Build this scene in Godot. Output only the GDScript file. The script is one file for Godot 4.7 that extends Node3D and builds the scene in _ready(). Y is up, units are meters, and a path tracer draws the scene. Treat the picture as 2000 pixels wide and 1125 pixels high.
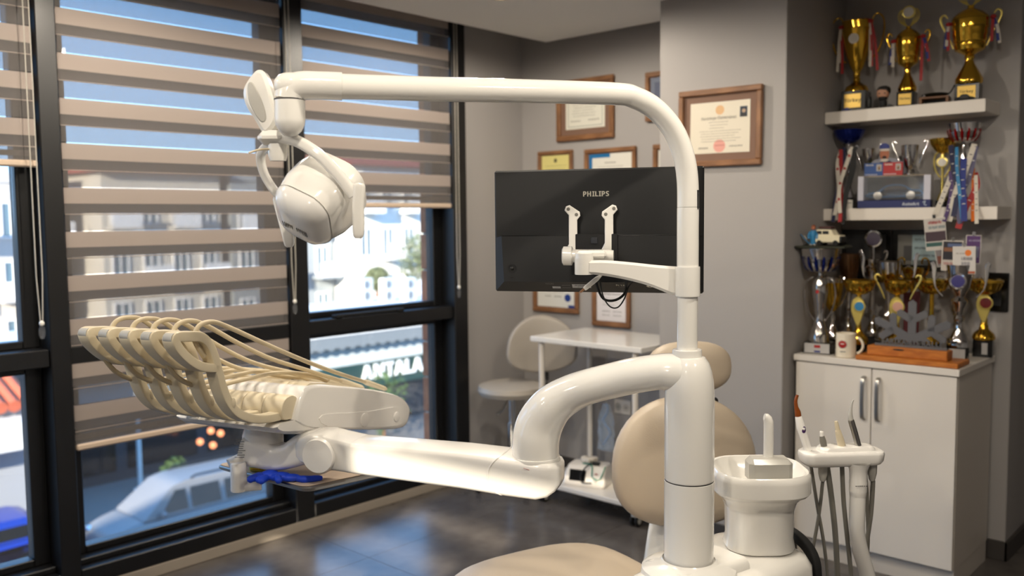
extends Node3D
# A dental surgery seen past the treatment unit towards the windows and the trophy shelves.
# World axes: x runs along the window wall, z away from the windows into the room, y up.

# ------------------------------------------------------------------ mesh builder
class MB:
	var v := PackedVector3Array()
	var t := PackedVector2Array()
	var xf := Transform3D()
	func tri(a: Vector3, b: Vector3, c: Vector3, ua := Vector2.ZERO, ub := Vector2.ZERO, uc := Vector2.ZERO) -> void:
		v.append(xf * a); v.append(xf * b); v.append(xf * c)
		t.append(ua); t.append(ub); t.append(uc)
	func quad(a: Vector3, b: Vector3, c: Vector3, d: Vector3) -> void:
		tri(a, b, c, Vector2(0, 1), Vector2(0, 0), Vector2(1, 0))
		tri(a, c, d, Vector2(0, 1), Vector2(1, 0), Vector2(1, 1))
	# box with chamfered edges
	func box(c: Vector3, s: Vector3, b := 0.0) -> MB:
		var h := s / 2.0
		b = minf(b, minf(h.x, minf(h.y, h.z)) * 0.95)
		if b <= 0.0:
			var p := []
			for i in 8:
				p.append(c + Vector3(h.x if i & 1 else -h.x, h.y if i & 2 else -h.y, h.z if i & 4 else -h.z))
			quad(p[0], p[2], p[3], p[1]); quad(p[5], p[7], p[6], p[4]); quad(p[4], p[6], p[2], p[0])
			quad(p[1], p[3], p[7], p[5]); quad(p[2], p[6], p[7], p[3]); quad(p[4], p[0], p[1], p[5])
			return self
		for axis in 3:
			for sg in [-1.0, 1.0]:
				var q := []
				for k in [[-1, -1], [-1, 1], [1, 1], [1, -1]]:
					var w := Vector3.ZERO
					w[axis] = sg * h[axis]
					w[(axis + 1) % 3] = k[0] * (h[(axis + 1) % 3] - b)
					w[(axis + 2) % 3] = k[1] * (h[(axis + 2) % 3] - b)
					q.append(c + w)
				if sg > 0: quad(q[0], q[1], q[2], q[3])
				else: quad(q[3], q[2], q[1], q[0])
		for axis in 3:
			for s1 in [-1.0, 1.0]:
				for s2 in [-1.0, 1.0]:
					var q := []
					for k in [[0, -1], [0, 1], [1, 1], [1, -1]]:
						var w := Vector3.ZERO
						w[axis] = k[1] * (h[axis] - b)
						w[(axis + 1) % 3] = s1 * (h[(axis + 1) % 3] - (b if k[0] == 0 else 0.0))
						w[(axis + 2) % 3] = s2 * (h[(axis + 2) % 3] - (0.0 if k[0] == 0 else b))
						q.append(c + w)
					if s1 * s2 > 0: quad(q[3], q[2], q[1], q[0])
					else: quad(q[0], q[1], q[2], q[3])
		for sx in [-1.0, 1.0]:
			for sy in [-1.0, 1.0]:
				for sz in [-1.0, 1.0]:
					var a := c + Vector3(sx * h.x, sy * (h.y - b), sz * (h.z - b))
					var d := c + Vector3(sx * (h.x - b), sy * h.y, sz * (h.z - b))
					var e := c + Vector3(sx * (h.x - b), sy * (h.y - b), sz * h.z)
					if sx * sy * sz > 0: tri(a, e, d)
					else: tri(a, d, e)
		return self
	func span(a: Vector3, b: Vector3, bevel := 0.0) -> MB:
		return box((a + b) / 2.0, (b - a).abs(), bevel)
	# profile of (radius, height) turned round the y axis
	func lathe(p: Array, n := 24, at := Vector3.ZERO, flute := 0.0, nf := 0) -> MB:
		for i in p.size() - 1:
			for j in n:
				var a0 := TAU * j / n
				var a1 := TAU * (j + 1) / n
				var f0 := 1.0 + flute * cos(a0 * nf)
				var f1 := 1.0 + flute * cos(a1 * nf)
				var p0: Vector2 = p[i]
				var p1: Vector2 = p[i + 1]
				var q0 := at + Vector3(cos(a0) * p0.x * f0, p0.y, sin(a0) * p0.x * f0)
				var q1 := at + Vector3(cos(a1) * p0.x * f1, p0.y, sin(a1) * p0.x * f1)
				var q2 := at + Vector3(cos(a1) * p1.x * f1, p1.y, sin(a1) * p1.x * f1)
				var q3 := at + Vector3(cos(a0) * p1.x * f0, p1.y, sin(a0) * p1.x * f0)
				if p0.x < 1e-6: tri(q0, q3, q2)
				elif p1.x < 1e-6: tri(q0, q2, q1)
				else:
					tri(q0, q3, q2); tri(q0, q2, q1)
		return self
	func ball(c: Vector3, r: Vector3, n := 16, e := 1.0) -> MB:
		var rows := maxi(6, n / 2)
		var sec := []
		for i in rows + 1:
			var a := -PI / 2 + PI * i / rows
			var ring := PackedVector3Array()
			for j in n:
				var b := TAU * j / n
				var ca := pow(absf(cos(a)), e)
				ring.append(c + Vector3(r.x * ca * signf(cos(b)) * pow(absf(cos(b)), e), r.y * signf(sin(a)) * pow(absf(sin(a)), e), r.z * ca * signf(sin(b)) * pow(absf(sin(b)), e)))
			sec.append(ring)
		return loft(sec, false)
	# rings of equal size joined one to the next
	func loft(sec: Array, caps := true, round_trip := false) -> MB:
		var m: int = sec.size()
		for i in (m if round_trip else m - 1):
			var a: PackedVector3Array = sec[i]
			var b: PackedVector3Array = sec[(i + 1) % m]
			var n := a.size()
			for j in n:
				var k := (j + 1) % n
				tri(a[j], b[j], b[k], Vector2(float(j) / n, float(i) / m), Vector2(float(j) / n, float(i + 1) / m), Vector2(float(j + 1) / n, float(i + 1) / m))
				tri(a[j], b[k], a[k], Vector2(float(j) / n, float(i) / m), Vector2(float(j + 1) / n, float(i + 1) / m), Vector2(float(j + 1) / n, float(i) / m))
		if caps and not round_trip:
			for e in [0, m - 1]:
				var r: PackedVector3Array = sec[e]
				var c := Vector3.ZERO
				for q in r: c += q
				c /= r.size()
				for j in r.size():
					if e == 0: tri(c, r[j], r[(j + 1) % r.size()])
					else: tri(c, r[(j + 1) % r.size()], r[j])
		return self
	# a 2-D profile carried along a path; up keeps the profile's second axis steady
	func sweep(path: Array, prof: Array, scales := [], up := Vector3.UP, closed := false, caps := true) -> MB:
		var n := path.size()
		var sec := []
		var last := Vector3.ZERO
		for i in n:
			var a: Vector3 = path[(i - 1 + n) % n] if closed or i > 0 else path[0]
			var b: Vector3 = path[(i + 1) % n] if closed or i < n - 1 else path[n - 1]
			var d := (b - a).normalized()
			var side := d.cross(up)
			if side.length() < 1e-4: side = last if last != Vector3.ZERO else d.cross(Vector3(0.3, 0.2, 0.9))
			side = side.normalized()
			if last != Vector3.ZERO and up == Vector3.INF: pass
			last = side
			var nup := side.cross(d).normalized()
			var s: Variant = scales[i] if scales.size() == n else 1.0
			var sv: Vector2 = s if s is Vector2 else Vector2(s, s)
			var ring := PackedVector3Array()
			for q: Vector2 in prof:
				ring.append((path[i] as Vector3) + side * q.x * sv.x + nup * q.y * sv.y)
			sec.append(ring)
		return loft(sec, caps, closed)
	# round tube with parallel transport, radius a number or one per point
	func tube(path: Array, rad: Variant, n := 12, caps := true) -> MB:
		var m := path.size()
		var d0: Vector3 = ((path[1] as Vector3) - (path[0] as Vector3)).normalized()
		var nx := d0.cross(Vector3.UP if absf(d0.y) < 0.9 else Vector3.RIGHT).normalized()
		var sec := []
		for i in m:
			var a: Vector3 = path[maxi(i - 1, 0)]
			var b: Vector3 = path[mini(i + 1, m - 1)]
			var d := (b - a).normalized()
			nx = (nx - d * nx.dot(d)).normalized()
			var ny := d.cross(nx)
			var r: float = rad[i] if rad is Array else rad
			var ring := PackedVector3Array()
			for j in n:
				var w := TAU * j / n
				ring.append((path[i] as Vector3) + (nx * cos(w) + ny * sin(w)) * r)
			sec.append(ring)
		return loft(sec, caps)
	# flat outline in x-y given depth along z, edges chamfered
	func prism(poly: Array, depth: float, bevel := 0.0, at := Vector3.ZERO) -> MB:
		var p := PackedVector2Array(poly)
		if Geometry2D.is_polygon_clockwise(p): p.reverse()
		var n := p.size()
		var inset := PackedVector2Array()
		for i in n:
			var e0 := (p[i] - p[(i - 1 + n) % n]).normalized()
			var e1 := (p[(i + 1) % n] - p[i]).normalized()
			var m := Vector2(-e0.y, e0.x) + Vector2(-e1.y, e1.x)
			var l := maxf(0.35, m.length() / 2.0)
			inset.append(p[i] + (m.normalized() / l) * bevel if m.length() > 1e-5 else p[i])
		var idx := Geometry2D.triangulate_polygon(inset)
		var h := depth / 2.0
		for k in range(0, idx.size(), 3):
			var a := inset[idx[k]]; var b := inset[idx[k + 1]]; var c := inset[idx[k + 2]]
			if (b - a).cross(c - a) > 0:
				var w := b; b = c; c = w
			tri(at + Vector3(a.x, a.y, h), at + Vector3(b.x, b.y, h), at + Vector3(c.x, c.y, h))
			tri(at + Vector3(a.x, a.y, -h), at + Vector3(c.x, c.y, -h), at + Vector3(b.x, b.y, -h))
		var rings := [[inset, -h], [p, -h + bevel], [p, h - bevel], [inset, h]] if bevel > 0 else [[p, -h], [p, h]]
		for r in rings.size() - 1:
			for i in n:
				var k := (i + 1) % n
				var a: PackedVector2Array = rings[r][0]
				var b: PackedVector2Array = rings[r + 1][0]
				var z0: float = rings[r][1]
				var z1: float = rings[r + 1][1]
				quad(at + Vector3(a[i].x, a[i].y, z0), at + Vector3(b[i].x, b[i].y, z1), at + Vector3(b[k].x, b[k].y, z1), at + Vector3(a[k].x, a[k].y, z0))
		return self
	# one-sided rectangle with picture coordinates
	func card(c: Vector3, right: Vector3, up: Vector3) -> MB:
		var a := c - right - up; var b := c - right + up; var d := c + right + up; var e := c + right - up
		tri(a, b, d, Vector2(0, 1), Vector2(0, 0), Vector2(1, 0))
		tri(a, d, e, Vector2(0, 1), Vector2(1, 0), Vector2(1, 1))
		return self
	func mesh(angle := 38.0) -> ArrayMesh:
		var nf := v.size() / 3
		var fn := PackedVector3Array()
		fn.resize(nf)
		var near := {}
		for f in nf:
			fn[f] = (v[f * 3 + 2] - v[f * 3]).cross(v[f * 3 + 1] - v[f * 3])
			for k in 3:
				var key := Vector3i((v[f * 3 + k] * 20000.0).round())
				if near.has(key): near[key].append(f)
				else: near[key] = [f]
		var least := cos(deg_to_rad(angle))
		var nn := PackedVector3Array()
		nn.resize(v.size())
		for f in nf:
			var me := fn[f].normalized()
			for k in 3:
				var sum := Vector3.ZERO
				for g: int in near[Vector3i((v[f * 3 + k] * 20000.0).round())]:
					if g == f or fn[g].normalized().dot(me) > least: sum += fn[g]
				nn[f * 3 + k] = sum.normalized() if sum.length() > 1e-14 else Vector3.UP
		var arr := []
		arr.resize(Mesh.ARRAY_MAX)
		arr[Mesh.ARRAY_VERTEX] = v
		arr[Mesh.ARRAY_NORMAL] = nn
		arr[Mesh.ARRAY_TEX_UV] = t
		var out := ArrayMesh.new()
		out.add_surface_from_arrays(Mesh.PRIMITIVE_TRIANGLES, arr)
		return out

# ------------------------------------------------------------------ small helpers
var M := {}
var used := {}
const V = Vector3.ZERO
var GEAR := Transform3D(Basis(Vector3.UP, deg_to_rad(-47.33)), Vector3.ZERO)  # frame of the treatment unit: x right, -z away from the photographer

func mb(at := Vector3.ZERO) -> MB:
	var m := MB.new()
	m.xf = Transform3D(Basis(), -at)
	return m

func numbered(called: String) -> String:
	if not used.has(called):
		used[called] = 0
		return called
	used[called] += 1
	return "%s_%03d" % [called, used[called]]

func obj(called: String, shape: Variant, m: Material, parent: Node = null, angle := 38.0) -> MeshInstance3D:
	var o := MeshInstance3D.new()
	o.mesh = shape.mesh(angle) if shape is MB else shape
	o.material_override = null
	if o.mesh.get_surface_count(): o.set_surface_override_material(0, m)
	if parent == null:
		o.name = numbered(called)
		add_child(o)
	else:
		o.name = called
		parent.add_child(o, true)
	return o

func tag(o: Node, label: String, category: String, group := "", kind := "") -> Node:
	if label: o.set_meta("label", label)
	if category: o.set_meta("category", category)
	if group: o.set_meta("group", group)
	if kind: o.set_meta("kind", kind)
	return o

func thing(called: String, label: String, category: String, at := Vector3.ZERO, turn := 0.0, group := "") -> Node3D:
	var o := Node3D.new()
	o.name = numbered(called)
	add_child(o)
	o.transform = Transform3D(Basis(Vector3.UP, turn), at)
	tag(o, label, category, group)
	return o

# a thing of the treatment unit: its base in the unit's own frame
func gear(called: String, label: String, category: String, at: Vector3, group := "") -> Node3D:
	var o := thing(called, label, category, V, 0.0, group)
	o.transform = GEAR * Transform3D(Basis(), at)
	return o

func struct(called: String, shape: MB, m: Material, parent: Node = null) -> MeshInstance3D:
	var o := obj(called, shape, m, parent)
	if parent == null: o.set_meta("kind", "structure")
	return o

func part(called: String, shape: Variant, m: Material, parent: Node, xf := Transform3D()) -> MeshInstance3D:
	var o := obj(called, shape, m, parent)
	o.transform = xf
	return o

func mat(c: Color, rough := 0.6, metal := 0.0, more := {}) -> StandardMaterial3D:
	var m := StandardMaterial3D.new()
	m.albedo_color = c
	m.roughness = rough
	m.metallic = metal
	for k in more: m.set(k, more[k])
	return m

func noise_tex(freq: float, c0: Color, c1: Color, size := 256, octaves := 4, sd := 7) -> NoiseTexture2D:
	var n := FastNoiseLite.new()
	n.seed = sd
	n.frequency = freq
	n.fractal_octaves = octaves
	var g := Gradient.new()
	g.set_color(0, c0); g.set_color(1, c1)
	var t := NoiseTexture2D.new()
	t.width = size; t.height = size; t.seamless = true; t.noise = n; t.color_ramp = g
	return t

func bump_tex(freq: float, size := 256, octaves := 4, sd := 3) -> NoiseTexture2D:
	return noise_tex(freq, Color.BLACK, Color.WHITE, size, octaves, sd)

func wood(c0: Color, c1: Color, along: Vector3, rough := 0.45) -> StandardMaterial3D:
	var m := mat(Color.WHITE, rough)
	m.albedo_texture = noise_tex(0.02, c0, c1, 256, 5, 21)
	m.uv1_triplanar = true
	m.uv1_scale = along
	return m

# points of a smooth curve through the given ones
func curve(p: Array, sub := 6) -> Array:
	var out := []
	for i in p.size() - 1:
		var a: Vector3 = p[maxi(i - 1, 0)]; var b: Vector3 = p[i]; var c: Vector3 = p[i + 1]; var d: Vector3 = p[mini(i + 2, p.size() - 1)]
		for k in sub:
			out.append(b.cubic_interpolate(c, a, d, float(k) / sub))
	out.append(p[-1])
	return out

func curve2(p: Array, sub := 4, closed := true) -> Array:
	var out := []
	var n := p.size()
	for i in (n if closed else n - 1):
		var a: Vector2 = p[(i - 1 + n) % n] if closed else p[maxi(i - 1, 0)]
		var b: Vector2 = p[i]
		var c: Vector2 = p[(i + 1) % n]
		var d: Vector2 = p[(i + 2) % n] if closed else p[mini(i + 2, n - 1)]
		for k in sub: out.append(b.cubic_interpolate(c, a, d, float(k) / sub))
	if not closed: out.append(p[-1])
	return out

func arc(c: Vector2, r: float, from: float, to: float, n: int) -> Array:
	var out := []
	for i in n + 1:
		var a := deg_to_rad(lerpf(from, to, float(i) / n))
		out.append(c + Vector2(cos(a), sin(a)) * r)
	return out

func rrect(w: float, h: float, r: float, n := 4) -> Array:
	var out := []
	for k in 4:
		var c := Vector2([1, -1, -1, 1][k] * (w / 2 - r), [1, 1, -1, -1][k] * (h / 2 - r))
		for i in n + 1:
			var a := PI / 2 * (k + float(i) / n)
			out.append(c + Vector2(cos(a), sin(a)) * r)
	return out

func ring3(pts: Array, at: Vector3, x: Vector3, y: Vector3) -> PackedVector3Array:
	var out := PackedVector3Array()
	for q: Vector2 in pts: out.append(at + x * q.x + y * q.y)
	return out

func facing(at: Vector3, right: Vector3, up := Vector3.UP) -> Transform3D:
	var r := right.normalized()
	return Transform3D(Basis(r, up, r.cross(up).normalized()), at)

func lettering(words: String, high: float, m: Material, parent: Node, xf: Transform3D, bold := true, serif := false, deep := 0.001) -> MeshInstance3D:
	var f := SystemFont.new()
	f.font_names = PackedStringArray(["Droid Serif" if serif else "Droid Sans"])
	f.font_weight = 700 if bold else 400
	var tm := TextMesh.new()
	tm.text = words
	tm.font = f
	tm.font_size = 24
	tm.pixel_size = high / 17.5
	tm.depth = deep
	tm.curve_step = 2.0
	var o := part("lettering", tm, m, parent, xf)
	return o

# a printed sheet: blocks and lines of print drawn in an image
func sheet(w: int, h: int, base: Color, blocks: Array) -> StandardMaterial3D:
	var im := Image.create(w, h, false, Image.FORMAT_RGBA8)
	im.fill(base)
	var rng := RandomNumberGenerator.new()
	rng.seed = w * 31 + h + blocks.size()
	for b in blocks:
		if b[0] == "rect": im.fill_rect(Rect2i(b[1], b[2], b[3], b[4]), b[5])
		elif b[0] == "disc":
			for y in range(b[2] - b[3], b[2] + b[3]):
				for x in range(b[1] - b[3], b[1] + b[3]):
					if x >= 0 and y >= 0 and x < w and y < h and Vector2(x - b[1], y - b[2]).length() < b[3]: im.set_pixel(x, y, b[4])
		elif b[0] == "line":  # a line of small print: x, y, width, letter height, colour
			var x: int = b[1]
			while x < b[1] + b[3]:
				var l := rng.randi_range(2, 3 + b[4] * 2)
				for k in range(0, l, 2):
					im.fill_rect(Rect2i(mini(x + k, w - 1), b[2] + rng.randi_range(0, 1), 1, b[4]), b[5])
				x += l + 2
	var m := mat(Color.WHITE, 0.5)
	m.albedo_texture = ImageTexture.create_from_image(im)
	return m

func _ready() -> void:
	camera_and_light()
	materials()
	room()
	windows()
	outdoors()
	dental_unit()
	delivery_table()
	surgical_lamp()
	screen()
	patient_chair()
	basin_and_suction()
	pictures()
	corner_furniture()
	cabinet_and_shelves()
	top_shelf_things()
	middle_shelf_things()
	cabinet_top_things()

# ------------------------------------------------------------------ camera, sky, sun, lamps
const LAMPS := [Vector3(3.04, 2.508, -2.86), Vector3(1.45, 2.508, -2.86), Vector3(2.1, 2.508, -2.05), Vector3(0.45, 2.508, -0.9), Vector3(0.0, 2.508, -2.6), Vector3(1.9, 2.508, -0.55), Vector3(-1.5, 2.508, -2.3), Vector3(1.35, 2.508, 0.3), Vector3(-1.5, 2.508, -0.4)]

func camera_and_light() -> void:
	var cam := Camera3D.new()
	cam.name = "camera"
	add_child(cam)
	cam.transform = Transform3D(Basis(Vector3(0.67773679, -0.00997647, 0.73523691), Vector3(0.06329526, 0.99698804, -0.04481699), Vector3(-0.73257529, 0.07691113, 0.67632694)), Vector3(0, 1.5, 0))
	var lens := CameraAttributesPhysical.new()
	lens.frustum_focal_length = 37.33
	lens.frustum_focus_distance = 2.1
	lens.exposure_aperture = 3.3
	cam.attributes = lens
	cam.fov = 2.0 * rad_to_deg(atan(562.5 / 1750.0))
	cam.near = 0.05
	cam.far = 400.0
	cam.current = true
	var sky := ProceduralSkyMaterial.new()
	sky.sky_top_color = Color(0.38, 0.615, 0.86)
	sky.sky_horizon_color = Color(0.66, 0.80, 0.92)
	sky.sky_curve = 0.12
	sky.ground_bottom_color = Color(0.35, 0.34, 0.33)
	sky.ground_horizon_color = Color(0.55, 0.58, 0.6)
	sky.sky_energy_multiplier = 1.65
	sky.ground_energy_multiplier = 1.0
	var env := Environment.new()
	env.background_mode = Environment.BG_SKY
	env.sky = Sky.new()
	env.sky.sky_material = sky
	env.tonemap_mode = Environment.TONE_MAPPER_LINEAR
	env.tonemap_exposure = 1.25
	env.sdfgi_enabled = true
	env.ssao_enabled = true
	env.ssil_enabled = true
	var we := WorldEnvironment.new()
	we.name = "surroundings"
	we.environment = env
	add_child(we)
	var sun := DirectionalLight3D.new()
	sun.name = "sun"
	add_child(sun)
	sun.look_at_from_position(Vector3.ZERO, Vector3(0.86, -0.27, -0.42))
	sun.light_color = Color(1.0, 0.95, 0.86)
	sun.light_energy = 4.5
	sun.light_angular_distance = 0.53
	sun.shadow_enabled = true
	sun.sky_mode = DirectionalLight3D.SKY_MODE_LIGHT_ONLY

# ------------------------------------------------------------------ materials
func materials() -> void:
	var plaster := mat(Color(0.625, 0.61, 0.60), 0.75)
	plaster.heightmap_enabled = true
	plaster.heightmap_scale = 0.03
	plaster.heightmap_texture = bump_tex(0.2)
	plaster.uv1_triplanar = true
	plaster.uv1_world_triplanar = true
	plaster.uv1_scale = Vector3(2, 2, 2)
	M.wall = plaster
	M.ceiling = mat(Color(0.90, 0.895, 0.885), 0.8)
	M.outer_wall = mat(Color(0.72, 0.68, 0.62), 0.9)
	var fl := mat(Color.WHITE, 0.27)
	fl.albedo_texture = noise_tex(0.012, Color(0.31, 0.29, 0.28), Color(0.37, 0.35, 0.335), 512, 5, 5)
	fl.roughness_texture = noise_tex(0.02, Color(0.8, 0.8, 0.8), Color(1, 1, 1), 256, 4, 9)
	fl.uv1_triplanar = true
	fl.uv1_world_triplanar = true
	M.tile = fl
	M.grout = mat(Color(0.17, 0.16, 0.155), 0.9)
	M.skirting = mat(Color(0.25, 0.235, 0.225), 0.5)
	M.kerb = mat(Color(0.62, 0.58, 0.53), 0.8)
	M.frame = mat(Color(0.065, 0.065, 0.07), 0.38)
	M.rubber = mat(Color(0.04, 0.04, 0.04), 0.8)
	M.glass = mat(Color(1, 1, 1, 0.03), 0.0, 0.0, {"transparency": BaseMaterial3D.TRANSPARENCY_ALPHA})
	M.clear_plastic = mat(Color(0.95, 0.97, 1.0, 0.04), 0.05, 0.0, {"transparency": BaseMaterial3D.TRANSPARENCY_ALPHA})
	M.band = mat(Color(0.645, 0.60, 0.57), 0.85, 0.0, {"backlight_enabled": true, "backlight": Color(0.62, 0.57, 0.54)})
	M.rear_band = mat(Color(0.68, 0.635, 0.605), 0.85, 0.0, {"backlight_enabled": true, "backlight": Color(0.80, 0.74, 0.70)})
	var im := Image.create(4, 8, false, Image.FORMAT_RGBA8)
	for y in 8: for x in 4: im.set_pixel(x, y, Color(0.44, 0.42, 0.41, 0.74 if y < 3 else 0.42))
	M.sheer = mat(Color.WHITE, 0.9, 0.0, {"transparency": BaseMaterial3D.TRANSPARENCY_ALPHA, "uv1_scale": Vector3(1, 24, 1), "backlight_enabled": true, "backlight": Color(0.4, 0.4, 0.4)})
	M.sheer.albedo_texture = ImageTexture.create_from_image(im)
	M.blind_back = mat(Color(0.74, 0.66, 0.61), 0.85)
	M.dense_sheer = mat(Color(0.6, 0.56, 0.52, 0.68), 0.9, 0.0, {"transparency": BaseMaterial3D.TRANSPARENCY_ALPHA})
	M.rail = mat(Color(0.78, 0.70, 0.62), 0.45)
	M.cord = mat(Color(0.74, 0.72, 0.68), 0.6)
	M.white = mat(Color(0.935, 0.925, 0.90), 0.13, 0.0, {"clearcoat_enabled": true, "clearcoat": 0.5, "clearcoat_roughness": 0.04})
	M.white_arm = mat(Color(0.94, 0.93, 0.91), 0.2, 0.0, {"clearcoat_enabled": true, "clearcoat": 0.4, "clearcoat_roughness": 0.08})
	M.seam = mat(Color(0.22, 0.21, 0.2), 0.6)
	M.pale_grey = mat(Color(0.72, 0.71, 0.68), 0.25)
	M.whip = mat(Color(0.84, 0.79, 0.68), 0.35)
	M.hose = mat(Color(0.78, 0.72, 0.60), 0.45)
	M.grey_hose = mat(Color(0.47, 0.46, 0.43), 0.5)
	M.dark = mat(Color(0.03, 0.03, 0.03), 0.5)
	M.monitor = mat(Color(0.085, 0.085, 0.085), 0.42)
	M.monitor.heightmap_enabled = true
	M.monitor.heightmap_scale = 0.01
	M.monitor.heightmap_texture = bump_tex(0.4)
	M.monitor.uv1_triplanar = true
	M.monitor.uv1_scale = Vector3(12, 12, 12)
	M.monitor_edge = mat(Color(0.085, 0.085, 0.085), 0.2)
	M.print = mat(Color(0.80, 0.78, 0.72), 0.5)
	M.grey_print = mat(Color(0.42, 0.42, 0.41), 0.5)
	M.leather = mat(Color(0.74, 0.68, 0.60), 0.42)
	M.leather.heightmap_enabled = true
	M.leather.heightmap_scale = 0.03
	M.leather.heightmap_texture = bump_tex(0.25)
	M.leather.uv1_triplanar = true
	M.leather.uv1_scale = Vector3(4, 4, 4)
	M.stool_leather = mat(Color(0.66, 0.63, 0.59), 0.45)
	M.chrome = mat(Color(0.86, 0.86, 0.86), 0.12, 1.0)
	M.steel = mat(Color(0.66, 0.65, 0.63), 0.3, 1.0)
	M.silver = mat(Color(0.86, 0.85, 0.84), 0.08, 1.0)
	M.gold = mat(Color(0.88, 0.70, 0.25), 0.1, 1.0)
	M.pale_gold = mat(Color(0.88, 0.80, 0.45), 0.28, 0.75)
	M.blue_metal = mat(Color(0.07, 0.13, 0.42), 0.18, 0.7)
	M.red_metal = mat(Color(0.62, 0.05, 0.06), 0.2, 0.7)
	M.bronze = mat(Color(0.45, 0.34, 0.25), 0.25, 0.9)
	M.black_stone = mat(Color(0.035, 0.033, 0.032), 0.2)
	M.frame_wood = wood(Color(0.40, 0.265, 0.165), Color(0.58, 0.41, 0.265), Vector3(1.2, 5, 5))
	M.mount = mat(Color(0.47, 0.36, 0.30), 0.8)
	M.oak = wood(Color(0.60, 0.33, 0.10), Color(0.76, 0.47, 0.18), Vector3(2, 6, 6))
	M.small_oak = wood(Color(0.36, 0.22, 0.11), Color(0.48, 0.32, 0.17), Vector3(4, 4, 4))
	M.laminate = mat(Color(0.86, 0.835, 0.80), 0.28)
	M.laminate_side = mat(Color(0.80, 0.77, 0.73), 0.4)
	M.shelf = mat(Color(0.88, 0.85, 0.81), 0.4)
	M.ceramic = mat(Color(0.88, 0.84, 0.76), 0.15)
	M.brick = mat(Color.WHITE, 0.85)
	M.brick.albedo_texture = noise_tex(0.03, Color(0.66, 0.36, 0.22), Color(0.80, 0.49, 0.32), 256, 5, 31)
	M.brick.uv1_triplanar = true
	M.mortar = mat(Color(0.70, 0.66, 0.60), 0.9)
	M.red = mat(Color(0.62, 0.06, 0.07), 0.55)
	M.blue = mat(Color(0.09, 0.16, 0.46), 0.55)
	M.light_blue = mat(Color(0.16, 0.47, 0.66), 0.5)
	M.navy = mat(Color(0.07, 0.08, 0.24), 0.6)
	M.orange = mat(Color(0.80, 0.40, 0.08), 0.5)
	M.white_cloth = mat(Color(0.80, 0.77, 0.72), 0.7)
	M.black_cloth = mat(Color(0.05, 0.05, 0.055), 0.7)
	M.paper = mat(Color(0.86, 0.84, 0.80), 0.6)
	M.purple = mat(Color(0.25, 0.12, 0.34), 0.5)
	M.lime = mat(Color(0.55, 0.62, 0.12), 0.5)
	M.skin = mat(Color(0.66, 0.40, 0.28), 0.6)
	M.glove = mat(Color(0.05, 0.25, 0.80), 0.55)
	M.amber = mat(Color(0.50, 0.25, 0.07), 0.2)
	M.plaque = mat(Color(0.84, 0.70, 0.36), 0.35, 0.5)
	M.silver_plaque = mat(Color(0.74, 0.73, 0.72), 0.4, 0.3)
	M.acrylic = mat(Color(0.42, 0.42, 0.43), 0.3, 0.4)
	M.lamp_glow = mat(Color(1.0, 0.85, 0.62), 0.5, 0.0, {"emission_enabled": true, "emission": Color(1.0, 0.84, 0.64), "emission_energy_multiplier": 3.0})

# ------------------------------------------------------------------ the room
const WIN := -3.66   # inner face of the window wall
const BACK := 4.07   # wall with the certificates
const PIER := 3.62   # face of the pier with the diploma
const NICHE := 4.22  # wall behind the trophies

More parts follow.
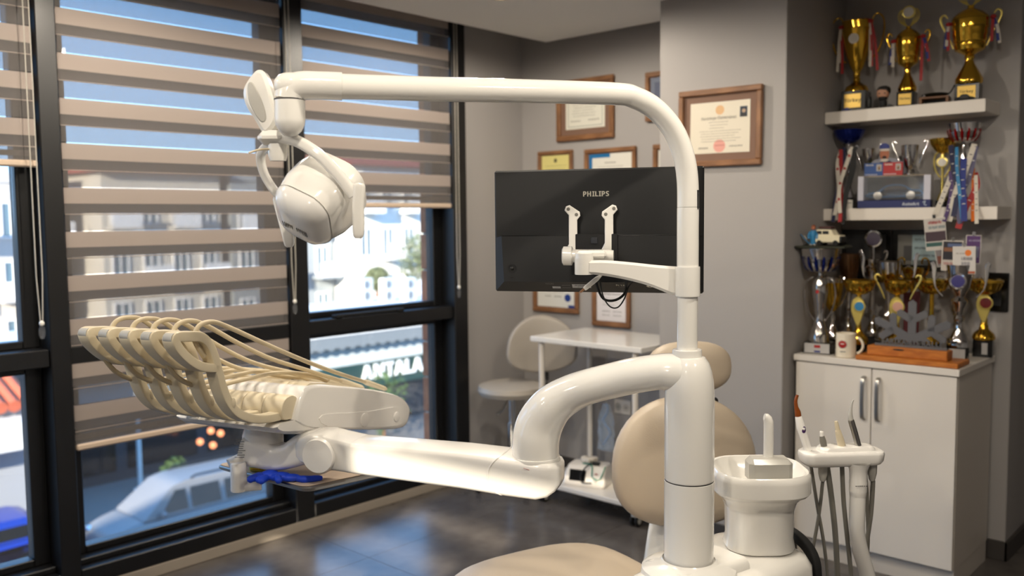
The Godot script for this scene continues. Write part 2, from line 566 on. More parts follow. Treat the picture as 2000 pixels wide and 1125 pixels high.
func room() -> void:
	# floor: a slab with large grey tiles on it
	var slab := struct("floor", mb().span(Vector3(-3.4, -0.25, -3.95), Vector3(6.4, -0.012, 3.0)), M.grout)
	var wide := 1.2
	var deep := 0.6
	var shared := mb().box(V, Vector3(wide - 0.0022, 0.012, deep - 0.0022)).mesh()
	for i in range(-3, 6):
		for k in range(-6, 5):
			var c := Vector3(0.62 + i * wide, -0.006, 0.18 + k * deep)
			if c.x - wide / 2 < -3.25 or c.x + wide / 2 > 6.3 or c.z - deep / 2 < -3.75 or c.z + deep / 2 > 2.9: continue
			part("tile", shared, M.tile, slab, Transform3D(Basis(), c))
	# ceiling: the slab above and the lowered plasterboard ceiling with its open edge
	struct("ceiling", mb().span(Vector3(-3.4, 2.95, -3.95), Vector3(6.4, 3.15, 3.0)), M.ceiling)
	var low := mb()
	low.span(Vector3(-3.2, 2.508, -3.40), Vector3(3.99, 2.60, 2.6), 0.004)
	low.span(Vector3(3.99, 2.508, -1.70), Vector3(6.3, 2.60, 2.6), 0.004)
	struct("ceiling_lowered", low, M.ceiling)
	# window wall: the solid parts round the glazing
	var w := mb()
	w.span(Vector3(3.565, -0.25, WIN), Vector3(4.6, 2.95, -3.95))
	w.span(Vector3(-3.4, -0.25, WIN + 0.02), Vector3(3.565, 0.0, -3.95))
	w.span(Vector3(-3.4, 2.72, WIN), Vector3(3.565, 2.95, -3.95))
	w.span(Vector3(-3.4, 0.0, WIN), Vector3(-2.06, 2.72, -3.95))
	struct("wall_window", w, M.wall)
	var b := mb()
	b.span(Vector3(BACK, -0.02, -3.66), Vector3(BACK + 0.2, 2.95, -2.38))
	struct("wall_back", b, M.wall)
	struct("wall_pier", mb().span(Vector3(PIER, -0.02, -2.382), Vector3(4.4, 2.95, -1.75), 0.003), M.wall)
	struct("wall_niche", mb().span(Vector3(NICHE, -0.02, -1.76), Vector3(4.4, 2.95, -1.005), 0.003), M.wall)
	struct("wall_passage", mb().span(Vector3(4.4, -0.02, -1.2), Vector3(6.3, 2.95, -1.012)), M.wall)
	struct("wall_end", mb().span(Vector3(6.2, -0.02, -1.1), Vector3(6.4, 2.95, 3.0)), M.wall)
	struct("wall_right", mb().span(Vector3(-3.4, -0.02, 2.6), Vector3(6.4, 2.95, 2.8)), M.wall)
	# rear wall behind the photographer: its window is covered by a striped blind whose open slits let thin bands of sun in
	var r := mb()
	r.span(Vector3(-3.4, -0.02, -3.95), Vector3(-3.2, 1.62, 3.0))
	r.span(Vector3(-3.4, 2.42, -3.95), Vector3(-3.2, 2.95, 3.0))
	r.span(Vector3(-3.4, 1.62, -3.95), Vector3(-3.2, 2.42, -1.0))
	r.span(Vector3(-3.4, 1.62, 1.1), Vector3(-3.2, 2.42, 3.0))
	struct("wall_rear", r, M.wall)
	var rb := thing("rear_blind", "striped roller blind over the window behind the photographer", "blind", Vector3(-3.25, 1.62, 0.05), 0.0, "striped roller blinds in the windows")
	var y0 := 1.60
	for slit in [[1.690, 1.736, -0.95, -0.28], [1.798, 1.846, -0.68, 0.10], [1.920, 1.970, -0.47, 0.27], [2.288, 2.380, 0.40, 1.02]]:
		obj("stripe", mb().box(Vector3(0, (y0 + slit[0]) / 2 - 1.62, 0), Vector3(0.004, slit[0] - y0, 2.2)), M.blind_back, rb)
		obj("slit_cover", mb().box(Vector3(0, (slit[0] + slit[1]) / 2 - 1.62, (slit[2] - 1.05) / 2 - 0.05), Vector3(0.004, slit[1] - slit[0], slit[2] + 1.05)), M.blind_back, rb)
		obj("slit_cover", mb().box(Vector3(0, (slit[0] + slit[1]) / 2 - 1.62, (slit[3] + 1.15) / 2 - 0.05), Vector3(0.004, slit[1] - slit[0], 1.15 - slit[3])), M.blind_back, rb)
		y0 = slit[1]
	obj("sheer_stripe", mb().card(Vector3(0, 2.34 - 1.62, 0.66), Vector3(0, 0, 0.4), Vector3(0, 0.07, 0)), M.dense_sheer, rb)
	obj("stripe", mb().box(Vector3(0, (y0 + 2.44) / 2 - 1.62, 0), Vector3(0.004, 2.44 - y0, 2.2)), M.blind_back, rb)
	# skirting
	var s := mb()
	s.span(Vector3(NICHE - 0.012, 0.0, -1.75), Vector3(NICHE, 0.085, -0.993), 0.002)
	s.span(Vector3(NICHE - 0.012, 0.0, -1.005), Vector3(6.2, 0.085, -0.993), 0.002)
	struct("baseboard_niche", s, M.skirting)
	s = mb()
	s.span(Vector3(BACK - 0.012, 0.0, -3.66), Vector3(BACK, 0.085, -2.382), 0.002)
	struct("baseboard_back", s, M.skirting)
	s = mb()
	s.span(Vector3(PIER - 0.012, 0.0, -2.394), Vector3(PIER, 0.085, -1.75), 0.002)
	struct("baseboard_pier", s, M.skirting)
	s = mb()
	s.span(Vector3(-3.2, 0.0, WIN), Vector3(BACK, 0.05, WIN + 0.03), 0.003)
	struct("baseboard_window", s, M.kerb)
	# recessed ceiling spots
	var ring := mb().lathe([Vector2(0.036, 0.004), Vector2(0.04, -0.003), Vector2(0.05, -0.003), Vector2(0.052, 0.002)], 32).mesh()
	var bulb := mb().lathe([Vector2(0, 0.0), Vector2(0.036, 0.0)], 24).mesh()
	for i in LAMPS.size():
		var d := thing("ceiling_spotlight", "round recessed spotlight glowing warm white at the top edge of the picture" if i == 0 else "round recessed ceiling spotlight out of the picture", "light", LAMPS[i], 0.0, "recessed ceiling spotlights")
		part("trim_ring", ring, M.white, d)
		part("lamp_lens", bulb, M.lamp_glow, d, Transform3D(Basis(), Vector3(0, -0.001, 0)))
		var l := SpotLight3D.new()
		l.name = "spot"
		d.add_child(l)
		l.transform = Transform3D(Basis(Vector3.RIGHT, -PI / 2), Vector3(0, -0.012, 0))
		l.light_color = Color(1.0, 0.95, 0.875)
		l.light_energy = 1.14
		l.light_size = 0.035
		l.spot_angle = 89.5
		l.spot_angle_attenuation = 0.3
		l.spot_range = 12.0
		l.spot_attenuation = 2.0
		l.shadow_enabled = true

# ------------------------------------------------------------------ windows, blinds
func windows() -> void:
	# posts: x from, x to
	var posts := [[0.14, 0.25], [1.31, 1.385], [2.39, 2.495], [3.46, 3.565], [-0.95, -0.86], [-2.06, -1.95]]
	var bays := [[0.25, 1.31], [1.385, 2.39], [2.495, 3.46], [-0.86, 0.14], [-1.95, -0.95]]
	for k in 5:
		var w := Node3D.new()
		w.name = "window_%d" % (k + 1)
		add_child(w)
		w.set_meta("kind", "structure")
		var x0: float = bays[k][0]
		var x1: float = bays[k][1]
		var p: Array = posts[k + 1]  # each bay brings one post
		obj("post", mb().span(Vector3(p[0], 0.05, WIN + 0.03), Vector3(p[1], 2.72, -3.80), 0.004), M.frame, w)
		if k == 0:
			obj("post", mb().span(Vector3(posts[0][0], 0.05, WIN + 0.03), Vector3(posts[0][1], 2.72, -3.80), 0.004), M.frame, w)
		obj("transom", mb().span(Vector3(x0, 0.945, WIN + 0.015), Vector3(x1, 1.015, -3.80), 0.004), M.frame, w)
		obj("sill", mb().span(Vector3(x0, 0.05, WIN + 0.03), Vector3(x1, 0.12, -3.80), 0.004), M.frame, w)
		obj("sill_ledge", mb().span(Vector3(x0, 0.12, WIN - 0.02), Vector3(x1, 0.145, -3.80), 0.004), M.frame, w)
		obj("head", mb().span(Vector3(x0, 2.66, WIN + 0.03), Vector3(x1, 2.72, -3.80), 0.004), M.frame, w)
		for f in [[0.145, 0.945], [1.015, 2.66]]:
			var y0: float = f[0]
			var y1: float = f[1]
			var s := mb()
			var e := 0.062
			s.span(Vector3(x0, y0, -3.735), Vector3(x0 + e, y1, -3.80), 0.004)
			s.span(Vector3(x1 - e, y0, -3.735), Vector3(x1, y1, -3.80), 0.004)
			s.span(Vector3(x0 + e, y0, -3.735), Vector3(x1 - e, y0 + 0.03, -3.80), 0.004)
			s.span(Vector3(x0 + e, y1 - 0.03, -3.735), Vector3(x1 - e, y1, -3.80), 0.004)
			obj("sash", s, M.frame, w)
			obj("pane", mb().span(Vector3(x0 + e, y0 + 0.03, -3.764), Vector3(x1 - e, y1 - 0.03, -3.770)), M.glass, w)
		if k == 2:
			var h := mb()
			h.span(Vector3(2.66, 1.0155, -3.66), Vector3(3.10, 1.031, -3.69), 0.004)
			h.span(Vector3(2.66, 1.0155, -3.64), Vector3(2.70, 1.034, -3.66), 0.004)
			h.span(Vector3(3.06, 1.0155, -3.64), Vector3(3.10, 1.034, -3.66), 0.004)
			obj("window_stay", h, M.rubber, w)
	# pier of clay blocks outside the last window
	var pier := struct("wall_brick_pier", mb().span(Vector3(3.575, -7.0, -3.955), Vector3(4.4, 6.0, -4.02)), M.mortar)
	var blk := mb().box(V, Vector3(0.41, 0.205, 0.08), 0.006).mesh()
	for i in 14:
		for j in 2:
			part("brick", blk, M.brick, pier, Transform3D(Basis(), Vector3(3.77 + j * 0.42, 0.02 + i * 0.215, -3.995)))
	blind(0, 0.26, 1.30, 1.715, "beige striped roller blind pulled halfway at the far left window", 1.275)
	blind(1, 1.392, 2.384, 0.60, "beige striped roller blind pulled low on the middle window", 2.40)
	blind(2, 2.502, 3.455, 1.565, "beige striped roller blind drawn halfway down the right window", 3.475)

func blind(_k: int, x0: float, x1: float, bottom: float, label: String, cord_x: float) -> void:
	var front := WIN + 0.012
	var rear := WIN - 0.018
	var t := thing("zebra_blind", label, "blind", Vector3((x0 + x1) / 2, bottom, front), 0.0, "striped roller blinds in the windows")
	var wid := x1 - x0
	var top := 2.62
	obj("cassette", mb().box(Vector3(0, top + 0.035 - bottom, -0.01), Vector3(wid, 0.08, 0.085), 0.012), M.rail, t)
	var period := 0.172
	var a := mb().box(V, Vector3(wid, 0.062, 0.0012)).mesh()
	var b := mb().box(V, Vector3(wid, 0.098, 0.0012)).mesh()
	var y := bottom + 0.075
	var edge := mb().box(V, Vector3(wid, 0.003, 0.003)).mesh()
	while y < top - 0.02:
		part("front_stripe", a, M.band, t, Transform3D(Basis(), Vector3(0, y + 0.073 - bottom, 0)))
		part("rear_stripe", b, M.rear_band, t, Transform3D(Basis(), Vector3(0, y + 0.053 - bottom, rear - front)))
		part("stripe_edge", edge, M.band, t, Transform3D(Basis(), Vector3(0, y - bottom, 0.0)))
		y += period
	# sheer cloth between the stripes, front and rear layer
	y = bottom + 0.075
	var g := mb().box(V, Vector3(wid, 0.107, 0.0006)).mesh()
	while y < top - 0.02:
		part("sheer_stripe", g, M.sheer, t, Transform3D(Basis(), Vector3(0, y + 0.042 - 0.0535 - bottom, 0)))
		y += period
	obj("bottom_rail", mb().box(Vector3(0, 0.011, 0), Vector3(wid, 0.026, 0.022), 0.006), M.rail, t)
	obj("hem", mb().box(Vector3(0, 0.05, -0.006), Vector3(wid, 0.022, 0.003)), M.band, t)
	# bead cord with its clear tensioner
	var c := mb()
	var cx := cord_x - (x0 + x1) / 2
	for s in [-1.0, 1.0]:
		c.tube([Vector3(cx + s * 0.010, top - bottom, 0.035), Vector3(cx + s * 0.011, 1.30 - bottom, 0.036), Vector3(cx + s * 0.004, 1.128 - bottom, 0.036)], 0.0022, 6)
	obj("bead_cord", c, M.cord, t)
	obj("cord_knob", mb().ball(Vector3(cx, 1.122 - bottom, 0.036), Vector3(0.010, 0.011, 0.009), 12), M.white, t)
	obj("tensioner", mb().ball(Vector3(cx, 1.088 - bottom, 0.036), Vector3(0.013, 0.028, 0.007), 14), M.clear_plastic, t)

# ------------------------------------------------------------------ outside: the street and the houses across it
const GROUND := -7.0

func outdoors() -> void:
	var plain := mat(Color.WHITE, 0.9)
	plain.albedo_texture = noise_tex(0.02, Color(0.28, 0.275, 0.27), Color(0.40, 0.385, 0.365), 256, 5, 12)
	plain.uv1_triplanar = true
	plain.uv1_scale = Vector3(0.3, 0.3, 0.3)
	struct("street", mb().span(Vector3(-80, GROUND - 0.3, -120), Vector3(140, GROUND, -3.9)), plain)
	struct("street_pavement", mb().span(Vector3(-60, GROUND, -60), Vector3(120, GROUND + 0.14, -25.2), 0.03), mat(Color(0.40, 0.39, 0.38), 0.9))
	var line := mat(Color(0.85, 0.85, 0.82), 0.8)
	for i in 14:
		struct("road_marking", mb().span(Vector3(-20 + i * 5.0, GROUND, -15.06), Vector3(-17.5 + i * 5.0, GROUND + 0.006, -14.94)), line)
	# our own building: storeys below and above, and the wing further along the street
	var own := mb()
	own.span(Vector3(-3.6, GROUND, -3.95), Vector3(6.4, -0.25, 6))
	own.span(Vector3(-3.6, 3.15, -3.95), Vector3(6.4, 6.0, 3.2))
	own.span(Vector3(-70, GROUND, -3.95), Vector3(-3.6, 6.0, -1.6))
	own.span(Vector3(4.4, GROUND, -3.95), Vector3(16, 6.0, -1.2))
	struct("wall_own_building", own, M.outer_wall)

	# --- shop row with its canopy and sign
	var shop := thing("shop_building", "low shop row with white flat roof and green sign across the street", "building", Vector3(16, GROUND, -33))
	var white := mat(Color(0.84, 0.84, 0.83), 0.8)
	obj("wall", mb().span(Vector3(-6.5, 0.14, -6), Vector3(34, 4.05, 4.2)), mat(Color(0.16, 0.17, 0.19), 0.7), shop)
	obj("roof", mb().span(Vector3(-6.5, 4.05, -6), Vector3(34, 4.20, 4.9), 0.02), white, shop)
	var sc := []
	var hem := 3.62
	sc.append(Vector2(-6.5, 4.04))
	for i in 82:
		sc.append(Vector2(-6.5 + i * 0.5, hem))
		if i < 81: sc.append(Vector2(-6.5 + i * 0.5 + 0.25, hem - 0.10))
	sc.append(Vector2(34, 4.04))
	obj("awning_valance", mb().prism(sc, 0.05, 0.0, Vector3(0, 0, 4.88)), mat(Color(0.44, 0.47, 0.49), 0.8), shop)
	obj("awning", mb().prism([Vector2(4.84, 4.0), Vector2(4.2, 3.72), Vector2(4.2, 3.67), Vector2(4.86, 3.95)], 40.5, 0.0), white, shop).transform = Transform3D(Basis(Vector3.UP, -PI / 2), Vector3(13.75, 0, 0))
	obj("fascia_board", mb().span(Vector3(-6.5, 2.75, 4.2), Vector3(34, 3.45, 4.35)), mat(Color(0.72, 0.76, 0.77), 0.7), shop)
	var green := mat(Color(0.05, 0.20, 0.19), 0.6)
	obj("sign_board", mb().span(Vector3(2.5, 1.75, 4.35), Vector3(13.5, 2.78, 4.5), 0.02), green, shop)
	lettering("ANTALA", 0.62, mat(Color(0.90, 0.93, 0.94), 0.5), shop, Transform3D(Basis(), Vector3(7.55, 2.40, 4.55)), true, false, 0.06).name = "sign_lettering"
	var lit := mat(Color(0.1, 0.1, 0.1), 0.5, 0.0, {"emission_enabled": true, "emission": Color(1.0, 0.62, 0.42), "emission_energy_multiplier": 2.2})
	for i in 24:
		var wx := -6.2 + i * 2.8
		if wx < 1.0:
			obj("shop_window", mb().span(Vector3(wx, 0.5, 4.2), Vector3(wx + 2.4, 2.55, 4.26), 0.02), mat(Color(0.05, 0.06, 0.075), 0.12), shop)
	for p in [[-1.1, 1.5, 5.4], [-1.5, 1.2, 5.4], [-0.75, 1.35, 5.4], [-1.15, 1.05, 5.6]]:
		obj("lamp_globe", mb().ball(Vector3(p[0], p[1], p[2]), Vector3(0.11, 0.11, 0.11), 10), lit, shop)
	# things on the pavement before the shops
	var post := thing("signpost", "pale upright post on the pavement behind the silver van", "post", Vector3(12.3, GROUND + 0.14, -27.3))
	obj("pole", mb().lathe([Vector2(0.0, 0), Vector2(0.10, 0), Vector2(0.07, 0.2), Vector2(0.06, 3.3), Vector2(0, 3.3)], 12), white, post)
	obj("base_plate", mb().lathe([Vector2(0, 0), Vector2(0.2, 0), Vector2(0.2, 0.05), Vector2(0.1, 0.06)], 12), white, post)
	for p in [[13.2, -26.8, 0.9, "round leafy shrub on the pavement beside the pale post"], [17.6, -26.5, 1.5, "leafy shrub before the dark shop front by the lit globes"], [21.5, -26.6, 2.6, "tall leafy shrub growing under the green sign board"], [9.3, -26.0, 0.9, "low green hedge plant seen through the far left window"]]:
		shrub(Vector3(p[0], GROUND + 0.14, p[1]), p[2], p[3])

	# --- the three cooling units, the dish and the tree on the roof
	for i in 3:
		var ac := thing("air_conditioner", ["white air conditioning outdoor unit, leftmost of three on the roof", "white air conditioning outdoor unit, middle of three on the roof", "white air conditioning outdoor unit, nearest the tree on the roof"][i], "air conditioner", Vector3(29.25 + i * 0.85, -2.80, -37.5 + i * 0.75), 0.25, "air conditioning units on the shop roof")
		obj("casing", mb().box(Vector3(0, 0.66, 0), Vector3(0.92, 1.2, 0.38), 0.04), white, ac)
		obj("foot", mb().span(Vector3(-0.4, 0, -0.15), Vector3(0.4, 0.08, 0.15)), M.pale_grey, ac)
		for k in 2:
			obj("fan_grille", mb().lathe([Vector2(0, 0.02), Vector2(0.2, 0.02), Vector2(0.24, 0.0)], 18), mat(Color(0.45, 0.48, 0.5), 0.6), ac).transform = Transform3D(Basis(Vector3.RIGHT, PI / 2), Vector3(-0.1, 0.36 + k * 0.58, 0.19))
	var dish := thing("satellite_dish", "white satellite dish on the flat roof beside the tree", "dish", Vector3(31.6, -2.80, -35.6))
	obj("mast", mb().tube([V, Vector3(0, 0.5, 0)], 0.03, 8), M.pale_grey, dish)
	obj("reflector", mb().lathe([Vector2(0, 0.0), Vector2(0.3, 0.05), Vector2(0.5, 0.16), Vector2(0.49, 0.18), Vector2(0.28, 0.07), Vector2(0, 0.02)], 20), white, dish).transform = Transform3D(Basis(Vector3.RIGHT, 1.1), Vector3(0, 0.65, 0))
	tree(Vector3(35.2, -3.4, -39.4), 4.2, "grey green tree growing behind the shop roof", 5)
	tree(Vector3(32.4, -2.9, -40.4), 1.7, "low olive bush between the cooling units and the white house", 9)

	# --- houses behind
	var pale := mat(Color(0.86, 0.86, 0.84), 0.8)
	var grey := mat(Color(0.55, 0.58, 0.60), 0.85)
	house("white_house", "bright white apartment house with tall windows and a red roof edge", Vector3(38.7, -7, -46), 7.2, 12.0, pale, 4, 3, true)
	house("grey_house", "grey apartment house with balconies behind the shop roof", Vector3(31.3, -7, -48), 7.2, 10.9, grey, 4, 3, false)
	house("cream_house", "cream apartment house seen through the middle striped blind", Vector3(23.6, -7, -48), 6.8, 11.2, mat(Color(0.78, 0.76, 0.72), 0.85), 4, 3, true)
	house("stone_house", "distant pale house far left behind the blinds", Vector3(14.5, -7, -50), 9.5, 10.6, mat(Color(0.70, 0.69, 0.68), 0.85), 5, 4, false)
	house("corner_house", "distant white house beyond the right striped blind", Vector3(52, -7, -62), 16.0, 14.0, pale, 5, 5, false)
	# low building with a tiled roof by the left window
	var lowb := thing("tiled_building", "low building with orange tiled roof and white awning at far left", "building", Vector3(5.4, GROUND, -27))
	obj("wall", mb().span(Vector3(-5, 0.14, -1.5), Vector3(3, 3.9, 2)), mat(Color(0.55, 0.57, 0.6), 0.8), lowb)
	var roofm := mat(Color(0.68, 0.33, 0.22), 0.85)
	for i in 26:
		obj("roof_tile", mb().tube([Vector3(-5.1 + i * 0.32, 3.85, 2.3), Vector3(-5.1 + i * 0.32, 5.0, -1.2)], 0.17, 8), roofm, lowb)
	obj("awning", mb().box(Vector3(-1, 3.2, 2.5), Vector3(8, 0.7, 1.0), 0.03), white, lowb)

	vehicle("van", "silver grey van parked parallel to the street below the window", "van", Vector3(11.1, GROUND, -22.4), PI, mat(Color(0.46, 0.465, 0.475), 0.35, 0.1), true)
	vehicle("blue_car", "blue car with red tail light at the bottom left corner", "car", Vector3(6.3, GROUND, -23.6), PI, mat(Color(0.05, 0.22, 0.62), 0.2, 0.3), false)

func shrub(at: Vector3, h: float, label: String) -> void:
	var t := thing("shrub", label, "shrub", at)
	obj("stem", mb().tube([V, Vector3(0.03, h * 0.5, 0.0)], 0.04, 6), M.small_oak, t)
	obj("foliage", leaves(h * 0.55, Vector3(0.45 * h, 0.5 * h, 0.4 * h), 500, int(h * 100)), foliage_mat(), t).set_meta("kind", "stuff")

var leaf_mat: StandardMaterial3D
func foliage_mat() -> StandardMaterial3D:
	if leaf_mat == null:
		leaf_mat = mat(Color(0.20, 0.30, 0.14), 0.7, 0.0, {"backlight_enabled": true, "backlight": Color(0.15, 0.2, 0.08)})
	return leaf_mat

func leaves(y: float, r: Vector3, n: int, sd: int) -> MB:
	var rng := RandomNumberGenerator.new()
	rng.seed = sd
	var m := mb()
	for i in n:
		var d := Vector3(rng.randfn(), rng.randfn(), rng.randfn()).normalized() * pow(rng.randf(), 0.4)
		var c := Vector3(0, y, 0) + d * r
		var b := Basis.from_euler(Vector3(rng.randf() * TAU, rng.randf() * TAU, 0))
		var s := 0.06 + 0.1 * rng.randf()
		m.tri(c + b.x * s, c + b.y * s * 0.5, c - b.x * s)
		m.tri(c + b.x * s, c - b.x * s, c - b.y * s * 0.5)
	return m

func tree(at: Vector3, h: float, label: String, sd: int) -> void:
	var t := thing("tree", label, "tree", at)
	obj("trunk", mb().tube([V, Vector3(0.1, h * 0.35, 0), Vector3(0.05, h * 0.6, 0.1)], [0.16, 0.11, 0.05], 8), M.small_oak, t)
	var lm := mat(Color(0.36, 0.40, 0.28), 0.7, 0.0, {"backlight_enabled": true, "backlight": Color(0.2, 0.22, 0.12)})
	obj("crown", leaves(h * 0.62, Vector3(h * 0.42, h * 0.42, h * 0.4), 2600, sd), lm, t).set_meta("kind", "stuff")

func house(called: String, label: String, at: Vector3, wide: float, high: float, m: Material, cols: int, rows: int, red_roof: bool) -> void:
	var t := thing(called, label, "building", at)
	obj("wall", mb().span(Vector3(-wide / 2, 0, -8), Vector3(wide / 2, high, 0)), m, t)
	var pane := mat(Color(0.34, 0.44, 0.50), 0.15)
	var fr := mat(Color(0.9, 0.9, 0.9), 0.6)
	var cw := wide / cols
	var ch := 3.0
	var win := mb().box(V, Vector3(cw * 0.46, 1.7, 0.06), 0.02).mesh()
	var fm := mb()
	fm.box(Vector3(-cw * 0.245, 0, 0), Vector3(0.09, 1.85, 0.12)).box(Vector3(cw * 0.245, 0, 0), Vector3(0.09, 1.85, 0.12)).box(Vector3(0, 0.89, 0), Vector3(cw * 0.4, 0.09, 0.12)).box(Vector3(0, -0.89, 0), Vector3(cw * 0.4, 0.09, 0.12)).box(V, Vector3(0.07, 1.7, 0.1))
	var frame := fm.mesh()
	var slab := mb().box(V, Vector3(cw * 0.92, 0.16, 1.1), 0.02).mesh()
	var front := mb().box(V, Vector3(cw * 0.92, 0.95, 0.07), 0.02).mesh()
	for r in rows:
		for c in cols:
			var p := Vector3(-wide / 2 + cw * (c + 0.5), high - 1.9 - r * ch, 0.02)
			var w := part("window", win, pane, t, Transform3D(Basis(), p))
			part("window_frame", frame, fr, w, Transform3D(Basis(), Vector3(0, 0, 0.03)))
			if (c + r) % 2 == 0:
				part("balcony_slab", slab, m, t, Transform3D(Basis(), p + Vector3(0, -1.1, 0.55)))
				part("balcony_front", front, fr, t, Transform3D(Basis(), p + Vector3(0, -0.6, 1.06)))
	if red_roof:
		obj("roof", mb().prism([Vector2(0.7, 0), Vector2(-4, 1.5), Vector2(-8.7, 0)], wide + 1.0, 0.0), mat(Color(0.62, 0.28, 0.24), 0.8), t).transform = Transform3D(Basis(Vector3.UP, -PI / 2), Vector3(0, high, 0))
	else:
		obj("parapet", mb().span(Vector3(-wide / 2, high, -8), Vector3(wide / 2, high + 0.5, 0.1)), m, t)

func vehicle(called: String, label: String, category: String, at: Vector3, turn: float, paint: Material, van: bool) -> void:
	# built with its nose to +x, then turned
	var t := thing(called, label, category, at, turn)
	var w := 1.72
	var body: Array
	var cab: Array
	if van:
		body = [Vector2(-2.2, 0.34), Vector2(-2.22, 0.75), Vector2(-2.18, 1.06), Vector2(0.9, 1.04), Vector2(1.5, 1.02), Vector2(2.0, 0.86), Vector2(2.18, 0.68), Vector2(2.2, 0.36), Vector2(1.9, 0.27), Vector2(-2.0, 0.27)]
		cab = [Vector2(-2.17, 1.05), Vector2(-2.10, 1.66), Vector2(-1.95, 1.79), Vector2(0.1, 1.82), Vector2(0.5, 1.73), Vector2(1.32, 1.05)]
	else:
		body = [Vector2(-2.0, 0.34), Vector2(-2.05, 0.7), Vector2(-1.95, 0.98), Vector2(0.7, 0.94), Vector2(1.4, 0.90), Vector2(1.9, 0.76), Vector2(2.05, 0.6), Vector2(2.05, 0.36), Vector2(1.8, 0.25), Vector2(-1.8, 0.25)]
		cab = [Vector2(-1.92, 0.96), Vector2(-1.5, 1.38), Vector2(-1.2, 1.46), Vector2(-0.1, 1.47), Vector2(0.2, 1.4), Vector2(1.0, 0.95)]
	obj("body", mb().prism(curve2(body, 3), w, 0.12), paint, t)
	var c3 := mb()
	var sec := []
	# cabin: narrower towards the roof
	var ringL := PackedVector3Array()
	var ringR := PackedVector3Array()
	var top: float = cab[2].y
	var bot: float = cab[0].y
	for q: Vector2 in cab:
		var hw := lerpf(w / 2 - 0.05, w / 2 - 0.22, (q.y - bot) / (top - bot))
		ringL.append(Vector3(q.x, q.y, -hw))
		ringR.append(Vector3(q.x, q.y, hw))
	sec = [ringL, ringR]
	c3.loft(sec, true)
	obj("cabin", c3, paint, t)
	var glass := mat(Color(0.03, 0.035, 0.04), 0.15)
	var n := cab.size()
	var a: Vector2 = cab[n - 2]
	var b: Vector2 = cab[n - 1]
	var out := Vector2(b.y - a.y, a.x - b.x).normalized() * -0.012
	var q0 := a.lerp(b, 0.08) - out
	var q1 := a.lerp(b, 0.94) - out
	var wsm := mb()
	wsm.quad(Vector3(q1.x, q1.y, -w / 2 + 0.12), Vector3(q0.x, q0.y, -w / 2 + 0.28), Vector3(q0.x, q0.y, w / 2 - 0.28), Vector3(q1.x, q1.y, w / 2 - 0.12))
	obj("windscreen", wsm, mat(Color(0.10, 0.16, 0.14), 0.08), t)
	for s in [-1.0, 1.0]:
		var spans := [[-1.95, -0.95], [-0.82, 0.02], [0.12, 0.85]] if van else [[-1.4, -0.45], [-0.35, 0.5]]
		for g in spans:
			var y0 := bot + 0.06
			var y1 := top - 0.16
			var lean := 0.0
			if g[1] > 0.4: lean = -0.42 if van else -0.3
			var m := mb()
			var hz := func(y: float) -> float: return s * (lerpf(w / 2 - 0.05, w / 2 - 0.22, (y - bot) / (top - bot)) + 0.008)
			m.quad(Vector3(g[0], y0, hz.call(y0)), Vector3(g[0] + 0.03, y1, hz.call(y1)), Vector3(g[1] + lean, y1, hz.call(y1)), Vector3(g[1], y0, hz.call(y0)))
			obj("side_window", m, glass, t)
		for x in ([-1.35, 1.4] if van else [-1.25, 1.3]):
			var wh := obj("wheel", mb().lathe([Vector2(0, 0.1), Vector2(0.2, 0.1), Vector2(0.22, 0.11), Vector2(0.3, 0.1), Vector2(0.32, 0.06), Vector2(0.32, -0.08), Vector2(0, -0.08)], 22), M.rubber, t)
			wh.transform = Transform3D(Basis(Vector3.RIGHT, s * PI / 2), Vector3(x, 0.32, s * (w / 2 - 0.07)))
			obj("hub_cap", mb().lathe([Vector2(0, 0.125), Vector2(0.1, 0.12), Vector2(0.2, 0.105)], 14), M.steel, wh)
		obj("door_mirror", mb().ball(Vector3(0.85, bot + 0.1, s * (w / 2 + 0.09)), Vector3(0.07, 0.09, 0.1), 10), paint, t)
		var nose := 2.08 if van else 1.92
		obj("headlamp", mb().ball(Vector3(nose, 0.76 if van else 0.66, s * 0.66), Vector3(0.12, 0.09, 0.16), 10), M.silver, t)
		obj("tail_lamp", mb().box(Vector3(-2.2 if van else -2.0, 0.95 if van else 0.78, s * 0.74), Vector3(0.08, 0.34 if van else 0.2, 0.16), 0.03), M.red, t)
		if van: obj("roof_bar", mb().tube([Vector3(-1.9, 1.82, s * 0.6), Vector3(-1.8, 1.88, s * 0.6), Vector3(-0.2, 1.89, s * 0.6), Vector3(-0.05, 1.83, s * 0.6)], 0.025, 6), M.dark, t)
	obj("bumper", mb().box(Vector3(2.14 if van else 2.0, 0.45, 0), Vector3(0.16, 0.22, w - 0.2), 0.05), M.seam, t)

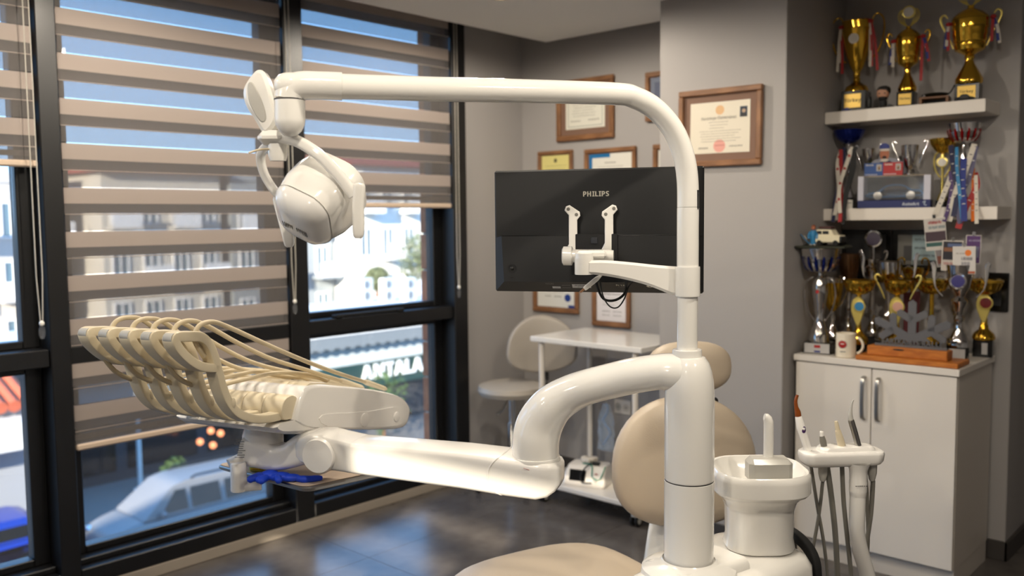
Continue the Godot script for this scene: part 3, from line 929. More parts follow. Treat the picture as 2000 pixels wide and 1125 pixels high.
# ------------------------------------------------------------------ the treatment unit (frame: x right, y up, -z away)
func dental_unit() -> void:
	var at := Vector3(0.50, 0.0, -2.18)
	var t := gear("dental_unit", "glossy white dental unit with upright column and swung-out arm in the centre", "dental unit", at)
	# base cabinet, lying along the room's length
	var b := MB.new()
	b.xf = Transform3D(Basis(Vector3.UP, deg_to_rad(47.33)), Vector3(0.484, 0, -2.132) - at)
	var sec := []
	for k in [[0.0, 0.275, 0.13], [0.30, 0.285, 0.14], [0.56, 0.29, 0.147], [0.61, 0.287, 0.144], [0.635, 0.275, 0.133], [0.648, 0.255, 0.112], [0.652, 0.225, 0.085]]:
		sec.append(ring3(rrect(k[1] * 2, k[2] * 2, minf(0.06, k[2] * 0.6), 6), Vector3(0, k[0], 0), Vector3.RIGHT, Vector3.BACK))
	b.loft(sec)
	obj("base_cabinet", b, M.white, t)
	# raised foot round the column
	var f := mb(at)
	var c := Vector3(0.417, 0, -2.10)
	f.lathe([Vector2(0.115, 0.645), Vector2(0.112, 0.66), Vector2(0.092, 0.672), Vector2(0.07, 0.676), Vector2(0.063, 0.682)], 40, c)
	obj("column_foot", f, M.white, t)
	f = mb(at)
	f.sweep(curve([Vector3(0.355, 0.648, -2.06), Vector3(0.42, 0.652, -2.10), Vector3(0.52, 0.652, -2.17)], 6), rrect(0.16, 0.05, 0.022, 4))
	obj("cover_ridge", f, M.white, t)
	# lower column, seam, upper part bent over into the arm
	obj("column_lower", mb(at).lathe([Vector2(0.059, 0.655), Vector2(0.059, 0.872), Vector2(0.0575, 0.874), Vector2(0, 0.874)], 48, c), M.white, t)
	obj("seam_ring", mb(at).lathe([Vector2(0.0578, 0.8738), Vector2(0.0578, 0.8765)], 48, c), M.seam, t)
	obj("column_upper", mb(at).lathe([Vector2(0.0575, 0.8762), Vector2(0.0588, 0.880), Vector2(0.0588, 1.05), Vector2(0.0582, 1.085), Vector2(0.0560, 1.115), Vector2(0.0515, 1.140), Vector2(0.0450, 1.158), Vector2(0.036, 1.170), Vector2(0.0, 1.176)], 48, c), M.white, t)
	# arm: flattened where it leaves the column, round where it turns down
	var path := []
	var size := []
	for p in [[0.4035, 1.1294, -2.1050, 0.0500, 0.0520], [0.3764, 1.1325, -2.1100, 0.0460, 0.0500], [0.3476, 1.1323, -2.1200, 0.0425, 0.0490], [0.2928, 1.1206, -2.1400, 0.0430, 0.0490], [0.2456, 1.1062, -2.1600, 0.0430, 0.0500], [0.1849, 1.0867, -2.1800, 0.0435, 0.0510], [0.1382, 1.0641, -2.2000, 0.0470, 0.0530], [0.0952, 1.0327, -2.2100, 0.0530, 0.0560], [0.0670, 0.9891, -2.2200, 0.0585, 0.0585], [0.0551, 0.9487, -2.2200, 0.0597, 0.0597], [0.0535, 0.9054, -2.2200, 0.0590, 0.0590]]:
		path.append(Vector3(p[0], p[1], p[2])); size.append(Vector3(p[3], p[4], 0))
	var fine := curve(path, 5)
	var fsize := curve(size, 5)
	var across := Vector3(-0.313, 0, 0.95).normalized()
	var arm_sec := []
	for i in fine.size():
		var dd: Vector3 = ((fine[mini(i + 1, fine.size() - 1)] as Vector3) - (fine[maxi(i - 1, 0)] as Vector3)).normalized()
		var nn := dd.cross(across).normalized()
		var ring := PackedVector3Array()
		for j in 40:
			var an := TAU * j / 40
			ring.append((fine[i] as Vector3) + nn * cos(an) * fsize[i].x + across * sin(an) * fsize[i].y)
		arm_sec.append(ring)
	obj("swing_arm", mb(at).loft(arm_sec), M.white, t)
	# collar where the lamp pole rises
	obj("pole_collar", mb(at).lathe([Vector2(0.036, 1.160), Vector2(0.0350, 1.168), Vector2(0.0345, 1.186), Vector2(0.033, 1.188), Vector2(0.024, 1.188)], 40, Vector3(0.412, 0, -2.105)), M.white, t)
	# link arm: right end under the elbow, left end at the disc joint
	var A := Vector3(0.053, 0.862, -2.22)
	var B := Vector3(-0.545, 0.882, -2.40)
	var d := B - A
	var side := Vector3(d.z, 0, -d.x).normalized()   # towards the viewer
	if side.z < 0: side = -side
	var s2 := []
	var prof := [Vector2(0.058, -0.036), Vector2(0.052, -0.045), Vector2(0.040, -0.050), Vector2(0, -0.051), Vector2(-0.040, -0.050), Vector2(-0.052, -0.045), Vector2(-0.058, -0.036), Vector2(-0.062, 0.0), Vector2(-0.0625, 0.030), Vector2(-0.058, 0.041), Vector2(-0.048, 0.046), Vector2(0.0, 0.049), Vector2(0.048, 0.046), Vector2(0.058, 0.041), Vector2(0.0625, 0.030), Vector2(0.062, 0.0)]
	var smooth := curve2(prof, 3)
	for k in [[-0.112, 0.25, 0.30, 0.008], [-0.108, 0.55, 0.50, 0.006], [-0.094, 0.80, 0.72, 0.002], [-0.065, 0.98, 0.90, -0.003], [-0.02, 1.05, 1.0, -0.006], [0.10, 1.04, 1.02, -0.004], [0.30, 1.0, 0.99, 0.0], [0.60, 0.96, 0.93, 0.0], [0.80, 0.92, 0.87, 0.0]]:
		var u: float = k[0]
		var pos := A + d * (u if u > 0 else u * 1.0)
		var ring := PackedVector3Array()
		for q: Vector2 in smooth: ring.append(pos + side * q.x * k[1] + Vector3(0, q.y * k[2] + k[3], 0))
		s2.append(ring)
	obj("link_arm", mb(at).loft(s2), M.white_arm, t)
	# end housing of the link arm, drawn as a shell with a visible joint line
	var s3 := []
	for k in [[0.146, 1.03, 1.01], [0.149, 1.062, 1.045], [0.152, 1.062, 1.045], [0.155, 1.03, 1.01]]:
		var ring := PackedVector3Array()
		for q: Vector2 in smooth:
			var bow := 0.05 * (1.0 - pow(q.y / 0.05, 2.0))
			ring.append(A + d * (k[0] + bow - 0.03) + side * q.x * k[1] + Vector3(0, q.y * k[2] - 0.003, 0))
		s3.append(ring)
	obj("housing_joint", mb(at).loft(s3, false), M.white_arm, t)
	obj("elbow_collar", mb(at).lathe([Vector2(0.0605, 0.888), Vector2(0.0625, 0.893), Vector2(0.0625, 0.9035), Vector2(0.061, 0.9055), Vector2(0.052, 0.906)], 40, Vector3(0.053, 0, -2.22)), M.white, t)
	obj("elbow_gap", mb(at).lathe([Vector2(0.0575, 0.9055), Vector2(0.0575, 0.908)], 40, Vector3(0.053, 0, -2.22)), M.seam, t)
	# left end: rounded shell, disc cover
	var dirn := d.normalized()
	var s4 := []
	for k in [[0.78, 0.93, 0.88, 0.0], [0.86, 0.92, 0.92, 0.004], [0.93, 0.9, 0.98, 0.008], [0.985, 0.86, 0.92, 0.008], [1.03, 0.76, 0.72, 0.004], [1.06, 0.55, 0.45, 0.0], [1.07, 0.3, 0.2, -0.002]]:
		var ring := PackedVector3Array()
		for q: Vector2 in smooth: ring.append(A + d * k[0] + side * q.x * k[1] + Vector3(0, q.y * k[2] + k[3], 0))
		s4.append(ring)
	obj("arm_end", mb(at).loft(s4), M.white_arm, t)
	var disc := MB.new()
	disc.xf = Transform3D(Basis(dirn, side.cross(dirn).normalized(), side).orthonormalized() * Basis(Vector3.RIGHT, PI / 2), A + d * 0.925 + side * 0.05 + Vector3(0, 0.0, 0) - at)
	disc.lathe([Vector2(0.046, -0.03), Vector2(0.046, 0.016), Vector2(0.044, 0.019), Vector2(0.0, 0.0205)], 40)
	obj("joint_disc", disc, M.white_arm, t)
	obj("scratch", mb(at).tube([A + side * 0.0655 + Vector3(-0.012, 0.028, 0), A + side * 0.066 + Vector3(0.012, 0.020, 0.0)], 0.0006, 5), M.red, t)

	# black edge strip and maker's plate at the far end of the base
	obj("edge_strip", mb(at).sweep(curve([Vector3(0.70, 0.655, -2.405), Vector3(0.745, 0.652, -2.335), Vector3(0.772, 0.620, -2.27), Vector3(0.778, 0.54, -2.255), Vector3(0.778, 0.30, -2.255), Vector3(0.778, 0.005, -2.255)], 6), rrect(0.022, 0.030, 0.006, 3)), M.rubber, t)
	var pw := facing(Vector3(0.700, 0.585, -2.160) - at, Vector3(0.678, 0, -0.735))
	var mp := part("makers_plate", mb().box(V, Vector3(0.05, 0.05, 0.006), 0.001), M.dark, t, pw)
	obj("plate_stripe", mb().box(Vector3(0.008, -0.005, 0.003), Vector3(0.014, 0.034, 0.004), 0.001), mat(Color(0.05, 0.40, 0.18), 0.5), mp)

# carrier, bracket, instrument table with its whips and hoses, tray
func delivery_table() -> void:
	var u := Vector3(0.423, 0, -0.906)
	var w := Vector3(-0.906, 0, -0.423)
	var O := Vector3(-0.644, 0.987, -2.32)
	var P := func(a: float, h: float, b: float) -> Vector3: return O + u * a + Vector3(0, h, 0) + w * b
	var at := Vector3(-0.72, 0.80, -2.45)
	var t := gear("instrument_table", "cream dental instrument table with five whip arms at the left", "instrument table", at)
	# cranked bracket between the link arm and the neck
	var br := mb(at)
	var path := curve([Vector3(-0.525, 0.888, -2.40), Vector3(-0.57, 0.880, -2.415), Vector3(-0.615, 0.858, -2.43), Vector3(-0.66, 0.850, -2.445), Vector3(-0.715, 0.862, -2.46), Vector3(-0.752, 0.872, -2.468)], 6)
	var sc := []
	for i in path.size():
		var f := float(i) / (path.size() - 1)
		sc.append(Vector2(lerpf(0.9, 1.0, f), 1.0 + 0.18 * cos(f * TAU) - 0.30 * smoothstep(0.82, 1.0, f)))
	br.sweep(path, rrect(0.082, 0.082, 0.022, 5), sc)
	obj("bracket", br, M.white_arm, t)
	obj("neck", mb(at).lathe([Vector2(0.056, 0.868), Vector2(0.056, 0.905), Vector2(0.05, 0.925), Vector2(0.047, 0.945)], 36, Vector3(-0.705, 0, -2.475)), M.white_arm, t)
	for i in 9:
		var yy := 0.853 + i * 0.0062
		obj("print_line", mb(at).box(Vector3(-0.757 + 0.004 * (i % 2), yy, -2.424), Vector3(0.026 - 0.005 * (i % 3), 0.0016, 0.0008)), M.grey_print, t)
	# table body: slanting slab, profile in the u-h plane carried across w
	var side_prof := curve2([Vector2(0.05, -0.005), Vector2(0.085, 0.056), Vector2(0.13, 0.066), Vector2(0.21, 0.052), Vector2(0.38, 0.012), Vector2(0.50, -0.022), Vector2(0.575, -0.052), Vector2(0.62, -0.09), Vector2(0.622, -0.122), Vector2(0.585, -0.15), Vector2(0.45, -0.128), Vector2(0.30, -0.095), Vector2(0.12, -0.05), Vector2(0.06, -0.022)], 3)
	var rings := []
	for k in [[-0.050, 0.90], [-0.048, 0.96], [-0.043, 1.0], [0.30, 1.0], [0.307, 0.95], [0.31, 0.86]]:
		var ring := PackedVector3Array()
		for q: Vector2 in side_prof:
			var m := Vector2(0.33, -0.04)
			var r: Vector2 = m + (q - m) * Vector2(1.0 - (1.0 - float(k[1])) * 0.35, k[1])
			ring.append(P.call(r.x, r.y, k[0]))
		rings.append(ring)
	obj("table_body", mb(at).loft(rings), M.white_arm, t)
	# lower side panel, a step inside, with its round plugs
	var side_p := curve2([Vector2(0.16, -0.022), Vector2(0.36, -0.055), Vector2(0.52, -0.072), Vector2(0.575, -0.095), Vector2(0.58, -0.122), Vector2(0.54, -0.134), Vector2(0.36, -0.10), Vector2(0.18, -0.058)], 3)
	var rr := []
	for k in [-0.0495, -0.0525]:
		var ring := PackedVector3Array()
		for q: Vector2 in side_p: ring.append(P.call(q.x, q.y, k))
		rr.append(ring)
	obj("side_panel", mb(at).loft(rr), M.white_arm, t)
	for q in [[0.36, -0.078, 0.021], [0.535, -0.105, 0.016]]:
		var pl := MB.new()
		pl.xf = Transform3D(Basis(u, w.cross(u).normalized(), w).orthonormalized() * Basis(Vector3.RIGHT, -PI / 2), P.call(q[0], q[1], -0.0525) - at)
		pl.lathe([Vector2(q[2], -0.003), Vector2(q[2], 0.0025), Vector2(q[2] - 0.002, 0.004), Vector2(0, 0.0045)], 28)
		obj("round_plug", pl, M.white_arm, t)
	# under-shell below the whips and the black gap
	var un := []
	for k in [[-0.045, 0.8], [-0.03, 1.0], [0.29, 1.0], [0.305, 0.8]]:
		var ring := PackedVector3Array()
		for q: Vector2 in curve2([Vector2(-0.012, -0.014), Vector2(0.10, -0.02), Vector2(0.24, -0.058), Vector2(0.22, -0.085), Vector2(0.10, -0.062), Vector2(0.0, -0.038)], 3):
			ring.append(P.call(q.x, q.y * k[1] - 0.002, k[0]))
		un.append(ring)
	obj("under_shell", mb(at).loft(un), M.white_arm, t)
	# bolster the instruments rest on: five segments
	for k in 5:
		var b0 := -0.036 + k * 0.068
		var sec := []
		for b in [b0, b0 + 0.003, b0 + 0.0635, b0 + 0.0665]:
			var sh: float = 0.94 if b == b0 or b > b0 + 0.065 else 1.0
			var ring := PackedVector3Array()
			for q: Vector2 in curve2([Vector2(0.018, -0.008), Vector2(0.008, 0.018), Vector2(0.022, 0.045), Vector2(0.052, 0.052), Vector2(0.075, 0.04), Vector2(0.08, 0.01), Vector2(0.06, -0.01)], 3):
				var m2 := Vector2(0.045, 0.02)
				var q2 := m2 + (q - m2) * sh
				ring.append(P.call(q2.x, q2.y, b))
			sec.append(ring)
		obj("bolster_segment", mb(at).loft(sec), M.whip, t)
		# finger rest panels on the sloping top
		var top := []
		for b in [b0 + 0.001, b0 + 0.066]:
			var ring := PackedVector3Array()
			for q: Vector2 in [Vector2(0.095, 0.060), Vector2(0.13, 0.0705), Vector2(0.21, 0.058), Vector2(0.36, 0.022), Vector2(0.36, 0.010), Vector2(0.21, 0.045), Vector2(0.12, 0.055)]:
				ring.append(P.call(q.x, q.y, b))
			top.append(ring)
		obj("top_panel", mb(at).loft(top), M.whip, t)
	# whips: a broad band that rises, leans out and closes to a loop that carries the hose
	var outer := [Vector2(0.012, 0.002), Vector2(-0.041, 0.006), Vector2(-0.092, 0.018), Vector2(-0.141, 0.042), Vector2(-0.172, 0.076), Vector2(-0.191, 0.117), Vector2(-0.203, 0.158), Vector2(-0.214, 0.193), Vector2(-0.231, 0.226), Vector2(-0.256, 0.245), Vector2(-0.296, 0.251), Vector2(-0.330, 0.253), Vector2(-0.331, 0.239), Vector2(-0.316, 0.218), Vector2(-0.286, 0.192), Vector2(-0.252, 0.174), Vector2(-0.204, 0.164)]
	var op := []
	for q: Vector2 in curve2(outer, 5, false): op.append(Vector3(q.x, q.y, 0))
	for k in 5:
		var b := -0.012 + k * 0.068
		var path3 := []
		var scl := []
		for i in op.size():
			path3.append(P.call(op[i].x, op[i].y, b))
			var f := float(i) / (op.size() - 1)
			scl.append(Vector2(1.0, 1.0))
		var wh := obj("whip", whip_band(at, path3, w, u), M.whip, t)
		# cross pin at the tip and the hollow below it
		var pin := mb(at)
		pin.tube([P.call(-0.334, 0.251, b - 0.013), P.call(-0.334, 0.251, b + 0.013)], 0.0125, 12)
		obj("roller", pin, M.pale_grey, wh)
		obj("knuckle", mb(at).ball(P.call(-0.160, 0.070, b - 0.012), Vector3(0.010, 0.016, 0.010), 12), M.whip, wh)
		var hp := mb(at)
		hp.tube([P.call(0.004, 0.002, b - 0.018), P.call(0.004, 0.002, b + 0.018)], 0.008, 12)
		obj("hinge", hp, M.whip, wh)
	# hoses: out of the instruments at the far edge, up over each loop and back down to the table
	var ends := [[0.455, 0.004, 0.0], [0.40, 0.014, 0.05], [0.39, 0.016, 0.09], [0.37, 0.022, 0.15], [0.35, 0.028, 0.20]]
	for k in 5:
		var b := -0.012 + k * 0.068
		var e: Array = ends[k]
		var pts := [P.call(-0.235, 0.195, b), P.call(-0.262, 0.238, b), P.call(-0.245, 0.268, b + 0.003), P.call(-0.200, 0.274, b + 0.006), P.call(-0.145, 0.256, b + 0.008), P.call(-0.03, 0.205 - k * 0.010, b + 0.008), P.call(0.08, 0.156 - k * 0.016, lerpf(b, e[2], 0.45)), P.call(0.25, 0.088 - k * 0.010, lerpf(b, e[2], 0.8)), P.call(e[0], e[1] + 0.010, e[2])]
		obj("hose", mb(at).tube(curve(pts, 8), 0.0060, 12), M.hose, t)
		if k > 0:
			var low := [P.call(-0.300, 0.204, b), P.call(-0.245, 0.140, b + 0.004), P.call(-0.150, 0.102, b + 0.010), P.call(-0.02, 0.098, b + 0.012), P.call(0.12, 0.094, b + 0.012), P.call(0.26, 0.066, b + 0.010), P.call(0.34, 0.034, b + 0.010)]
			obj("return_hose", mb(at).tube(curve(low, 8), 0.0060, 10), M.hose, t)
		# sleeve where the hose enters the instrument lying on the slope
		var h0: Vector3 = P.call(e[0], e[1] + 0.010, e[2])
		var h1: Vector3 = P.call(e[0] + 0.10, e[1] - 0.028, e[2] - 0.004)
		obj("hose_sleeve", mb(at).tube([h0 - (h1 - h0) * 0.12, h0, h0.lerp(h1, 0.2), h0.lerp(h1, 0.9), h1], [0.0075, 0.0088, 0.0088, 0.0075, 0.004], 12), M.whip, t)
	# syringe tip beyond the far edge
	obj("syringe_tip", mb(at).tube([P.call(0.60, -0.075, 0.0), P.call(0.66, -0.105, -0.004), P.call(0.70, -0.132, -0.006)], [0.008, 0.0045, 0.002], 10), M.steel, t)
	# small parts lying on the top panel
	obj("panel_tag", mb(at).box(P.call(0.36, 0.030, 0.22), Vector3(0.045, 0.006, 0.02), 0.002), M.pale_grey, t)
	# arm and peg that carry the tray
	var pg := mb(at)
	pg.sweep(curve([Vector3(-0.735, 0.850, -2.455), Vector3(-0.762, 0.842, -2.44), Vector3(-0.785, 0.832, -2.425)], 4), rrect(0.04, 0.028, 0.01, 3))
	obj("tray_arm", pg, M.white_arm, t)
	obj("tray_peg", mb(at).lathe([Vector2(0, 0.842), Vector2(0.019, 0.842), Vector2(0.021, 0.838), Vector2(0.0225, 0.764), Vector2(0.0215, 0.762), Vector2(0, 0.762)], 28, Vector3(-0.758, 0, -2.415)), M.white_arm, t)
	obj("tray_holder", mb(at).sweep([Vector3(-0.758, 0.772, -2.415), Vector3(-0.700, 0.772, -2.43)], rrect(0.034, 0.022, 0.008, 3)), M.white_arm, t)

	# steel tray with a paper liner
	var tc := Vector3(-0.615, 0.785, -2.49)
	var tray := gear("instrument_tray", "flat steel tray with a cream paper liner below the instrument table", "tray", tc)
	var cor := [Vector2(-0.262, 2.577 - 2.49), Vector2(0.061, 2.332 - 2.49), Vector2(0.262, 2.496 - 2.49), Vector2(-0.065, 2.70 - 2.49)]
	var pb := MB.new()
	pb.xf = Transform3D(Basis(Vector3.RIGHT, -PI / 2), V)
	var rp := []
	for i in 4:
		var p0: Vector2 = cor[i]
		var pa: Vector2 = p0.move_toward(cor[(i + 3) % 4], 0.03)
		var pz: Vector2 = p0.move_toward(cor[(i + 1) % 4], 0.03)
		for f in [0.0, 0.33, 0.67, 1.0]: rp.append(pa.lerp(p0, f).lerp(p0.lerp(pz, f), f))
	pb.prism(rp, 0.012, 0.003)
	obj("tray_plate", pb, M.steel, tray)
	var li := MB.new()
	li.xf = Transform3D(Basis(Vector3.RIGHT, -PI / 2), V)
	var lp := []
	for q: Vector2 in rp: lp.append(q * 0.965 + Vector2(-0.004, 0.005))
	li.prism(lp, 0.0016, 0.0005, Vector3(0, 0, 0.0072))
	obj("paper_liner", li, mat(Color(0.82, 0.74, 0.66), 0.8), tray)
	# blue glove and a gold coloured swab pack on the tray
	var gv := gear("rubber_glove", "crumpled bright blue rubber gloves lying on the tray", "glove", Vector3(-0.64, 0.7935, -2.405))
	var crumple := mb()
	for q in [[-0.055, 0.012, 0.010, 0.020, 0.012, 0.018], [-0.030, 0.014, 0.0, 0.026, 0.013, 0.022], [0.0, 0.012, 0.008, 0.030, 0.012, 0.020], [-0.045, 0.010, 0.028, 0.016, 0.010, 0.014], [0.03, 0.010, 0.012, 0.028, 0.010, 0.016]]:
		crumple.ball(Vector3(q[0], q[1], q[2]), Vector3(q[3], q[4], q[5]), 14, 0.85)
	obj("palm", crumple, M.glove, gv)
	for q in [[-0.06, 0.018, -0.080, 0.034], [-0.035, 0.02, -0.042, 0.050], [-0.005, 0.018, 0.008, 0.046]]:
		obj("finger", mb().tube(curve([Vector3(q[0], 0.012, q[1]), Vector3((q[0] + q[2]) / 2, 0.013, (q[1] + q[3]) / 2), Vector3(q[2], 0.008, q[3])], 4), [0.010, 0.0105, 0.010, 0.0105, 0.010, 0.010, 0.0095, 0.008, 0.004], 10), M.glove, gv)
	obj("cuff", mb().tube(curve([Vector3(0.045, 0.009, 0.014), Vector3(0.075, 0.008, 0.022), Vector3(0.115, 0.007, 0.006)], 4), [0.007, 0.009, 0.009, 0.010, 0.010, 0.009, 0.009, 0.008, 0.005], 10), M.glove, gv)
	var sw := gear("swab_pack", "small gold and green foil pack on the tray behind the peg", "pack", Vector3(-0.725, 0.7935, -2.50))
	obj("foil", mb().ball(Vector3(0, 0.010, 0), Vector3(0.028, 0.010, 0.022), 14, 0.6), mat(Color(0.72, 0.68, 0.30), 0.35, 0.4), sw)
	obj("seal_strip", mb().box(Vector3(0.0, 0.011, 0.021), Vector3(0.04, 0.006, 0.006), 0.002), M.gold, sw)

func whip_band(at: Vector3, path: Array, w: Vector3, _u: Vector3) -> MB:
	# flat band: broad across w, thin in its own plane, edges rounded
	var m := mb(at)
	var prof := rrect(0.037, 0.023, 0.005, 2)
	var n := path.size()
	var sec := []
	for i in n:
		var a: Vector3 = path[maxi(i - 1, 0)]
		var b: Vector3 = path[mini(i + 1, n - 1)]
		var nrm := (b - a).normalized().cross(w).normalized()
		var f := float(i) / (n - 1)
		var thick := 0.95 + 0.10 * sin(f * PI)
		var ring := PackedVector3Array()
		for q: Vector2 in prof: ring.append((path[i] as Vector3) + w * q.x + nrm * q.y * thick)
		sec.append(ring)
	return m.loft(sec)

# ------------------------------------------------------------------ lamp on its pole
func surgical_lamp() -> void:
	var at := Vector3(0.412, 1.188, -2.105)
	var t := gear("dental_lamp", "cream dental lamp hanging from a long curved pole over the unit", "lamp", at)
	var c := Vector3(0.412, 0, -2.105)
	obj("pole_lower", mb(at).lathe([Vector2(0.024, 1.186), Vector2(0.024, 1.33)], 32, c), M.white, t)
	obj("pole_upper", mb(at).lathe([Vector2(0.0255, 1.38), Vector2(0.0255, 1.521), Vector2(0.0245, 1.5225)], 32, c), M.white, t)
	obj("pole_seam", mb(at).lathe([Vector2(0.0248, 1.5215), Vector2(0.0248, 1.5245)], 32, c), M.pale_grey, t)
	var path := [Vector3(0.412, 1.5235, -2.105), Vector3(0.411, 1.58, -2.105), Vector3(0.405, 1.625, -2.103), Vector3(0.390, 1.672, -2.098), Vector3(0.364, 1.715, -2.088), Vector3(0.326, 1.750, -2.073), Vector3(0.28, 1.771, -2.054), Vector3(0.235, 1.777, -2.036), Vector3(0.05, 1.774, -1.961), Vector3(-0.15, 1.769, -1.880), Vector3(-0.345, 1.7652, -1.800)]
	obj("lamp_arm", mb(at).tube(curve(path, 6), 0.0252, 36), M.white, t)
	obj("rating_plate", mb(at).box(Vector3(0.4315, 1.54, -2.0885), Vector3(0.004, 0.045, 0.002), 0.0), M.dark, t)
	# elbow sleeve
	var e := curve([Vector3(-0.334, 1.7655, -1.803), Vector3(-0.375, 1.7665, -1.797), Vector3(-0.412, 1.766, -1.793), Vector3(-0.431, 1.758, -1.792), Vector3(-0.437, 1.7395, -1.792)], 6)
	var er := []
	for i in e.size(): er.append(lerpf(0.0278, 0.0298, smoothstep(0.2, 0.9, float(i) / (e.size() - 1))))
	obj("elbow", mb(at).tube(e, er, 36), M.white, t)
	obj("elbow_shoulder", mb(at).ball(Vector3(-0.4335, 1.7665, -1.792), Vector3(0.0325, 0.0255, 0.0298), 32, 0.9), M.white, t)
	obj("sleeve_seam", mb(at).lathe([Vector2(0.0300, 1.7372), Vector2(0.0302, 1.7378), Vector2(0.0302, 1.7396), Vector2(0.0300, 1.7402)], 32, Vector3(-0.437, 0, -1.792)), M.seam, t)
	obj("swivel", mb(at).lathe([Vector2(0.0298, 1.7375), Vector2(0.0300, 1.735), Vector2(0.0300, 1.700), Vector2(0.0285, 1.690), Vector2(0.022, 1.677), Vector2(0.012, 1.668), Vector2(0, 1.666)], 36, Vector3(-0.437, 0, -1.792)), M.white, t)
	# tilted oval loop
	var outline := curve2([Vector2(-0.519, 1.792), Vector2(-0.505, 1.803), Vector2(-0.490, 1.793), Vector2(-0.476, 1.742), Vector2(-0.470, 1.705), Vector2(-0.486, 1.680), Vector2(-0.500, 1.678), Vector2(-0.516, 1.705), Vector2(-0.533, 1.735), Vector2(-0.536, 1.765)], 4)
	obj("balance_arm", mb(at).prism(outline, 0.040, 0.007, Vector3(0, 0, -1.838)), M.white, t)
	var inner := curve2([Vector2(-0.526, 1.772), Vector2(-0.514, 1.775), Vector2(-0.496, 1.735), Vector2(-0.491, 1.705), Vector2(-0.503, 1.700), Vector2(-0.523, 1.735)], 4)
	obj("balance_cover", mb(at).prism(inner, 0.044, 0.002, Vector3(0, 0, -1.838)), M.pale_grey, t)
	# hub below the loop
	obj("hub", mb(at).box(Vector3(-0.480, 1.668, -1.835), Vector3(0.062, 0.030, 0.05), 0.012), M.white, t)
	obj("hub_lower", mb(at).lathe([Vector2(0.020, 1.656), Vector2(0.019, 1.632), Vector2(0.016, 1.622), Vector2(0, 1.622)], 24, Vector3(-0.474, 0, -1.835)), M.white, t)
	obj("cable_stub", mb(at).tube(curve([Vector3(-0.488, 1.645, -1.82), Vector3(-0.505, 1.643, -1.81), Vector3(-0.523, 1.636, -1.80)], 4), 0.0022, 8), M.hose, t)
	# yoke: front and rear arm to the ends of the lamp head's axle
	var yf := curve([Vector3(-0.468, 1.668, -1.825), Vector3(-0.430, 1.660, -1.812), Vector3(-0.385, 1.632, -1.803), Vector3(-0.345, 1.590, -1.800), Vector3(-0.315, 1.550, -1.800)], 6)
	obj("yoke_arm", loop_open(at, yf, 0.020, 0.024), M.white, t)
	var yr := curve([Vector3(-0.492, 1.660, -1.850), Vector3(-0.522, 1.640, -1.885), Vector3(-0.524, 1.605, -1.905), Vector3(-0.508, 1.570, -1.915), Vector3(-0.485, 1.545, -1.918)], 6)
	obj("yoke_arm", loop_open(at, yr, 0.020, 0.018), M.white, t)
	# lamp head: shell with a step, grey vented cap
	var axis := Vector3(0.50, 0.60, -0.62).normalized()
	var hx := Vector3(0.86, -0.40, 0.30); hx = (hx - axis * hx.dot(axis)).normalized()
	var hy := axis.cross(hx)
	var hc := Vector3(-0.397, 1.545, -1.868)
	var sec := []
	for k in [[-0.054, 0.80, 0.80], [-0.052, 0.855, 0.845], [-0.040, 0.92, 0.90], [-0.015, 1.0, 0.98], [0.020, 1.02, 1.0], [0.050, 0.97, 0.96], [0.064, 0.92, 0.92], [0.068, 0.85, 0.86]]:
		sec.append(ring3(rrect(0.150 * k[1], 0.148 * k[2], 0.052 * minf(k[1], k[2]), 6), hc + axis * k[0], hx, hy))
	var head := obj("lamp_head", mb(at).loft(sec), M.white, t)
	var cap := []
	for k in [[-0.086, 0.25, 0.3], [-0.083, 0.50, 0.55], [-0.074, 0.72, 0.75], [-0.060, 0.85, 0.86], [-0.052, 0.88, 0.89]]:
		cap.append(ring3(rrect(0.150 * k[1], 0.148 * k[2], 0.05 * minf(k[1], k[2]), 6), hc + axis * k[0], hx, hy))
	obj("vent_cap", mb(at).loft(cap), M.white_arm, head)
	obj("cap_seam", mb(at).loft([ring3(rrect(0.150 * 0.885, 0.148 * 0.895, 0.045, 6), hc + axis * -0.0535, hx, hy), ring3(rrect(0.150 * 0.885, 0.148 * 0.895, 0.045, 6), hc + axis * -0.0515, hx, hy)], false), M.grey_hose, head)
	var sy := -1.0 if hy.y > 0 else 1.0
	for i in 12:
		var s := -0.030 + i * 0.0046 + (0.008 if i > 5 else 0.0)
		obj("vent_slot", mb(at).tube([hc + axis * -0.0875 + hx * s + hy * sy * 0.006, hc + axis * -0.0848 + hx * s + hy * sy * 0.022], 0.0008, 6), M.seam, head)
	for s in [-1.0, 1.0]:
		var ctr: Vector3 = (Vector3(-0.307, 1.522, -1.795) if s > 0 else Vector3(-0.489, 1.502, -1.925))
		var hand := mb(at)
		var hl := [ctr + Vector3(0.004 if s > 0 else -0.010, 0.052, 0), ctr + Vector3(0.003 if s > 0 else -0.008, 0.035, 0), ctr, ctr + Vector3(0.0 if s > 0 else 0.008, -0.035, 0), ctr + Vector3(-0.001 if s > 0 else 0.011, -0.058, 0)]
		hand.sweep(curve(hl, 4), rrect(0.0245, 0.015, 0.007, 4), [0.75, 0.9, 1.0, 1.0, 1.0, 1.0, 1.0, 1.0, 1.0, 1.0, 1.0, 1.0, 0.98, 0.95, 0.9, 0.8, 0.5], Vector3(0, 0, 1))
		obj("handle", hand, M.white, t)

func loop_band(at: Vector3, path: Array, broad: float, thick: float) -> MB:
	var m := mb(at)
	var prof := rrect(broad, thick, thick * 0.35, 3)
	var n := path.size()
	var sec := []
	for i in n:
		var d: Vector3 = ((path[(i + 1) % n] as Vector3) - (path[(i - 1 + n) % n] as Vector3)).normalized()
		var w := Vector3(0, 0, 1)
		var nr := d.cross(w).normalized()
		sec.append(ring3(prof, path[i], w, nr))
	return m.loft(sec, false, true)

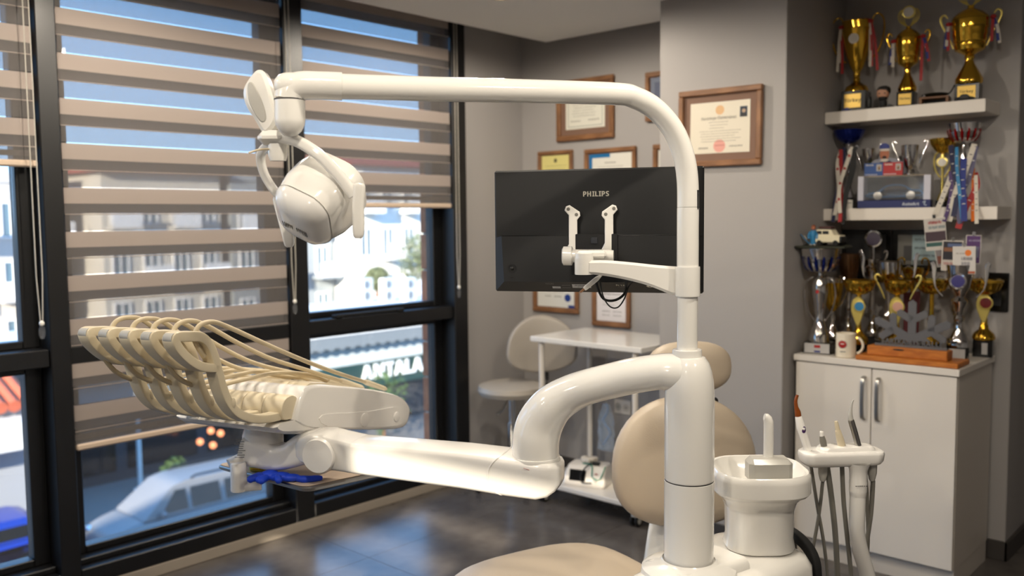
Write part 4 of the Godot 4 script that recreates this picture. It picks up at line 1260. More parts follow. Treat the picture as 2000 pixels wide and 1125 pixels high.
func loop_open(at: Vector3, path: Array, broad: float, thick: float) -> MB:
	var m := mb(at)
	var prof := rrect(broad, thick, thick * 0.35, 3)
	var n := path.size()
	var sec := []
	for i in n:
		var d: Vector3 = ((path[mini(i + 1, n - 1)] as Vector3) - (path[maxi(i - 1, 0)] as Vector3)).normalized()
		var w := (Vector3(0, 0, 1) - d * d.z).normalized()
		sec.append(ring3(prof, path[i], w, d.cross(w).normalized()))
	return m.loft(sec)

# ------------------------------------------------------------------ monitor and its arm
func screen() -> void:
	var at := Vector3(0.412, 1.316, -2.105)
	var ms := Vector3(0.212, 1.313, -2.27)
	var t := thing("monitor", "black flat monitor seen from behind, held to the pole by a cream bracket", "monitor")
	t.transform = GEAR * facing(ms, Vector3(0.965, 0, 0.262))
	# the cream arm that carries it from the pole
	var hold := Node3D.new()
	hold.name = "pole_bracket"
	t.add_child(hold)
	hold.transform = facing(ms, Vector3(0.965, 0, 0.262)).inverse() * Transform3D(Basis(), at)
	hold.set_meta("label", "cream curved bracket clamped to the pole")
	obj("clamp_collar", mb(at).lathe([Vector2(0.0250, 1.314), Vector2(0.0285, 1.314), Vector2(0.0292, 1.317), Vector2(0.0292, 1.381), Vector2(0.0285, 1.3845), Vector2(0.0258, 1.3845)], 40, Vector3(0.412, 0, -2.105)), M.white, hold)
	var up := [Vector2(0.175, 1.4005), Vector2(0.22, 1.4005), Vector2(0.28, 1.395), Vector2(0.34, 1.388), Vector2(0.395, 1.3835)]
	var dn := [Vector2(0.395, 1.318), Vector2(0.375, 1.318), Vector2(0.345, 1.330), Vector2(0.31, 1.343), Vector2(0.26, 1.356), Vector2(0.21, 1.365), Vector2(0.175, 1.3685)]
	obj("arm", mb(at).prism(curve2(up, 4, false) + curve2(dn, 4, false), 0.030, 0.006, Vector3(0, 0, -2.118)), M.white, hold)
	obj("swivel_cylinder", mb(at).lathe([Vector2(0, 1.3665), Vector2(0.0215, 1.3665), Vector2(0.0225, 1.368), Vector2(0.0225, 1.405), Vector2(0.0215, 1.4065), Vector2(0.0215, 1.416), Vector2(0.020, 1.418), Vector2(0, 1.418)], 32, Vector3(0.170, 0, -2.125)), M.white, hold)
	obj("tilt_block", mb(at).box(Vector3(0.190, 1.413, -2.165), Vector3(0.07, 0.020, 0.05), 0.006), M.white, hold)
	obj("tilt_axle", mb(at).tube([Vector3(0.122, 1.408, -2.200), Vector3(0.126, 1.408, -2.1995), Vector3(0.146, 1.408, -2.196), Vector3(0.149, 1.408, -2.1955), Vector3(0.236, 1.408, -2.176), Vector3(0.246, 1.408, -2.174)], [0.018, 0.0235, 0.0235, 0.016, 0.016, 0.0135], 28), M.white, hold)
	# two straps up the back of the screen
	for s in [-1.0, 1.0]:
		var x0: float = 0.1975 + s * 0.044
		var z: float = -2.252 + s * 0.012
		var k: float = -s
		var pl := [Vector2(-0.010, -0.1), Vector2(0.010, -0.1), Vector2(0.011, -0.085), Vector2(0.0145, -0.072), Vector2(0.0075, -0.052), Vector2(0.0075, 0.006), Vector2(0.013, 0.016), Vector2(0.012, 0.026), Vector2(-0.006, 0.043), Vector2(-0.0125, 0.040), Vector2(-0.015, 0.030), Vector2(-0.0075, 0.018), Vector2(-0.0075, -0.055), Vector2(-0.017, -0.076), Vector2(-0.017, -0.09)]
		var q := []
		for p: Vector2 in pl: q.append(Vector2(p.x * k * 1.4 + x0, p.y + 1.490))
		var strap := obj("mounting_strap", mb(at).prism(q, 0.010, 0.002, Vector3(0, 0, z)), M.white, hold)
		for h in [Vector2(-0.0085, 0.033), Vector2(0.006, 0.019), Vector2(0.006, -0.074), Vector2(-0.010, -0.086)]:
			var sc := MB.new()
			sc.xf = Transform3D(Basis(Vector3.RIGHT, PI / 2), Vector3(h.x * k * 1.4 + x0, h.y + 1.490, z + 0.0051) - at)
			sc.lathe([Vector2(0.0044, 0.0), Vector2(0.0044, 0.0004), Vector2(0.0024, 0.0004), Vector2(0.0022, 0.0008), Vector2(0, 0.0008)], 16)
			obj("screw", sc, M.grey_hose, strap)

	obj("rear_cover", mb().box(Vector3(0, 0.155, -0.008), Vector3(0.534, 0.313, 0.012), 0.004), M.monitor, t)
	obj("display_panel", mb().box(Vector3(0, 0.155, -0.0155), Vector3(0.528, 0.307, 0.003), 0.001), mat(Color(0.01, 0.01, 0.012), 0.1), t)
	# thicker lower half with sloping edges
	var low := mb()
	var r0 := PackedVector3Array([Vector3(-0.265, 0.139, -0.004), Vector3(0.265, 0.139, -0.004), Vector3(0.265, 0.0, -0.004), Vector3(-0.265, 0.0, -0.004)])
	var r1 := PackedVector3Array([Vector3(-0.243, 0.143, 0.020), Vector3(0.243, 0.143, 0.020), Vector3(0.236, 0.026, 0.024), Vector3(-0.236, 0.026, 0.024)])
	low.loft([r0, r1])
	obj("electronics_bulge", low, M.monitor, t)
	obj("bulge_edge", mb().tube([Vector3(-0.262, 0.1395, -0.002), Vector3(-0.243, 0.1435, 0.0195), Vector3(0.243, 0.1435, 0.0195), Vector3(0.262, 0.1395, -0.002)], 0.0011, 8), M.monitor_edge, t)
	obj("mount_recess", mb().box(Vector3(0.0, 0.095, 0.0225), Vector3(0.118, 0.105, 0.004), 0.001), M.dark, t)
	obj("recess_latch", mb().box(Vector3(0.0, 0.131, 0.026), Vector3(0.016, 0.016, 0.004), 0.001), mat(Color(0.16, 0.17, 0.19), 0.4), t)
	obj("control_stick", mb().ball(Vector3(-0.215, 0.060, 0.024), Vector3(0.0055, 0.0055, 0.004), 12), M.dark, t)
	obj("stick_recess", mb().lathe([Vector2(0.012, 0), Vector2(0.012, 0.0012), Vector2(0.008, 0.0012)], 20), M.dark, t).transform = Transform3D(Basis(Vector3.RIGHT, PI / 2), Vector3(-0.215, 0.060, 0.0228))
	obj("lock_slot", mb().box(Vector3(-0.215, 0.037, 0.0238), Vector3(0.008, 0.003, 0.002)), M.dark, t)
	lettering("PHILIPS", 0.0132, M.print, t, Transform3D(Basis(), Vector3(-0.0005, 0.248, -0.0018)), true, false, 0.0008)
	var slope := Basis(Vector3.RIGHT, deg_to_rad(47))
	var sl := func(x: float, f: float) -> Transform3D: return Transform3D(slope, Vector3(x, lerpf(0.002, 0.026, f), lerpf(-0.003, 0.0245, f) + 0.0005))
	lettering("PHILIPS", 0.0042, M.grey_print, t, sl.call(-0.117, 0.78), true, false, 0.0004)
	lettering("FC CE", 0.0062, M.print, t, sl.call(0.064, 0.70), true, false, 0.0004)
	obj("serial_label", mb().box(V, Vector3(0.021, 0.0075, 0.0006)), sheet(64, 24, Color(0.7, 0.7, 0.7), [["line", 4, 4, 30, 3, Color(0.2, 0.2, 0.2)], ["line", 4, 12, 54, 3, Color(0.3, 0.3, 0.3)]]), t).transform = sl.call(-0.101, 0.38)
	obj("bar_code_label", mb().box(V, Vector3(0.048, 0.014, 0.0006)), sheet(96, 32, Color(0.72, 0.72, 0.72), [["line", 6, 6, 80, 9, Color(0.15, 0.15, 0.15)], ["line", 6, 20, 60, 4, Color(0.3, 0.3, 0.3)]]), t).transform = sl.call(-0.035, 0.55)
	for i in 4:
		obj("print_line", mb().box(V, Vector3(0.022 - 0.004 * (i % 2), 0.0011, 0.0004)), M.grey_print, t).transform = sl.call(-0.075 + (i % 2) * 0.14, 0.35 + 0.14 * i)
	obj("eye_mark", mb().ball(V, Vector3(0.009, 0.005, 0.0006), 16), M.print, t).transform = sl.call(0.138, 0.62)
	obj("eye_pupil", mb().ball(V, Vector3(0.003, 0.003, 0.0010), 12), M.dark, t).transform = sl.call(0.138, 0.62)

	# loose cables under the arm
	var cb := gear("cable", "black cables looping below the monitor and its arm", "cable", Vector3(0.235, 1.30, -2.20))
	var o := Vector3(0.235, 1.30, -2.20)
	obj("video_lead", mb(o).tube(curve([Vector3(0.205, 1.365, -2.215), Vector3(0.207, 1.335, -2.195), Vector3(0.222, 1.303, -2.185), Vector3(0.250, 1.299, -2.185), Vector3(0.275, 1.315, -2.195), Vector3(0.280, 1.345, -2.205)], 8), 0.0032, 10), M.rubber, cb)
	obj("power_lead", mb(o).tube(curve([Vector3(0.215, 1.36, -2.21), Vector3(0.219, 1.315, -2.18), Vector3(0.235, 1.286, -2.175), Vector3(0.255, 1.282, -2.175), Vector3(0.272, 1.302, -2.18), Vector3(0.288, 1.335, -2.20), Vector3(0.315, 1.352, -2.215)], 8), 0.0018, 8), M.rubber, cb)
	var uc := gear("usb_plug", "white cable plug hanging below the monitor arm", "plug", Vector3(0.19, 1.335, -2.14))
	o = Vector3(0.19, 1.335, -2.14)
	var q0 := Vector3(0.172, 1.330, -2.15)
	var q1 := Vector3(0.212, 1.362, -2.15)
	obj("plug_body", mb(o).sweep([q0, q0.lerp(q1, 0.1), q0.lerp(q1, 0.75), q1], rrect(0.0115, 0.0115, 0.003, 3), [0.85, 1.0, 1.0, 0.55]), M.white, uc)
	obj("plug_contact", mb(o).sweep([q0 - (q1 - q0) * 0.24, q0], rrect(0.009, 0.005, 0.001, 1)), mat(Color(0.62, 0.47, 0.36), 0.4, 0.6), uc)
	obj("lead", mb(o).tube([q1, q1 + Vector3(0.012, 0.008, -0.006), q1 + Vector3(0.03, 0.012, -0.02)], 0.0028, 8), M.white, uc)

# ------------------------------------------------------------------ patient chair
func patient_chair() -> void:
	var at := Vector3(0.40, 0.0, -2.62)
	var t := gear("patient_chair", "beige leather patient chair with oval backrest behind the column", "patient chair", at)
	var b := MB.new()
	b.xf = Transform3D(Basis(Vector3.UP, 0.12) * Basis(Vector3.RIGHT, -0.10), Vector3(0.535, 0.735, -2.77) - at)
	var sec := []
	for k in [[-0.045, 0.80], [-0.042, 0.90], [-0.03, 0.965], [-0.005, 1.0], [0.02, 0.985], [0.038, 0.92], [0.052, 0.75], [0.060, 0.5], [0.063, 0.2]]:
		var ring := PackedVector3Array()
		for i in 40:
			var a := TAU * i / 40
			var e := 0.86
			ring.append(Vector3(signf(cos(a)) * pow(absf(cos(a)), e) * 0.232 * k[1] * (1.0 - 0.10 * sin(a)), signf(sin(a)) * pow(absf(sin(a)), e) * 0.205 * k[1], k[0]))
		sec.append(ring)
	b.loft(sec)
	obj("backrest", b, M.leather, t)
	var h := MB.new()
	h.xf = Transform3D(Basis(Vector3.UP, 0.12) * Basis(Vector3.RIGHT, -0.10), Vector3(0.565, 1.02, -2.85) - at)
	h.ball(V, Vector3(0.138, 0.083, 0.05), 32, 0.8)
	obj("headrest", h, M.leather, t)
	obj("headrest_bar", mb(at).sweep([Vector3(0.56, 0.88, -2.80), Vector3(0.565, 1.0, -2.86)], rrect(0.06, 0.012, 0.003, 2)), M.dark, t)
	obj("headrest_knob", mb(at).ball(Vector3(0.640, 0.915, -2.82), Vector3(0.012, 0.012, 0.012), 12), M.dark, t)
	var s := MB.new()
	s.xf = Transform3D(Basis(Vector3.UP, 0.55), Vector3(0.105, 0.468, -2.43) - at)
	s.ball(V, Vector3(0.285, 0.065, 0.22), 40, 0.66)
	obj("seat", s, M.leather, t)
	obj("back_support", mb(at).sweep(curve([Vector3(0.40, 0.30, -2.66), Vector3(0.47, 0.40, -2.72), Vector3(0.505, 0.52, -2.78), Vector3(0.53, 0.66, -2.815)], 6), rrect(0.16, 0.05, 0.02, 4)), M.white, t)
	obj("pedestal", mb(at).lathe([Vector2(0, 0.0), Vector2(0.26, 0.0), Vector2(0.26, 0.05), Vector2(0.2, 0.08), Vector2(0.12, 0.12), Vector2(0.11, 0.44), Vector2(0, 0.44)], 32, Vector3(0.22, 0, -2.50)), M.white, t)

# ------------------------------------------------------------------ spittoon, suction holder
func basin_and_suction() -> void:
	var at := Vector3(0.628, 0.655, -2.255)
	var t := gear("spittoon", "glossy white spittoon bowl on the dental unit beside the column", "spittoon", at)
	var ped := []
	for k in [[0.0, 0.086, 0.078], [0.006, 0.088, 0.080], [0.03, 0.083, 0.075], [0.10, 0.085, 0.078], [0.125, 0.090, 0.083]]:
		ped.append(ring3(rrect(k[1] * 2, k[2] * 2, k[2] * 0.85, 7), Vector3(0, k[0], 0), Vector3.RIGHT, Vector3.BACK))
	obj("pedestal", mb().loft(ped), M.white, t)
	var bowl := []
	for k in [[0.110, 0.086, 0.079], [0.128, 0.092, 0.085], [0.142, 0.106, 0.098], [0.148, 0.116, 0.110], [0.155, 0.1205, 0.117], [0.188, 0.1205, 0.119], [0.200, 0.119, 0.1175], [0.206, 0.114, 0.113], [0.205, 0.108, 0.107], [0.190, 0.102, 0.100], [0.150, 0.080, 0.078], [0.132, 0.04, 0.04], [0.130, 0.012, 0.012]]:
		bowl.append(ring3(rrect(k[1] * 2, k[2] * 2, minf(k[1], k[2]) * 0.72, 8), Vector3(-0.002, k[0], 0), Vector3.RIGHT, Vector3.BACK))
	obj("bowl", mb().loft(bowl), M.white, t)
	obj("filter_box", mb().box(Vector3(0.006, 0.215, 0.060), Vector3(0.108, 0.062, 0.062), 0.011), M.pale_grey, t)
	var sp := [Vector3(0.008, 0.22, 0.05), Vector3(0.008, 0.325, 0.05), Vector3(0.0075, 0.334, 0.05), Vector3(0.005, 0.341, 0.05), Vector3(0.001, 0.345, 0.05), Vector3(-0.003, 0.346, 0.05)]
	obj("water_spout", mb().tube(sp, [0.0122, 0.0122, 0.0120, 0.0115, 0.0105, 0.0085], 24), M.white, t)

	var hp := Vector3(0.985, 0.0, -2.40)
	var s := gear("suction_holder", "white instrument holder on a curved pole before the cabinet", "holder", hp)
	var base := Vector3(0.875, 0.0, -2.36)
	var rail := []
	for k in [[0.836, 0.096, 0.030], [0.840, 0.104, 0.036], [0.848, 0.110, 0.040], [0.866, 0.113, 0.042], [0.872, 0.111, 0.040], [0.876, 0.104, 0.035]]:
		rail.append(ring3(rrect(k[1] * 2, k[2] * 2, k[2] * 0.7, 5), base + Vector3(0, k[0], 0), Vector3(0.995, 0, -0.08), Vector3(0.08, 0, 0.995)))
	obj("rail", mb(hp).loft(rail), M.white_arm, s)
	var cap := []
	for k in [[0.872, 0.078, 0.030], [0.880, 0.076, 0.029], [0.886, 0.070, 0.025], [0.888, 0.06, 0.018]]:
		cap.append(ring3(rrect(k[1] * 2, k[2] * 2, k[2] * 0.7, 5), base + Vector3(0.012, k[0], 0), Vector3(0.995, 0, -0.08), Vector3(0.08, 0, 0.995)))
	obj("rail_cover", mb(hp).loft(cap), M.white_arm, s)
	var c := Vector3(0.915, 0, -2.34)
	obj("post_head", mb(hp).lathe([Vector2(0.030, 0.845), Vector2(0.0235, 0.825), Vector2(0.0225, 0.80), Vector2(0.0225, 0.768)], 28, c), M.white_arm, s)
	obj("post_ring", mb(hp).lathe([Vector2(0.0232, 0.795), Vector2(0.0232, 0.785), Vector2(0.0228, 0.784), Vector2(0.0228, 0.768), Vector2(0.022, 0.766), Vector2(0.021, 0.755), Vector2(0.0205, 0.754)], 28, c), M.white_arm, s)
	for i in 6: obj("mark", mb(hp).box(Vector3(0.900 + i * 0.0055, 0.7885, -2.3155 + absf(i - 2.5) * 0.0006), Vector3(0.0036, 0.0016, 0.001)), M.seam, s)
	obj("post", mb(hp).tube(curve([Vector3(0.915, 0.77, -2.34), Vector3(0.914, 0.70, -2.34), Vector3(0.917, 0.65, -2.345), Vector3(0.933, 0.59, -2.355), Vector3(0.958, 0.52, -2.37), Vector3(0.98, 0.42, -2.385), Vector3(0.985, 0.25, -2.40), Vector3(0.985, 0.0, -2.40)], 6), 0.0205, 24), M.white_arm, s)
	# sockets that hang under the rail and the grey hoses
	for q in [[0.826, 0.83], [0.958, 0.83]]:
		obj("socket", mb(hp).lathe([Vector2(0.0125, 0.842), Vector2(0.0122, 0.812), Vector2(0.0075, 0.793), Vector2(0.005, 0.790)], 18, Vector3(q[0], 0, -2.355)), M.pale_grey, s)
	for q in [[[0.795, 0.83], [0.815, 0.72], [0.838, 0.60], [0.850, 0.48], [0.86, 0.2], 0.0046], [[0.827, 0.79], [0.82, 0.70], [0.803, 0.58], [0.79, 0.48], [0.79, 0.2], 0.0046], [[0.838, 0.83], [0.853, 0.74], [0.868, 0.62], [0.876, 0.48], [0.88, 0.2], 0.0075], [[0.878, 0.83], [0.885, 0.74], [0.895, 0.66], [0.92, 0.45], [0.93, 0.2], 0.006], [[0.940, 0.83], [0.948, 0.74], [0.955, 0.62], [0.95, 0.48], [0.955, 0.2], 0.005], [[0.962, 0.79], [0.96, 0.70], [0.952, 0.60], [0.965, 0.50], [0.97, 0.2], 0.006]]:
		var pts := []
		for i in 5: pts.append(Vector3(q[i][0], q[i][1], -2.358 - 0.004 * i))
		pts.append(Vector3(q[4][0] + 0.01, 0.02, -2.38))
		obj("hose", mb(hp).tube(curve(pts, 5), q[5], 10), M.grey_hose, s)
	# the instruments standing in the holder
	instrument("curing_light", "white curing light with amber curved tip, leftmost in the holder", "curing light", Vector3(0.785, 0.876, -2.352), [[Vector3(0, 0, 0), 0.0105], [Vector3(-0.012, 0.035, 0), 0.011], [Vector3(-0.020, 0.062, 0), 0.0125], [Vector3(-0.026, 0.085, 0), 0.010], [Vector3(-0.0285, 0.094, 0), 0.0075]], M.white_arm, [[Vector3(-0.0285, 0.093, 0), 0.0085], [Vector3(-0.030, 0.104, 0), 0.008], [Vector3(-0.034, 0.118, 0), 0.0052], [Vector3(-0.0355, 0.135, 0), 0.0045], [Vector3(-0.031, 0.150, 0), 0.0040]], M.amber, "light_guide", true)
	instrument("saliva_ejector", "short grey suction handpiece with white tip, second from left in the holder", "suction handpiece", Vector3(0.826, 0.887, -2.35), [[Vector3(0, 0, 0), 0.008], [Vector3(-0.003, 0.014, 0), 0.0085], [Vector3(-0.006, 0.028, 0), 0.0060]], M.grey_hose, [[Vector3(-0.006, 0.027, 0), 0.0055], [Vector3(-0.007, 0.038, 0), 0.0055], [Vector3(-0.007, 0.041, 0), 0.004]], M.white_arm, "tip", false)
	instrument("suction_handpiece", "tapering beige grey suction handpiece, third from left in the holder", "suction handpiece", Vector3(0.874, 0.888, -2.352), [[Vector3(0, 0, 0), 0.0105], [Vector3(-0.006, 0.022, 0), 0.0095], [Vector3(-0.0115, 0.042, 0), 0.0070]], M.whip, [[Vector3(-0.0115, 0.041, 0), 0.0062], [Vector3(-0.014, 0.054, 0), 0.0058], [Vector3(-0.0165, 0.066, 0), 0.0042]], M.whip, "nozzle", false)
	instrument("air_syringe", "steel air and water syringe with bent grey tip, rightmost in the holder", "syringe", Vector3(0.918, 0.887, -2.352), [[Vector3(0, 0, 0), 0.0082], [Vector3(-0.009, 0.032, 0), 0.0082], [Vector3(-0.0195, 0.066, 0), 0.0080], [Vector3(-0.021, 0.071, 0), 0.006]], M.steel, [[Vector3(-0.021, 0.070, 0), 0.0072], [Vector3(-0.0225, 0.084, 0), 0.0058], [Vector3(-0.0205, 0.104, 0), 0.0030], [Vector3(-0.018, 0.118, 0), 0.0024], [Vector3(-0.0145, 0.124, 0), 0.0016]], M.pale_grey, "tip", false)

func instrument(called: String, label: String, category: String, at: Vector3, body: Array, bm: Material, tip: Array, tm: Material, tip_name: String, button: bool) -> void:
	var t := gear(called, label, category, at, "instruments in the suction holder")
	var k := 0
	for set in [body, tip]:
		var p := []
		var r := []
		for q in set:
			p.append(q[0]); r.append(q[1])
		var fine := curve(p, 4)
		var fr := []
		for i in p.size() - 1:
			for j in 4: fr.append(lerpf(r[i], r[i + 1], j / 4.0))
		fr.append(r[-1])
		obj("handle" if k == 0 else tip_name, mb().tube(fine, fr, 18), bm if k == 0 else tm, t)
		k += 1
	if button:
		obj("button_panel", mb().ball(Vector3(-0.0165, 0.058, 0.0105), Vector3(0.006, 0.010, 0.0025), 14), M.purple, t)
		obj("button", mb().ball(Vector3(-0.0165, 0.061, 0.0125), Vector3(0.0036, 0.0036, 0.0016), 12), M.white, t)

# ------------------------------------------------------------------ framed certificates
func picture(called: String, label: String, x: float, z0: float, z1: float, y0: float, y1: float, edge: float, mount: float, doc: Material, tilt := 0.0) -> Node3D:
	var t := thing(called, label, "picture", V, 0.0, "framed certificates on the walls")
	t.transform = facing(Vector3(x - 0.002, y0, (z0 + z1) / 2), Vector3(0, 0, 1)) * Transform3D(Basis(Vector3.BACK, tilt), V)
	var w := z1 - z0
	var h := y1 - y0
	for k in 4:
		var m := mb()
		var l: float = w if k < 2 else h - edge * 2
		m.box(V, Vector3(l, edge, 0.022), 0.004)
		var o := obj("frame_bar", m, M.frame_wood, t)
		var p := [Vector3(0, edge / 2, 0.012), Vector3(0, h - edge / 2, 0.012), Vector3(-w / 2 + edge / 2, h / 2, 0.012), Vector3(w / 2 - edge / 2, h / 2, 0.012)]
		o.transform = Transform3D(Basis(Vector3.BACK, 0.0 if k < 2 else PI / 2), p[k])
	obj("mount_board", mb().box(Vector3(0, h / 2, 0.006), Vector3(w - edge * 1.8, h - edge * 1.8, 0.004)), M.mount, t)
	obj("certificate", mb().card(Vector3(0, h / 2, 0.0095), Vector3(w / 2 - edge - mount, 0, 0), Vector3(0, h / 2 - edge - mount, 0)), doc, t)
	return t

func pictures() -> void:
	var ink := Color(0.35, 0.33, 0.30)
	var cream := Color(0.84, 0.81, 0.74)
	var rows := func(x0: int, y0: int, w: int, n: int, step: int, c: Color) -> Array:
		var out := []
		for i in n: out.append(["line", x0 + (i * 7) % 11, y0 + i * step, w - (i * 13) % 30, 3, c])
		return out
	var line := Color(0.55, 0.58, 0.54)
	picture("certificate_frame", "wood framed certificate with brown mount behind the lamp arm", BACK, -3.376, -2.967, 1.943, 2.287, 0.030, 0.035, sheet(240, 180, Color(0.85, 0.84, 0.79), [["rect", 14, 10, 212, 3, line], ["rect", 14, 167, 212, 3, line], ["rect", 14, 10, 3, 160, line], ["rect", 223, 10, 3, 160, line]] + rows.call(40, 40, 150, 7, 13, ink) + [["line", 30, 140, 60, 5, ink], ["line", 140, 138, 60, 6, ink]]))
	picture("certificate_frame", "small wood framed yellow certificate above the monitor's left corner", BACK, -3.522, -3.261, 1.54, 1.894, 0.022, 0.004, sheet(160, 220, Color(0.84, 0.80, 0.52), [["disc", 80, 22, 9, Color(0.35, 0.32, 0.2)]] + rows.call(20, 42, 120, 11, 14, Color(0.5, 0.47, 0.3))))
	picture("certificate_frame", "wood framed certificate with a bright blue corner above the monitor", BACK, -3.172, -2.821, 1.63, 1.887, 0.024, 0.006, sheet(240, 170, Color(0.85, 0.84, 0.80), [["rect", 0, 0, 120, 18, Color(0.05, 0.40, 0.62)], ["rect", 0, 0, 18, 80, Color(0.05, 0.40, 0.62)], ["line", 90, 40, 60, 6, ink]] + rows.call(50, 60, 140, 6, 14, ink)))
	picture("certificate_frame", "wood framed certificate with round blue seal below the monitor", BACK, -3.569, -3.221, 0.945, 1.20, 0.026, 0.006, sheet(240, 170, Color(0.84, 0.84, 0.82), [["disc", 196, 118, 20, Color(0.06, 0.20, 0.50)], ["rect", 200, 156, 40, 14, Color(0.08, 0.20, 0.48)], ["line", 70, 70, 90, 8, ink], ["line", 50, 110, 40, 6, ink], ["line", 110, 110, 40, 6, ink]] + rows.call(60, 86, 110, 1, 10, ink)))
	picture("certificate_frame", "upright wood framed certificate standing above the white trolley", BACK, -3.121, -2.858, 0.890, 1.24, 0.026, 0.004, sheet(160, 220, Color(0.84, 0.82, 0.82), [["line", 40, 60, 90, 6, ink], ["line", 30, 100, 100, 7, ink]] + rows.call(30, 120, 90, 3, 14, ink) + [["line", 30, 175, 40, 5, ink], ["line", 90, 175, 40, 5, ink], ["line", 30, 192, 40, 4, ink], ["line", 90, 192, 40, 4, ink]]))
	picture("certificate_frame", "tall wood framed picture half hidden behind the pier, upper one", BACK, -2.759, -2.50, 2.01, 2.268, 0.026, 0.004, sheet(160, 160, Color(0.40, 0.43, 0.50), [["rect", 20, 20, 120, 120, Color(0.30, 0.33, 0.42)]]))
	picture("certificate_frame", "wood framed picture half hidden behind the pier, lower one", BACK, -2.709, -2.45, 1.55, 1.886, 0.026, 0.004, sheet(160, 200, Color(0.80, 0.79, 0.76), rows.call(30, 50, 90, 8, 16, ink)))
	# the large diploma on the pier
	var big := picture("diploma_frame", "large wood framed university diploma with photo and pink seal on the pier", PIER, -2.270, -1.853, 1.726, 2.071, 0.026, 0.033, sheet(300, 240, cream, [["disc", 150, 38, 22, Color(0.82, 0.66, 0.48)], ["rect", 250, 30, 36, 48, Color(0.06, 0.13, 0.20)], ["disc", 268, 50, 9, Color(0.66, 0.55, 0.45)], ["rect", 256, 62, 24, 16, Color(0.04, 0.05, 0.08)], ["disc", 150, 206, 30, Color(0.84, 0.60, 0.55)], ["line", 128, 200, 46, 6, Color(0.66, 0.40, 0.38)]] + rows.call(95, 92, 100, 3, 14, ink) + rows.call(50, 134, 200, 5, 12, ink) + [["line", 44, 210, 50, 8, ink], ["line", 200, 206, 60, 7, ink]]), -0.012)
	lettering("Hacettepe Üniversitesi", 0.012, mat(Color(0.25, 0.22, 0.2), 0.7), big, Transform3D(Basis(), Vector3(-0.005, 0.215, 0.0099)), false, true, 0.0004)

